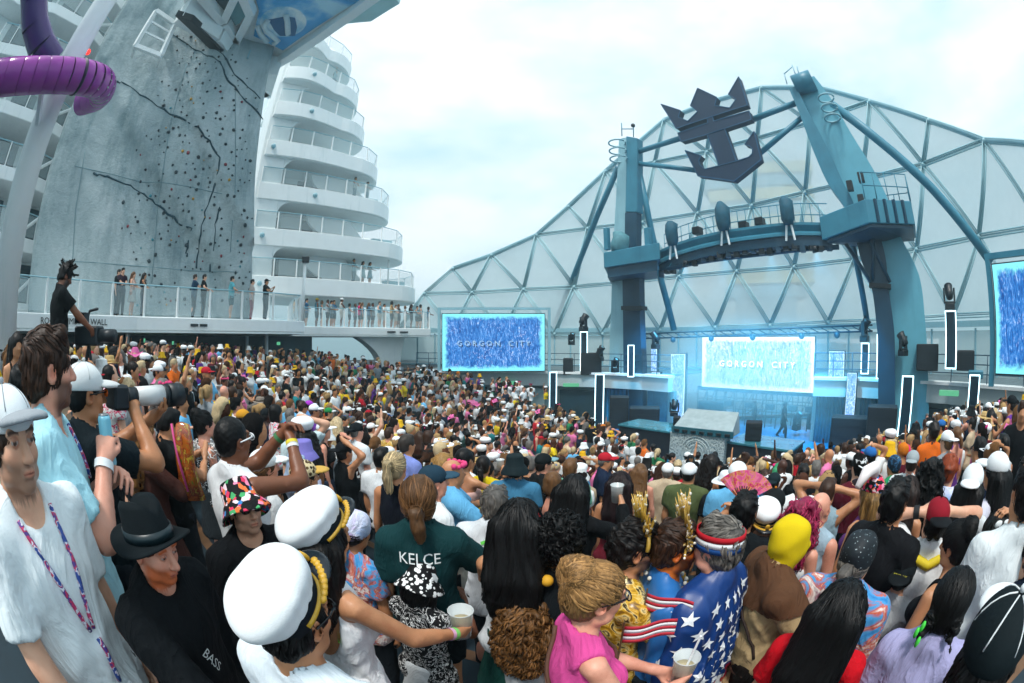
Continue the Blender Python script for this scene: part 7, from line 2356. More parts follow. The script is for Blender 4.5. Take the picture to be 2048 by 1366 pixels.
ymo = share('brown_yoke', yk, v_['o'], color='#5a3d2a')
bm = bmesh.new(); bm.from_mesh(yk)
bmesh.ops.delete(bm, geom=[f_ for f_ in bm.faces if f_.calc_center_median().z < 1.30 + .25 * abs(f_.calc_center_median().x)], context='FACES')
bm.normal_update()
for v9 in bm.verts: v9.co += v9.normal * .026
bm.to_mesh(yk); bm.free()
strap(v_, [(-.2, .90), (.0, .84), (.2, .90)], '#4a2c20', .016, 'coat_trim', False); strap(v_, [(-.12, 1.46), (.1, 1.2), (.2, 1.0)], '#2a1a14', .009, 'bag_strap', False)
give_cup(v_, 'plastic cup held in both hands by the person in the yellow hood', 0, 1.0)
w = H(1806, 1150, 2.5, 'person in black cap worn backwards and pale grey tee with a cup', 'the backwards black cap', face=8, skin='fair', hair='buzz', hairc='dark', hat='capback', hatc=['#141c20', '#10161a'], top='tee', topc='#bcc0c4', pose='phone', lod=0, custom=((.20, .34, 1.40), (.7, -.2, -1), (-1, .2, 0), ((-.2, .34, 1.38), (-.7, -.2, -1), (1, .2, 0))))
give_cup(w, 'plastic cup lifted by the person in the backwards black cap', 0, 1.0)
me2 = text_mesh('FRIDAY', .03, .001)
lt = bpy.data.objects.new('letter', me2); COL.objects.link(lt); lt.parent = w['o']; lt.matrix_local = w['B'].HM @ Matrix.Translation((0, -.131, .055)) @ Matrix.Rotation(R(78), 4, 'X'); me2.materials.append(flat('#d0cc3a')); split_letters(lt)
x_ = H(1680, 1222, 2.0, 'woman with long glossy black hair in bright red top, back turned', 'the red top', face=5, fem=True, skin='tan', hair='long', hairc='black', top='tee', topc='#c40f1e', pose='down', lod=0)
y_ = H(1716, 1115, 2.1, 'person in grey speckled knit cap and tie-dyed hooded sweatshirt', 'the speckled knit cap', face=15, skin='fair', hair='lowpony', hairc='grey', hat='beanie', hatpat='sparkle', hatc='#ffffff', top='hoodie', pat='tiedye', topc='#ffffff', pose='down', lod=1, height=1.74, build=1.15)
z_ = H(1870, 1040, 2.45, 'person in red and black cap with both hands at the head', 'the red and black cap', face=-20, skin='fair', hair='short', hairc='black', hat='capback', hatc=['#8a1626', '#101418'], top='jersey', topc='#e4e8ea', pose='ears', lod=1)
band(z_, 1, '#101318', .9, .02, 'watch', .04); strap(z_, [(-.1, 1.46), (0, 1.42), (.1, 1.46)], '#d8c020', .03, 'yellow_scarf', False)
aa_ = H(1910, 1092, 2.6, 'dark-haired woman with a white hair disc, bare shoulders, facing left with a cup', 'the white hair disc', face=-62, fem=True, skin='tan', hair='bun', hairc='black', top='strap', topc='#14171c', pose='cup', lod=0, pitch=-8)
MB().ball(aa_['B'].HM @ Vector((.06, -.05, .09)), (.014, .034, .034), 12, 8).build('hair_disc', flat('#e4e8ea'), aa_['o'], True)
give_cup(aa_, 'plastic cup held by the bare-shouldered woman with the white hair disc', 0, 1.0)
ab = H(1985, 1072, 2.9, 'woman with long black hair and a white lace bow, bare shoulders', 'the white lace bow', face=-35, fem=True, skin='tan', hair='long', hairc='black', hat='bow', hatc='#e6eaec', top='tube', topc='#2a2c34', pose='head', lod=1)
ac = H(1900, 1205, 1.95, 'dark-haired woman with bright green ribbon in lavender baseball jersey', 'the lavender jersey', face=-8, fem=True, skin='tan', hair='braids', hairc='black', top='jersey', topc='#a9a6cf', pose='down', lod=0, pitch=-10)
letters(ac, 'London', .09, 1.22, False, '#d8d8ea', 0, 8)
for q_ in ((-.085, -.115, -.06), (-.075, -.125, -.115), (-.10, -.12, -.085)): MB().ball(ac['B'].HM @ Vector(q_), (.010, .014, .024), 8, 5).build('green_ribbon', flat('#4ad84a'), ac['o'], True)
ad = H(1978, 1305, 1.05, 'person in black and white panelled cap in the bottom right corner', 'the panelled cap', face=-15, skin='tan', hair='short', hairc='black', hat='cap', hatc=['#0f1a1e', '#e6eaec'], top='tee', topc='#12181e', pose='down', lod=0, height=1.62)
ae = H(2066, 1110, 1.75, 'man in navy jacket with a lanyard at the right edge', 'the navy jacket', face=-60, skin='fair', hair='short', hairc='dark', top='hoodie', topc='#0f1a2c', pose='down', lod=1)
af = H(2052, 985, 2.4, 'person in loose white long sleeves with an arm raised at the right edge', 'the white sleeves', face=-30, skin='tan', hair='short', hairc='dark', top='long', topc='#dfe6e8', pose='head', lod=1)
# ---- a little further back: measured one by one
def cols(**k): return k
H(35, 692, 3.6, 'woman with long dark hair standing before the white column', 'the woman by the white column', face=165, fem=True, skin='tan', hair='long', hairc='dark', top='strap', topc='#241c18', pose='down', pitch=-12)
H(52, 775, 2.6, 'dark-haired man half hidden behind the brown-haired bearded man', None, face=80, skin='tan', hair='short', hairc='black', top='tee', topc='#1d2226')
H(228, 708, 4.6, 'man with short dark hair in red shirt behind the photographer', 'the red shirt', face=75, skin='pink', hair='short', hairc='dark', top='tee', topc='#a81c2c')
H(267, 728, 4.5, 'stocky man in pale blue shirt facing the camera', 'the pale blue shirt', face=150, skin='pink', hair='short', hairc='brown', top='shirt', topc='#b9dcea', build=1.15)
fl = H(222, 752, 4.0, 'man with slicked black hair in flowered shirt beside the photographer', None, face=62, skin='fair', hair='fringe_back', hairc='black', top='tee', pat='hawaii', topc='#ff9a9a')
H(302, 724, 5.6, 'bearded man in pink-white shirt to the right of the pale blue shirt', None, face=60, skin='tan', hair='buzz', hairc='dark', top='shirt', topc='#e6d4d2', look={'beard': 1})
H(322, 742, 5.9, 'man in white captain cap and sunglasses near the exit sign', None, face=120, skin='tan', hair='short', hairc='dark', hat='captain', hatc=['#eef1f3', '#141c22'], glasses='shades', top='tee', topc='#e6eaec')
H(290, 868, 3.3, 'woman with wavy ginger-blond hair in brown wrap dress', 'the brown wrap dress', face=75, fem=True, skin='pink', hair='longwavy', hairc='#8a5f34', top='long', topc='#4a2c26', bot='skirt', botc='#4a2c26', pose='phone')
H(338, 848, 3.5, 'man in black printed tee looking down at his phone', 'the black printed tee', face=65, skin='tan', hair='short', hairc='black', top='tee', topc='#0f1316', pose='phone', pitch=-25)
ft = H(410, 850, 3.1, 'woman with white feather shoulders over a sequined dress', 'the feather shoulders', face=70, fem=True, skin='pink', hair='bun', hairc='black', top='strap', pat='sequin', topc='#ffffff', bot='skirt', botc='#22282c', pose='down')
mbf = MB(); rf = random.Random(9)
for i2 in range(150):
	a_ = rf.uniform(0, 6.28); rr_ = rf.uniform(.10, .19); pz = 1.43 + rf.uniform(-.03, .04)
	mbf.tube([(rr_ * math.cos(a_), rr_ * .7 * math.sin(a_), pz), (rr_ * 1.25 * math.cos(a_), rr_ * .95 * math.sin(a_), pz + rf.uniform(-.03, .05)), (rr_ * 1.4 * math.cos(a_ + .2), rr_ * 1.1 * math.sin(a_ + .2), pz + rf.uniform(-.06, .04))], [.009, .007, .002], 4)
tag(mbf.build('feather_collar', paint('feather_white', '#d8d8d6', .9), ft['o'], True, fix=False), kind='stuff')
fo = empty('foil_jacket', PR(372, 930, 3.0)); 
tag(fo, 'shiny orange and green foil jacket draped on the bar below the feather shoulders', 'jacket')
fo.scale = (.62, .62, .8)
foil = objcol('foil', .16, extra=spots([(.3, '#3a7a22'), (.44, '#b85a1c'), (.52, '#7a2a14'), (.6, '#c8a83a'), (.68, '#2a3a2a')], 8, 'noise', 'LINEAR', warp=1.5), spec=.9)
o2 = MB().lathe([(.02, .36), (.10, .34), (.16, .20), (.15, .0), (.18, -.28), (.15, -.28), (.12, 0)], 14).build('foil_cloth', foil, fo, True)
for vv in o2.data.vertices: vv.co = Vector((vv.co.x, vv.co.y * .5, vv.co.z)) + Vector((.02 * math.sin(vv.co.z * 40), .02 * math.sin(vv.co.z * 33 + vv.co.x * 30), 0))
MB().tube([(-.1, -.06, .34), (-.02, -.1, .1), (.06, -.1, -.2)], .014, 6).build('pink_piping', flat('#d04a8a'), fo, True)
H(522, 806, 6.0, 'man in grey felt hat and white tee with arms folded', 'the grey felt hat', skin='tan', hair='short', hairc='brown', hat='straw', hatc=['#8a7f74', '#4a4038'], top='tee', topc='#e2e6e8', pose='cross')
H(488, 838, 4.9, 'person in mustard yellow cap and black top', 'the mustard cap', skin='tan', hair='short', hairc='dark', hat='cap', hatc=['#d0942a', '#c0842a'], top='tee', topc='#14181c')
rj = H(580, 832, 4.6, 'grey-haired man in red football jersey numbered 20', 'the red jersey', face=20, skin='pink', hair='short', hairc='grey', top='jersey', topc='#b3121c')
letters(rj, '20', .22, 1.18, False, '#d8a01e'); letters(rj, 'TEAM', .05, 1.36, False, '#e8e8e8')
H(553, 826, 5.0, 'dark-haired woman in maroon patterned top left of the red jersey', None, fem=True, skin='tan', hair='bob', hairc='black', top='tee', pat='hawaii', topc='#ff5a6a')
H(600, 858, 4.0, 'bearded man facing the camera with a hand on his head', 'the man with a hand on his head', face=168, skin='fair', hair='short', hairc='light', top='tee', topc='#c9dde2', pose='headL', look={'beard': 1})
H(608, 908, 3.2, 'person in lavender bucket hat with long pale blue hair', 'the lavender bucket hat', face=60, fem=True, skin='fair', hair='long', hairc='#a4bcd8', hat='bucket', hatc='#7f78c4', top='long', pat='pastel', topc='#ffffff', pose='down')
H(610, 955, 3.0, 'woman in leopard-print cap below the lavender bucket hat', 'the leopard cap', face=70, fem=True, skin='tan', hair='short', hairc='dark', hat='cap', hatpat='leopard', hatc=['#ffffff', '#c8a050'], top='tank', pat='leopard', topc='#ffffff')
H(530, 935, 2.9, 'blond woman with a white cap beside the clasped hands', None, face=70, fem=True, skin='pink', hair='lowpony', hairc='light', hat='cap', hatc=['#e8ecee', '#e0e4e6'], top='tee', topc='#d0d4d6')
H(619, 812, 6.4, 'person in magenta cap further back than the red jersey', None, skin='tan', hair='short', hairc='dark', hat='cap', hatc=['#a83ac0', '#c8d0e0'], top='tee', topc='#5a8ac0')
H(658, 826, 5.9, 'man in green cap and white tee', 'the green cap', skin='tan', hair='short', hairc='dark', hat='cap', hatc=['#2a8a4a', '#d8dcdc'], top='tee', topc='#d8e0e0')
H(688, 842, 5.2, 'man with cropped black hair in white tee right of the green cap', None, skin='tan', hair='buzz', hairc='black', top='tee', topc='#e2e6e8')
H(714, 864, 4.1, 'grey-bearded man in backwards black cap and white tee', 'the grey-bearded man', face=55, skin='pink', hair='buzz', hairc='grey', hat='capback', hatc=['#12181c', '#12181c'], top='tee', topc='#e4eaec', look={'beard': 1, 'brow': (.5, .6, .7)})
H(690, 905, 3.6, 'tanned woman in black vest with an elbow raised', 'the raised elbow', face=60, fem=True, skin='tan', hair='short', hairc='black', hat='capback', hatc=['#101418', '#101418'], top='vest', topc='#0d1114', pose='head')
H(742, 842, 5.0, 'man in sunglasses and black shirt facing right', None, face=60, skin='tan', hair='short', hairc='brown', glasses='shades', top='tee', topc='#121a1e')
H(779, 868, 4.2, 'brown-haired man in black and gold shirt', 'the black and gold shirt', face=50, skin='pink', hair='short', hairc='brown', top='shirt', pat='gold', topc='#c8b060')
H(815, 890, 3.6, 'greying man in lilac tee with a red lanyard', 'the lilac tee', face=58, skin='tan', hair='short', hairc='#3a3430', top='tee', topc='#7f8fd0', look={'beard': 1, 'beard_w': .4})
H(764, 918, 3.6, 'black-haired man in white tee behind the blond ponytail', None, face=30, skin='tan', hair='short', hairc='black', top='tee', topc='#e6eaec')
H(890, 930, 3.3, 'woman with long streaked blond hair in blue dungarees', 'the streaked blond hair', face=70, fem=True, skin='tan', hair='longwavy', hairc='#9a7440', top='tank', topc='#4a6ad0')
H(887, 893, 4.2, 'person in wide striped crochet hat', 'the crochet hat', fem=True, skin='tan', hair='long', hairc='dark', hat='sunhat', hatpat='stripes', hatc=['#ffffff', '#d8a020'], top='tee', topc='#d8dadc')
bw = H(930, 920, 3.4, 'woman with sleek black hair raising a cup', 'the sleek black hair', face=40, fem=True, skin='tan', hair='lowpony', hairc='black', top='tube', topc='#d8b0a8', pose='cuphigh')
give_cup(bw, 'white plastic cup raised by the woman with sleek black hair', 0, 1.0)
H(967, 932, 3.6, 'brown-haired woman in bright yellow tee', 'the yellow tee', face=15, fem=True, skin='tan', hair='lowpony', hairc='dark', top='tee', topc='#dcc21c', build=1.12)
H(934, 870, 5.0, 'black-bearded man in dark green shirt', None, face=-30, skin='tan', hair='short', hairc='black', top='tee', topc='#1c3430', look={'beard': 1})
H(956, 884, 4.6, 'man in glasses with a black crew cut', None, face=70, skin='olive', hair='short', hairc='black', glasses='specs', top='shirt', topc='#2a4a62', look={'beard': 1})
H(996, 890, 4.4, 'dark-skinned man in pink flowered shirt', 'the pink flowered shirt', face=60, skin='brown', hair='buzz', hairc='black', top='shirt', pat='hawaii', topc='#ffffff')
bk = H(1030, 935, 3.15, 'man in black bucket hat and denim vest with a lanyard', 'the black bucket hat', face=8, skin='tan', hair='short', hairc='dark', hat='bucket', hatc='#142226', top='tee', topc='#3f7a9c')
H(1088, 928, 3.5, 'man in black visor cap with orange flames', 'the flame cap', face=60, skin='pink', hair='short', hairc='dark', hat='cap', hatc=['#12181a', '#7aa0a8'], glasses='shades', glassc=['#d8741e', '#101010'], top='vest', topc='#15191c', look={'beard': 1})
H(1105, 965, 3.2, 'woman with brown bob and bare back in black halter', 'the brown bob', face=10, fem=True, skin='pink', hair='bob', hairc='light', top='low_back', topc='#0f1214')
H(1141, 938, 4.0, 'sandy-haired man in mint green tee', 'the mint tee', face=20, skin='pink', hair='short', hairc='light', top='tee', topc='#7fc4a8')
H(1165, 912, 4.7, 'long-haired woman in bright yellow bucket hat', 'the yellow bucket hat', face=5, fem=True, skin='tan', hair='long', hairc='dark', hat='bucket', hatc='#e0ac14', top='tank', topc='#d8c4b0')
bl = H(1150, 985, 2.75, 'woman with sleek black hair in black top holding up a cup', 'the black top with a cup', face=22, fem=True, skin='tan', hair='long', hairc='black', top='long', topc='#0d0f12', pose='cuphigh', lod=1)
give_cup(bl, 'clear cup lifted by the woman in the black top', 0, 1.1, '#b0a8a8')
H(1240, 970, 3.05, 'woman with very long wine-dark hair in burgundy top', 'the wine-dark hair', face=5, fem=True, skin='tan', hair='long', hairc='#1c0c10', top='tube', topc='#6a1c2a')
H(1195, 882, 6.6, 'shirtless man standing near the stage platform', 'the shirtless man', skin='tan', hair='short', hairc='black', top='bare', bot='shorts', botc='#20304a')
H(1249, 882, 6.9, 'person in white sailor cap with red neckerchief', 'the sailor cap', skin='fair', hair='short', hairc='dark', hat='sailor', hatc='#eef0f2', top='tee', topc='#e2e8ea')
H(1276, 886, 6.7, 'broad grey-haired man in white shirt below the left platform', None, skin='pink', hair='buzz', hairc='grey', top='shirt', topc='#e2e8ec', build=1.15)
H(1213, 912, 5.2, 'black-haired woman in white tank top', 'the white tank top', fem=True, skin='tan', hair='longblunt', hairc='black', top='tank', topc='#e2e4e4')
H(1236, 925, 4.9, 'person with hot pink scarf and black cap', 'the hot pink scarf', skin='tan', hair='short', hairc='black', hat='capback', hatc=['#14181c', '#14181c'], top='tee', topc='#e02a86')
H(1277, 903, 5.6, 'person in black knit cap with two points', None, skin='tan', hat='beanie', hatc='#0e1216', hair='short', hairc='black', top='tee', topc='#d8dee2')
H(1280, 945, 4.2, 'woman with light brown hair tied half up', None, fem=True, skin='pink', hair='long', hairc='light', top='strap', topc='#20242c')
H(1378, 948, 3.75, 'man in white cap and olive green tee', 'the olive tee', face=10, skin='tan', hair='buzz', hairc='dark', hat='cap', hatc=['#e8ecee', '#e2e6e8'], top='tee', topc='#54603c', build=1.1)
H(1412, 935, 5.0, 'person in white cap beside the olive tee', None, skin='tan', hair='short', hairc='dark', hat='capback', hatc=['#e8ecee', '#e2e6e8'], top='tee', topc='#20262a')
H(1430, 912, 8.2, 'man in sunglasses and black tee facing the crowd before the silver desk', 'the man facing the crowd', face=175, skin='tan', hair='lowpony', hairc='black', glasses='shades', top='tee', topc='#0e1216')
H(1484, 918, 7.0, 'blond woman in white translucent jacket raised above the crowd', 'the blond woman in white', fem=True, skin='fair', hair='long', hairc='pale', top='hoodie', topc='#c9d0cc')
H(1528, 934, 6.6, 'person in mustard yellow hooded top near the right platform', 'the mustard hood', skin='tan', hat='hood', hatc='#d8a01e', hair='short', top='hoodie', topc='#d8a01e')
H(1556, 940, 6.2, 'person with rainbow green and pink wig', None, skin='tan', hair='long', hairc='#3a9a6a', hat='flowers', hatc='#e0307a', top='tee', topc='#20282c')
H(1505, 972, 3.8, 'black-haired man in plain white tee, back turned', 'the plain white tee', face=8, skin='tan', hair='short', hairc='black', top='tee', topc='#e4e8ea')
H(1548, 965, 3.9, 'man in blue printed shirt with a dark cap', 'the blue printed shirt', face=15, skin='pink', hair='short', hairc='black', hat='capback', hatc=['#15252a', '#15252a'], top='shirt', pat='navyprint', topc='#ffffff')
H(1546, 1012, 3.1, 'person in black cap with an orange patch', 'the orange patch', face=10, skin='tan', hair='short', hairc='black', hat='capback', hatc=['#14181a', '#c8781e'], top='tee', topc='#2a3a44')
fan_p = H(1488, 1025, 2.7, 'black-haired person in black tee holding up a pink fan', 'the pink fan', face=10, skin='tan', hair='short', hairc='black', top='tee', topc='#0e1418', pose='fan', lod=1, custom=((-.10, .30, 1.50), (.8, -.2, -1), (-1, .2, 0), ((-.16, .34, 1.52), (-.8, -.2, -1), (1, .2, 0))))
pf, _ = hand_world(fan_p, 1)
fr_ = empty('hand_fan', pf, -math.atan2(pf.x, pf.y)); tag(fr_, 'open pink and orange printed hand fan above the grey-haired flag man', 'fan')
fm = [objcol('fan_print', .6, extra=spots([(.3, '#e83a86'), (.48, '#f07aa8'), (.55, '#e8a04a'), (.62, '#d82a78')], 22, 'noise', 'LINEAR', warp=1))]
for i2 in range(13):
	a0, a1 = R(30 + i2 * 8.4), R(30 + (i2 + 1) * 8.4); y0, y1 = (.006 if i2 % 2 else 0), (0 if i2 % 2 else .006)
	MB().prism([(.05 * math.cos(a0), y0, .05 * math.sin(a0)), (.23 * math.cos(a0), y0, .23 * math.sin(a0)), (.23 * math.cos(a1), y1, .23 * math.sin(a1)), (.05 * math.cos(a1), y1, .05 * math.sin(a1))], (0, .0015, 0)).build('fan_leaf', fm[0], fr_)
	MB().bar((0, y0, 0), (.12 * math.cos(a0), y0, .12 * math.sin(a0)), .008, .003).build('fan_rib', dark, fr_)
H(1527, 1048, 3.0, 'woman in white captain hat with black and gold band facing the camera', 'the facing captain hat', face=165, fem=True, skin='fair', hair='long', hairc='light', hat='captain', hatc=['#eef1f3', '#141a1e'], top='strap', topc='#12161a', pitch=-12)
H(1452, 965, 3.4, 'person in large white hat behind the pink fan', None, face=10, skin='tan', hair='short', hairc='black', hat='sunhat', hatc=['#e4e8ec', '#e4e8ec'], top='tee', topc='#161c20')
H(1607, 1035, 2.65, 'woman with pink curls tied high in white corset', 'the pink curls', face=30, fem=True, skin='pink', hair='curlylong', hairc='#a82a58', top='corset', topc='#dfe2e4', pose='down', lod=1)
H(1640, 1018, 3.1, 'bald man in pale blue vest with a tattooed arm', 'the bald man', face=30, skin='pink', hair=None, top='vest', topc='#9fb8c8')
H(1655, 985, 3.6, 'brown-haired man with both hands at his face', 'the hands at his face', face=15, skin='tan', hair='short', hairc='brown', top='vest', topc='#8fa8b4', pose='ears')
sq = H(1742, 985, 3.15, 'woman in sequined cap with white feather and long blond hair, bare back', 'the sequined cap', face=-55, fem=True, skin='tan', hair='long', hairc='#8a6a3c', hat='cap', hatpat='floral', hatc=['#ffffff', '#20161c'], top='low_back', topc='#6a3a7a')
qf = MB().tube([sq['B'].HM @ Vector(v2) for v2 in ((-.02, -.02, .13), (-.09, -.05, .20), (-.20, -.07, .20), (-.30, -.08, .12))], [.03, .045, .045, .02], 9).build('feather_plume', paint('plume', '#e6dede', .9), sq['o'], True)
H(1816, 985, 3.1, 'woman with straight dark hair right of the sequined cap', None, face=10, fem=True, skin='tan', hair='long', hairc='#2a1c18', top='tank', topc='#17191d')
H(1790, 1005, 2.9, 'dark-haired youth with a lilac strap over a black tee', None, face=20, skin='tan', hair='short', hairc='black', top='tee', topc='#14161a')
wt = H(1824, 925, 4.3, 'man in grey cap and white tee printed with red words', 'the red printed words', face=5, skin='pink', hair='short', hairc='brown', hat='capback', hatc=['#9aa4a8', '#9aa4a8'], top='tee', topc='#dfe3e4')
letters(wt, "BERT'S", .08, 1.34, False, '#8a2a38'); letters(wt, 'PETER', .08, 1.25, False, '#8a2a38')
H(1786, 932, 4.3, 'man in green flowered turban and green shirt facing left', 'the green turban', face=-60, skin='tan', hair='short', hairc='dark', hat='beanie', hatpat='navyprint', hatc='#60ffa0', top='shirt', topc='#1f8a5a')
H(1862, 950, 2.9, 'person in huge fuzzy black hat', 'the fuzzy black hat', face=10, skin='tan', hair='curlylong', hairc='black', top='tee', topc='#101418')
dk = H(1896, 945, 3.2, 'person with bushy orange hair in pastel jersey lettered DK 7', 'the DK jersey', face=12, skin='fair', hair='curlyshort', hairc='#8a3a18', top='jersey', pat='pastel', topc='#ffffff')
letters(dk, 'DK', .09, 1.34, False, '#2a5ab0'); letters(dk, '7', .24, 1.15, False, '#2a5ab0')
H(1943, 970, 3.0, 'black-haired woman in white cap with blue letters', 'the white cap with blue letters', face=5, fem=True, skin='tan', hair='long', hairc='black', hat='capback', hatc=['#e4eaec', '#e4eaec'], top='tee', topc='#d0d6da')
H(1990, 945, 3.0, 'black-haired woman in flowered white cap and sunglasses facing left', 'the flowered white cap', face=-70, fem=True, skin='tan', hair='long', hairc='black', hat='cap', hatc=['#e6eaec', '#d8dee0'], glasses='shades', top='tee', topc='#d8d8e8')
H(1957, 900, 4.2, 'black-haired man in sunglasses facing left by the flowered cap', None, face=-75, skin='tan', hair='short', hairc='black', glasses='shades', top='vest', topc='#c8ccce')
H(2005, 893, 4.3, 'tall black-haired man in pale vest near the right screen', None, face=-40, skin='tan', hair='short', hairc='black', top='vest', topc='#d0d6d8')
H(1966, 872, 6.0, 'person in captain cap and red vest under the right screen', 'the red vest', face=-50, skin='tan', hair='short', hairc='black', hat='captain', hatc=['#e8ecee', '#14181c'], top='vest', topc='#a81828')
H(1770, 884, 7.4, 'man in gold jacket and red cap beside the stage boxes', 'the gold jacket', face=-20, skin='dark', hair='short', hairc='black', hat='cap', hatc=['#a81c28', '#a81c28'], top='long', pat='gold', topc='#ffffff')
H(1730, 888, 7.2, 'woman with long brown hair and flower crown before the stage boxes', 'the flower crown', fem=True, skin='tan', hair='long', hairc='light', hat='flowers', hatc='#d8d0c0', top='dress', topc='#c8a040')
H(1650, 918, 6.8, 'woman with long blond hair and pink sunglasses facing the camera', 'the blond woman facing back', face=170, fem=True, skin='fair', hair='long', hairc='pale', glasses='shades', glassc=['#d83a5a', '#d83a5a'], top='tank', topc='#1a2226')
H(1612, 932, 6.2, 'dark-haired person in black vest waving an arm at the blue floor', 'the waving arm', skin='tan', hair='short', hairc='black', top='vest', topc='#1c2830', pose='up')
H(1808, 905, 5.6, 'person in hot pink hood behind the grey cap', None, skin='tan', hat='hood', hatc='#e0206a', hair='short', top='hoodie', topc='#e0206a')

# ---- people on the balconies, the stage and the camera platform
BG = 'people leaning on the balconies'
def cross_edge(az, line, inward):
	v = Vector((math.sin(az), math.cos(az), 0)); best = None
	for a1, b1 in zip(line, line[1:]):
		a1, b1 = Vector((*a1, 0)), Vector((*b1, 0)); e1 = b1 - a1; den = v.x * e1.y - v.y * e1.x
		if abs(den) < 1e-6: continue
		t1 = (a1.x * e1.y - a1.y * e1.x) / den; u1 = (a1.x * v.y - a1.y * v.x) / den
		if 0 <= u1 <= 1 and t1 > 0 and (best is None or t1 > best): best = t1
	return v * ((best or 24) + inward)
def onb(px, d, label, z=.9, py=640, **k):
	v = ray(px, py); az = math.atan2(v.x, v.y)
	p = cross_edge(az, EDGE, d) if z < 2 else cross_edge(az, [tuple((BA - BU * 2)[:2]), tuple((BA + BU * 13)[:2])], d)
	return person(label, root_at=(p.x, p.y, z), lod=2, group=BG, **k)
onb(232, 1.0, 'man in dark shirt standing behind a companion at the balcony rail', face=120, skin='fair', hair='short', hairc='dark', top='tee', topc='#10161c', botc='#12161c')
onb(240, .55, 'man in dark purple shirt with a hand at his mouth at the balcony rail', face=150, skin='fair', hair='short', hairc='dark', top='tee', topc='#2a1a2a', botc='#14161c', pose='cross')
onb(262, .5, 'blond woman in pale skirt leaning on the balcony rail', face=120, fem=True, skin='fair', hair='long', hairc='light', top='strap', topc='#caa89a', bot='skirt', botc='#c8ccc8', pose='rail')
onb(284, .5, 'dark-haired woman in black top and jeans on the balcony', face=110, fem=True, skin='tan', hair='long', hairc='dark', top='strap', topc='#1a1c22', botc='#1d2a3c', pose='cross')
onb(386, .7, 'man in dark blue shirt talking above the white balcony panel', face=80, skin='fair', hair='short', hairc='brown', top='tee', topc='#1a3a54', pose='phone')
onb(405, .5, 'man in black shirt leaning on the white balcony panel', face=100, skin='fair', hair='short', hairc='dark', top='tee', topc='#0f1418', pose='rail')
onb(461, .45, 'man in turquoise shirt and teal shorts at the balcony corner', face=80, skin='fair', hair='short', hairc='dark', top='tee', topc='#6ac0cc', bot='shorts', botc='#1c5a66', pose='rail')
onb(502, .9, 'small figure in red trousers behind the balcony glass', face=90, skin='fair', hair='short', top='tee', topc='#c8b8b0', botc='#a03040')
onb(530, .5, 'man in black cap and black shirt with a camera on the balcony bay', face=110, skin='tan', hair='short', hat='cap', hatc=['#10161a', '#10161a'], top='tee', topc='#0f1416', pose='phone')
rb = random.Random(21)
tops = ['#cdd6da', '#1a2a34', '#3a6a8c', '#d8dcd8', '#6a8a94', '#8aa0a8', '#b03060', '#20303c', '#c8b080', '#5a9ab0']
for i2, px in enumerate((588, 598, 606, 614, 630, 640, 653, 661, 670, 684, 696, 708, 716, 722, 735, 748, 757, 768, 780, 790, 800, 811, 824, 833, 845, 857)):
	d = .45 + .9 * rb.random(); px += rb.uniform(-4, 4)
	fem = rb.random() < .45
	tc = '#e0287a' if i2 == 12 else ('#e0a020' if i2 == 0 else rb.choice(tops))
	cn_ = {'#e0287a': 'hot pink', '#e0a020': 'orange', '#cdd6da': 'pale grey', '#1a2a34': 'dark navy', '#3a6a8c': 'blue', '#d8dcd8': 'white', '#6a8a94': 'grey-blue', '#8aa0a8': 'dusty blue', '#b03060': 'crimson', '#20303c': 'charcoal', '#c8b080': 'sand', '#5a9ab0': 'sky blue'}[tc]
	w_ = ['first', 'second', 'third', 'fourth', 'fifth', 'sixth', 'seventh', 'eighth', 'ninth', 'tenth', 'eleventh', 'twelfth', 'thirteenth', 'fourteenth', 'fifteenth', 'sixteenth', 'seventeenth', 'eighteenth', 'nineteenth', 'twentieth', 'twenty-first', 'twenty-second', 'twenty-third', 'twenty-fourth', 'twenty-fifth', 'twenty-sixth'][i2]
	hs = rb.choice(['long', 'bob']) if fem else 'short'
	onb(px, d, height=rb.uniform(1.56, 1.86), label='%s in %s top, %s from the climbing-wall end along the crowded rail' % ('woman' if fem else 'man', cn_, w_), face=rb.uniform(70, 130), fem=fem, skin=rb.choice(['fair', 'tan', 'brown']), hair=hs, hairc=rb.choice(['black', 'dark', 'brown', 'light']), top=rb.choice(['tee', 'tank']), topc=tc, bot='shorts', botc=rb.choice(['#2a3a4a', '#c8c4b8', '#1a1e24']), pose=rb.choice(['rail', 'down', 'cross']), hat='cap' if i2 in (4, 9) else None, hatc=['#e0c028', '#e0c028'] if i2 == 4 else None)
for px, py, k_, d, lb, fem, tc in ((707, 545, 1, 1.2, 'man leaning on the lowest upper balcony near its rounded end', False, '#8fb0b8'), (726, 545, 1, 1.2, 'woman in pale dress on the lowest upper balcony', True, '#a8c4c8'), (740, 545, 1, 1.3, 'slim woman in grey-blue dress at the right of the lowest upper balcony', True, '#6a98a4'),
							   (710, 372, 3, .9, 'figure in pale clothes on the third upper balcony', False, '#b0b8b8'), (735, 378, 3, 1.1, 'figure leaning back at the rounded end of the third upper balcony', True, '#a8b4b4'), (676, 130, 6, .9, 'figure waving on the topmost open balcony', True, '#8fb4bc')):
	onb(px, d, lb, z=DECKZ[k_], py=py, face=120, fem=fem, skin='tan', hair='long' if fem else 'short', hairc='dark', top='dress' if fem and k_ == 1 else 'tee', topc=tc, bot=None if fem and k_ == 1 else 'trousers', botc='#5a7a84', pose='up' if k_ == 6 else 'rail')
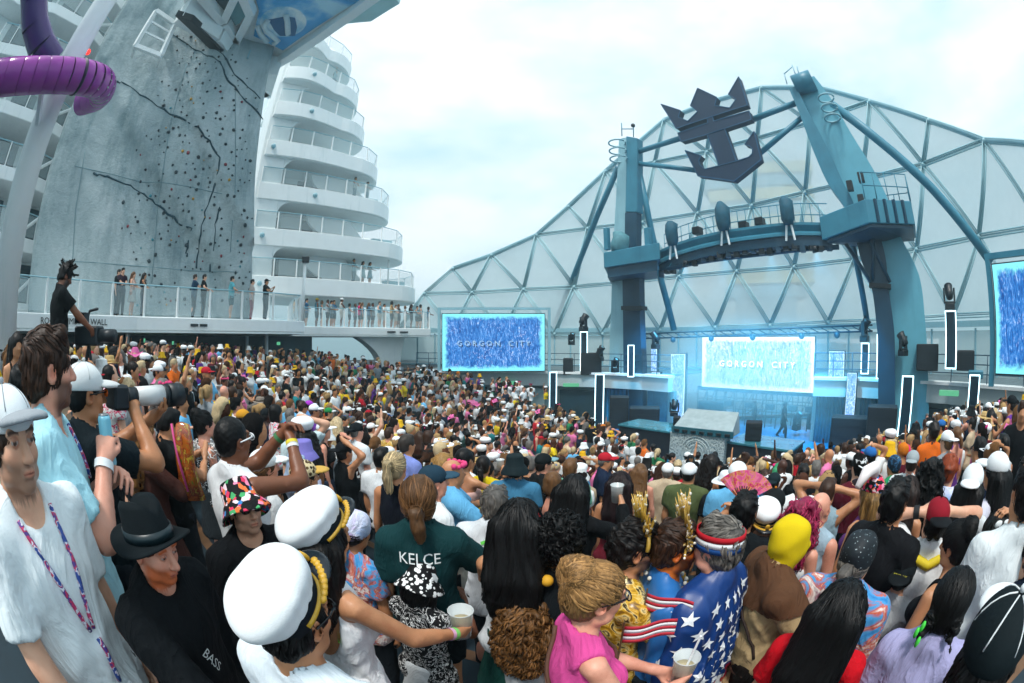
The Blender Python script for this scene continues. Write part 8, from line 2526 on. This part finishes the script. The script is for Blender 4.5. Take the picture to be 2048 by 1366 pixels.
# video operator and camera on a riser
pl = P(118, 690, 5.4)
rs_ = empty('camera_riser', (pl.x, pl.y, floor_z(pl.x, pl.y))); tag(rs_, 'black camera riser under the video operator', 'platform')
hz = pl.z - .92 - rs_.location.z
MB().box((0, 0, hz / 2), (1.5, 1.3, hz), .5).build('riser_deck', black, rs_, bevel=.02)
MB().box((0, 0, hz * .5), (1.54, 1.34, .06), .5).build('riser_trim', dark, rs_)
op = person('video operator with short dreadlocks in black tee leaning over a camera', root_at=(pl.x, pl.y, pl.z - .92), face=75, pitch=-24, skin='brown', hair='dreads', hairc='black', top='tee', topc='#0d1114', pose='reach', lod=1, look={'beard': 1}, group='people in the crowd', height=1.8)
NICK.append((125, 620, 'the video operator'))
badge(op, -.16, 1.34, '#a8c4cc', .06, .10, True)
cp = P(178, 672, 5.5)
vc = empty('video_camera', cp); tag(vc, 'black broadcast video camera with viewfinder beside the operator', 'video camera')
MB().box((0, 0, 0), (.42, .2, .22), .4).build('camera_body', dark, vc, bevel=.02); MB().tube([(.2, .08, 0), (.42, .17, 0)], .075, 12).build('lens', dark, vc, True)
MB().box((-.05, -.1, .2), (.2, .12, .12), .4).build('viewfinder', dark, vc, bevel=.01); MB().tube([(-.1, 0, .1), (.0, 0, .28), (.15, .05, .3)], .018, 6).build('handle', dark, vc)
for a_ in range(3): MB().tube([(0, 0, -.1), (.35 * math.cos(a_ * 2.1), .35 * math.sin(a_ * 2.1), cp.z * -1 + pl.z - 1.25)], .025, 6).build('tripod_leg', dark, vc)
# on the stage
ds = PS(1565, 872, 1.0)
person('dark figure striding across the back of the stage', root_at=(ds.x, ds.y, FLOOR + .04), face=100, skin='dark', hair='short', hairc='black', top='tee', topc='#0c1216', botc='#0c1216', pose='walk', lod=2, group='people on the stage')
ds = PS(1508, 850, 1.8)
person('stagehand crouching among the lamps behind the monitor box', root_at=(ds.x, ds.y, FLOOR + .04), face=-90, pitch=-20, skin='dark', hair='short', hairc='black', top='tee', topc='#0c1820', botc='#0c1418', pose='reach', lod=2, group='people on the stage', height=1.6)

# ================================================================ the rest of the crowd
LIMX = [0, 250, 300, 500, 650, 740, 850, 900, 1000, 1100, 1150, 1190, 1260, 1345, 1450, 1590, 1625, 1680, 1760, 1800, 1850, 1900, 1960, 2048, 2400]
LIMY = [700, 700, 695, 700, 712, 722, 738, 748, 760, 785, 812, 850, 872, 908, 925, 915, 905, 893, 872, 858, 838, 826, 818, 806, 800]
def hidden(px, py, d, boxes):
	for (bx, by, bd, s) in boxes:
		if bd < d and abs(px - bx) < .5 * s and by - .75 * s < py < by + 3.2 * s: return True
	return False
boxes = []
for r_ in ALLP:
	p = r_['head']; x, y = pix(p); boxes.append((x, y, p.length, .23 * 900 / p.length))
occ = [(r_['o'].location.x, r_['o'].location.y) for r_ in ALLP]
cand = []
rc = random.Random(11)
# rows along the terraces
ring = 0
rad = .6
while rad < 25:
	z0 = None
	n = int(2 * math.pi * rad / .42)
	for k_ in range(n):
		for stretch in ([1] if True else []):
			a_ = 2 * math.pi * (k_ + rc.uniform(-.32, .32)) / n
			c_ = math.cos(a_)
			x = CX + (rad + rc.uniform(-.16, .16)) * c_ / (KR if c_ > 0 else 1); y = CY + (rad + rc.uniform(-.16, .16)) * math.sin(a_)
			cand.append((x, y))
	rad += TREAD * .56
# even out the stretched right side
for i2 in range(4200):
	cand.append((rc.uniform(5, 19), rc.uniform(-1, 14)))
grid = {}
def crowded(x, y, dmin):
	gx, gy = int(x // .6), int(y // .6)
	for i3 in (-1, 0, 1):
		for j3 in (-1, 0, 1):
			for (a1, b1) in grid.get((gx + i3, gy + j3), ()):
				if (a1 - x) ** 2 + (b1 - y) ** 2 < dmin ** 2: return True
	return False
def put(x, y): grid.setdefault((int(x // .6), int(y // .6)), []).append((x, y))
for x, y in occ: put(x, y)
places = []
def behind_building(x, y):
	# keep clear of the walls that close the seating off
	for (x0, y0), (x1, y1) in zip(WL, WL[1:]):
		if min(x0, x1) - .1 <= x <= max(x0, x1) + .1:
			yy = y0 + (y1 - y0) * (x - x0) / (x1 - x0 or 1e-6)
			if y > yy - .35: return True
	if y > 26: return True
	for (x0, y0), (x1, y1) in zip(WR, WR[1:]):
		if min(y0, y1) <= y <= max(y0, y1):
			xx = x0 + (x1 - x0) * (y - y0) / (y1 - y0 or 1e-6)
			if x > xx - .4: return True
	if x < -18.5: return True
	q = Vector((x, y, 0)) - SA
	return q.dot(SN) > -5.9 and -2.6 < q.dot(SU) < 16.5 and q.dot(SN) > -5.9
for (x, y) in cand:
	d = math.hypot(x, y)
	if d < 3.3 or y < -.5 or behind_building(x, y): continue
	if d < 4.6 and rc.random() < .5: continue
	h = rc.gauss(1.71, .075)
	z = floor_z(x, y) + h * .931
	px, py = pix((x, y, z))
	if not (-60 < px < 2110) or py < np.interp(px, LIMX, LIMY) - 6: continue
	if crowded(x, y, .385 if d > 6 else .46): continue
	if py > 1330: continue
	put(x, y); places.append((d, x, y, z, h, px, py))
places.sort()
vis = []
for (d, x, y, z, h, px, py) in places:
	if hidden(px, py, d, boxes): continue
	boxes.append((px, py, d, .23 * 900 / d * .8)); vis.append((d, x, y, z, h, px, py))
	if len(boxes) > 900: break
n_have = sum(1 for r_ in ALLP)
indiv = vis[:max(0, 296 - n_have)]
iset = {(v_2[1], v_2[2]) for v_2 in indiv}
rest = [p2 for p2 in places if (p2[1], p2[2]) not in iset]
TOPC = [('white', '#eaeeef', 34), ('black', '#0b0f13', 20), ('grey', '#8a9298', 6), ('navy', '#16243c', 6), ('red', '#b3182a', 5), ('yellow', '#e6c81e', 6), ('pink', '#ea7fb0', 7), ('sky blue', '#6ab4e0', 5), ('green', '#2a7a50', 4), ('orange', '#dc6a1e', 2), ('teal', '#1f7a80', 3), ('purple', '#6a3a98', 3), ('beige', '#c8b498', 4), ('maroon', '#5a1626', 3)]
HATS = [(None, None, 52), ('cap', ('white', '#eef2f3'), 10), ('captain', ('white', '#f1f4f5'), 5), ('cap', ('black', '#12181c'), 6), ('capback', ('white', '#e8ecee'), 2), ('bucket', ('white', '#e6eaea'), 3), ('bucket', ('black', '#12181c'), 2), ('bucket', ('yellow', '#e0b01e'), 2), ('cap', ('red', '#b01c2c'), 2), ('cap', ('blue', '#2a6ab0'), 2), ('sunhat', ('straw', '#c8a870'), 2), ('bow', ('pink', '#e83a90'), 1), ('flowers', ('pink', '#e04a80'), 2), ('beanie', ('orange', '#d87a1e'), 1), ('cowboy', ('pink', '#e070a8'), 1)]
def wpick(rng, items):
	t_ = rng.random() * sum(i3[-1] for i3 in items)
	for i3 in items:
		t_ -= i3[-1]
		if t_ <= 0: return i3
	return items[-1]
def look_at_random(rng):
	fem = rng.random() < .5
	tn, tc, _ = wpick(rng, TOPC)
	ht, hc, _ = wpick(rng, HATS)
	hn, hcol = rng.choice([('black', 'black'), ('dark brown', 'dark'), ('dark brown', 'dark'), ('brown', 'brown'), ('brown', 'brown'), ('light brown', 'light'), ('blond', 'blond'), ('pale blond', 'pale'), ('grey', 'grey')])
	if fem: st, sn = rng.choice([('long', 'long'), ('long', 'long'), ('longwavy', 'long wavy'), ('pony', 'tied'), ('bun', 'knotted'), ('bob', 'bobbed'), ('lowpony', 'tied')])
	else: st, sn = rng.choice([('short', 'short'), ('short', 'short'), ('buzz', 'cropped'), ('quiff', 'swept'), ('curlyshort', 'curly'), (None, 'bald')] if rng.random() > .1 else [('curlyshort', 'curly')])
	kind, kn = rng.choice([('tank', 'tank top'), ('strap', 'strappy top'), ('tee', 'tee'), ('halter', 'halter top'), ('low_back', 'open-backed top')]) if fem else rng.choice([('tee', 'tee'), ('tee', 'tee'), ('shirt', 'shirt'), ('vest', 'vest'), ('jersey', 'loose jersey')])
	pose, pn = rng.choice([('down', ''), ('down', ''), ('loose', ''), ('phone', ''), ('cup', ''), ('cupL', ''), ('cross', ' with folded arms'), ('down', ''), ('loose', ''), ('cup', ''), ('phone', ''), ('hip', '')] + [('up', ' raising an arm'), ('head', ' with a hand on the head')])
	return dict(fem=fem, tn=tn, tc=tc, ht=ht, hc=hc, hn=hn, hcol=hcol, st=st, sn=sn, kind=kind, kn=kn, pose=pose, pn=pn, skin=rng.choice(['fair', 'pink', 'tan', 'tan', 'olive', 'brown', 'dark']))
STRUCT = [(985, 690, 'the left screen'), (1392, 890, 'the silver desk'), (1516, 725, 'the centre screen'), (1803, 815, 'the tallest light-edged pillar'), (1690, 860, 'the low dark blue box'), (2020, 640, 'the right screen'), (1197, 800, 'the light-edged pillar by the left wing wall'), (1942, 800, 'the light-edged pillar under the right screen')]
def auto_label(a_, px, py):
	who = 'woman' if a_['fem'] else 'man'
	hatn = {'cap': 'cap', 'capback': 'backwards cap', 'captain': 'captain hat', 'bucket': 'bucket hat', 'sunhat': 'sun hat', 'bow': 'bow', 'flowers': 'flower wreath', 'beanie': 'knit cap', 'cowboy': 'cowboy hat'}
	if a_['ht']: ds_ = '%s in %s %s and %s %s' % (who, a_['hc'][0], hatn[a_['ht']], a_['tn'], a_['kn'])
	elif a_['st'] is None: ds_ = 'bald %s in %s %s' % (who, a_['tn'], a_['kn'])
	else: ds_ = '%s with %s %s hair in %s %s' % (who, a_['sn'], a_['hn'], a_['tn'], a_['kn'])
	for (x, y, ph) in sorted(NICK + STRUCT, key=lambda q2: (q2[0] - px) ** 2 + (1.5 * (q2[1] - py)) ** 2)[:14]:
		dx, dy = px - x, py - y
		rel = ('behind' if dy < 0 else 'in front of') if abs(dx) < abs(dy) * 1.2 else ('left of' if dx < 0 else 'right of')
		lb = '%s, %s %s' % (ds_, rel, ph)
		if lb not in USED and len(lb.replace(',', '').split()) <= 16:
			USED.add(lb); return lb
	return ds_
ra = random.Random(17)
for (d, x, y, z, h, px, py) in indiv:
	a_ = look_at_random(ra)
	fc = toward_stage(Vector((x, y, 0)), ra.gauss(0, 34)) if ra.random() > .08 else ra.uniform(-180, 180)
	hat = a_['ht']
	person(auto_label(a_, px, py), root_at=(x, y, floor_z(x, y)), face=fc, fem=a_['fem'], skin=a_['skin'], hair=a_['st'], hairc=a_['hcol'], top=a_['kind'], topc=a_['tc'], bot='shorts' if ra.random() < .5 else 'trousers', botc=ra.choice(['#1a2028', '#2a3a50', '#c8c4b8', '#101418']),
		   hat=hat, hatc=[a_['hc'][1], a_['hc'][1] if hat != 'captain' else '#12181c'] if hat else None, pose=a_['pose'], yaw=0, lod=1 if d < 2.6 else 2, height=h, build=1.0)
print('PEOPLE', len(ALLP), 'rest', len(rest), round(time.time() - T0, 1))

# ---- beyond those, the crowd that can only be read as a mass: one object
def crowd_mass():
	rng = random.Random(23)
	VV, QQ, CC = [], [], []
	off = 0
	def get(me):
		n_ = len(me.vertices); v = np.empty(n_ * 3, dtype=np.float32); me.vertices.foreach_get('co', v)
		q = np.array([tuple(p_.vertices) for p_ in me.polygons if len(p_.vertices) == 4], dtype=np.int32)
		return v.reshape(-1, 3), q.reshape(-1, 4)
	lib = {}
	def part(key, fn, trim=None):
		if key not in lib:
			v, q = get(fn())
			if trim is not None:
				m_ = trim(v); q = q[m_[q].all(1)]
				u_, inv = np.unique(q, return_inverse=True); v = v[u_]; q = inv.reshape(-1, 4)
			lib[key] = (v, q)
		return lib[key]
	for (d, x, y, z, h, px, py) in rest:
		a_ = look_at_random(rng)
		pose = a_['pose'] if rng.random() < .6 else 'down'
		B = Body(a_['fem'], 1.0, pose)
		s = h / 1.755
		hd = -(math.atan2(x, y) + R(toward_stage(Vector((x, y, 0)), rng.gauss(0, 25)) if rng.random() > .07 else rng.uniform(-180, 180)))
		M = np.array(Matrix.Rotation(hd, 3, 'Z')) * s
		T = np.array((x, y, floor_z(x, y)))
		HM3, HT = np.array(B.HM.to_3x3()), np.array(B.HM.translation)
		kd = a_['kind'] if a_['kind'] in ('tank', 'tee', 'vest') else 'tee'
		bits = [(part(('b', a_['fem'], pose), lambda: body_mesh(B, 3, None), lambda v: (v[:, 2] > .95) & ((v[:, 2] > 1.34) | (np.abs(v[:, 0]) > .17) | (v[:, 1] > .16))), SKINS[a_['skin']], False),
				(part(('c', kd, a_['fem'], pose), lambda: cloth_mesh(B, kd, 3), lambda v: v[:, 2] > .98), a_['tc'], False)]
		if a_['st']: bits.append((part(('h', a_['st']), lambda: hair_mesh(a_['st'], 3)), HAIRC[a_['hcol']], True))
		if a_['ht']:
			for i3, (nm, me, ci) in enumerate(hat_parts(a_['ht'], 3)):
				if ci < 2: bits.append((part(('t', a_['ht'], i3), lambda me=me: me), a_['hc'][1] if ci == 0 or a_['ht'] != 'captain' else '#12181c', True))
		for (v, q), col, onhead in bits:
			w = v @ HM3.T + HT if onhead else v
			w = w @ M.T + T
			VV.append(w); QQ.append(q + off); off += len(v)
			c_ = np.array(lin(col)) * rng.uniform(.85, 1.12)
			CC.append(np.repeat(c_[None, :], len(v), 0))
	V_, Q_, C_ = np.concatenate(VV), np.concatenate(QQ), np.concatenate(CC)
	me = np_mesh('crowd', V_, Q_, CLOTH, C_)
	o = share('crowd', me); o.color = (1, 1, 1, 1)
	tag(o, 'dense crowd filling the terraces beyond the nearer people', None, None, 'stuff')
	print('CROWD quads', len(Q_))
crowd_mass()
OC = set(m_ for m_ in [SKIN, CLOTH, HAIR, SATIN, PLAST, HATCL] + list(PAT.values()) + [MATS[k_] for k_ in ('gold_braid', 'crown_metal', 'crystal', 'fan_print') if k_ in MATS])
for me_ in bpy.data.meshes:
	if me_.users and 'tint' not in me_.color_attributes and any(m_ in OC for m_ in me_.materials):
		at_ = me_.color_attributes.new('tint', 'FLOAT_COLOR', 'POINT'); at_.data.foreach_set('color', np.ones(len(me_.vertices) * 4, dtype=np.float32))
print('TOTAL', round(time.time() - T0, 1), 'objects', len(SC.objects))
# ================================================================ air: thin sea haze, and stage smoke
def volume_box(name, lo, hi, color, dens, noise_scale=None, label=None):
	mb = MB(); c = [(a + b) / 2 for a, b in zip(lo, hi)]
	mb.box(c, [b - a for a, b in zip(lo, hi)])
	m = bpy.data.materials.new(name); m.use_nodes = True
	n, l = m.node_tree.nodes, m.node_tree.links
	n.remove(n['Principled BSDF'])
	v = n.new('ShaderNodeVolumePrincipled')
	v.inputs['Color'].default_value = (*color, 1); v.inputs['Density'].default_value = dens; v.inputs['Anisotropy'].default_value = .2
	l.new(v.outputs[0], n['Material Output'].inputs['Volume'])
	o = mb.build(name, m)
	return tag(o, kind='stuff')
volume_box('haze', (-5200, -5200, -25), (5200, 5200, 34), (.66, .93, 1.0), .0032)

def stage_smoke():
	m = bpy.data.materials.new('stage_smoke'); m.use_nodes = True
	n, l = m.node_tree.nodes, m.node_tree.links
	n.remove(n['Principled BSDF'])
	v = n.new('ShaderNodeVolumePrincipled')
	v.inputs['Color'].default_value = (.62, .92, 1.0, 1); v.inputs['Anisotropy'].default_value = .1
	co = coords(n, l); t = noise(n, l, co, .55, 3, .55)
	g = n.new('ShaderNodeTexGradient'); g.gradient_type = 'SPHERICAL'
	tc = n.new('ShaderNodeTexCoord'); mp = n.new('ShaderNodeMapping'); mp.inputs['Location'].default_value = (-1, -1, -1); mp.inputs['Scale'].default_value = (2, 2, 2)
	l.new(tc.outputs['Generated'], mp.inputs['Vector']); l.new(mp.outputs[0], g.inputs['Vector'])
	r = ramp(n, [(.36, (0, 0, 0)), (.66, (1, 1, 1))]); l.new(t.outputs['Fac'], r.inputs['Fac'])
	a = n.new('ShaderNodeMath'); a.operation = 'MULTIPLY'; l.new(r.outputs[0], a.inputs[0]); l.new(g.outputs['Fac'], a.inputs[1])
	b = n.new('ShaderNodeMath'); b.operation = 'MULTIPLY'; b.inputs[1].default_value = .46; l.new(a.outputs[0], b.inputs[0])
	l.new(b.outputs[0], v.inputs['Density'])
	l.new(v.outputs[0], n['Material Output'].inputs['Volume'])
	c = PS(1500, 745, .8)
	o = MB().ball((0, 0, 0), 1.0, 16, 10).build('smoke', m)
	o.location = (c.x, c.y, -1.8); o.scale = (8.5, 3.1, 3.3); o.rotation_euler = (0, 0, math.atan2(SU.y, SU.x))
	tag(o, kind='stuff')
stage_smoke()
# stage lamps that are lit in the photograph: blue wash from fixtures under the bridge
for i, (px, py) in enumerate(((1370, 520), (1450, 505), (1540, 497), (1630, 490))):
	p = PS(px, py, -1.4) - Vector((0, 0, .3))
	d = bpy.data.lights.new('stage_wash', 'SPOT'); d.energy = 3600; d.color = (.12, .62, 1.0); d.spot_size = R(75); d.spot_blend = .6; d.shadow_soft_size = .15
	o = bpy.data.objects.new('stage_wash', d); COL.objects.link(o); o.location = p
	tgt = PS((1330, 1440, 1560, 1690)[i], 850, 1.5); tgt.z = FLOOR
	o.rotation_euler = (p - tgt).to_track_quat('Z', 'Y').to_euler()
	h_ = MB().lathe([(0, .28), (.13, .26), (.15, 0), (.12, 0)], 12).build('wash_fixture', dark, None, True)
	h_.location = p; h_.rotation_euler = o.rotation_euler
	tag(h_, ['wash lamp nearest the left end of the bridge', 'wash lamp left of the middle of the bridge', 'wash lamp right of the middle of the bridge', 'wash lamp nearest the right end of the bridge'][i] + ', hung underneath', 'stage lamp', 'wash lamps under the bridge')
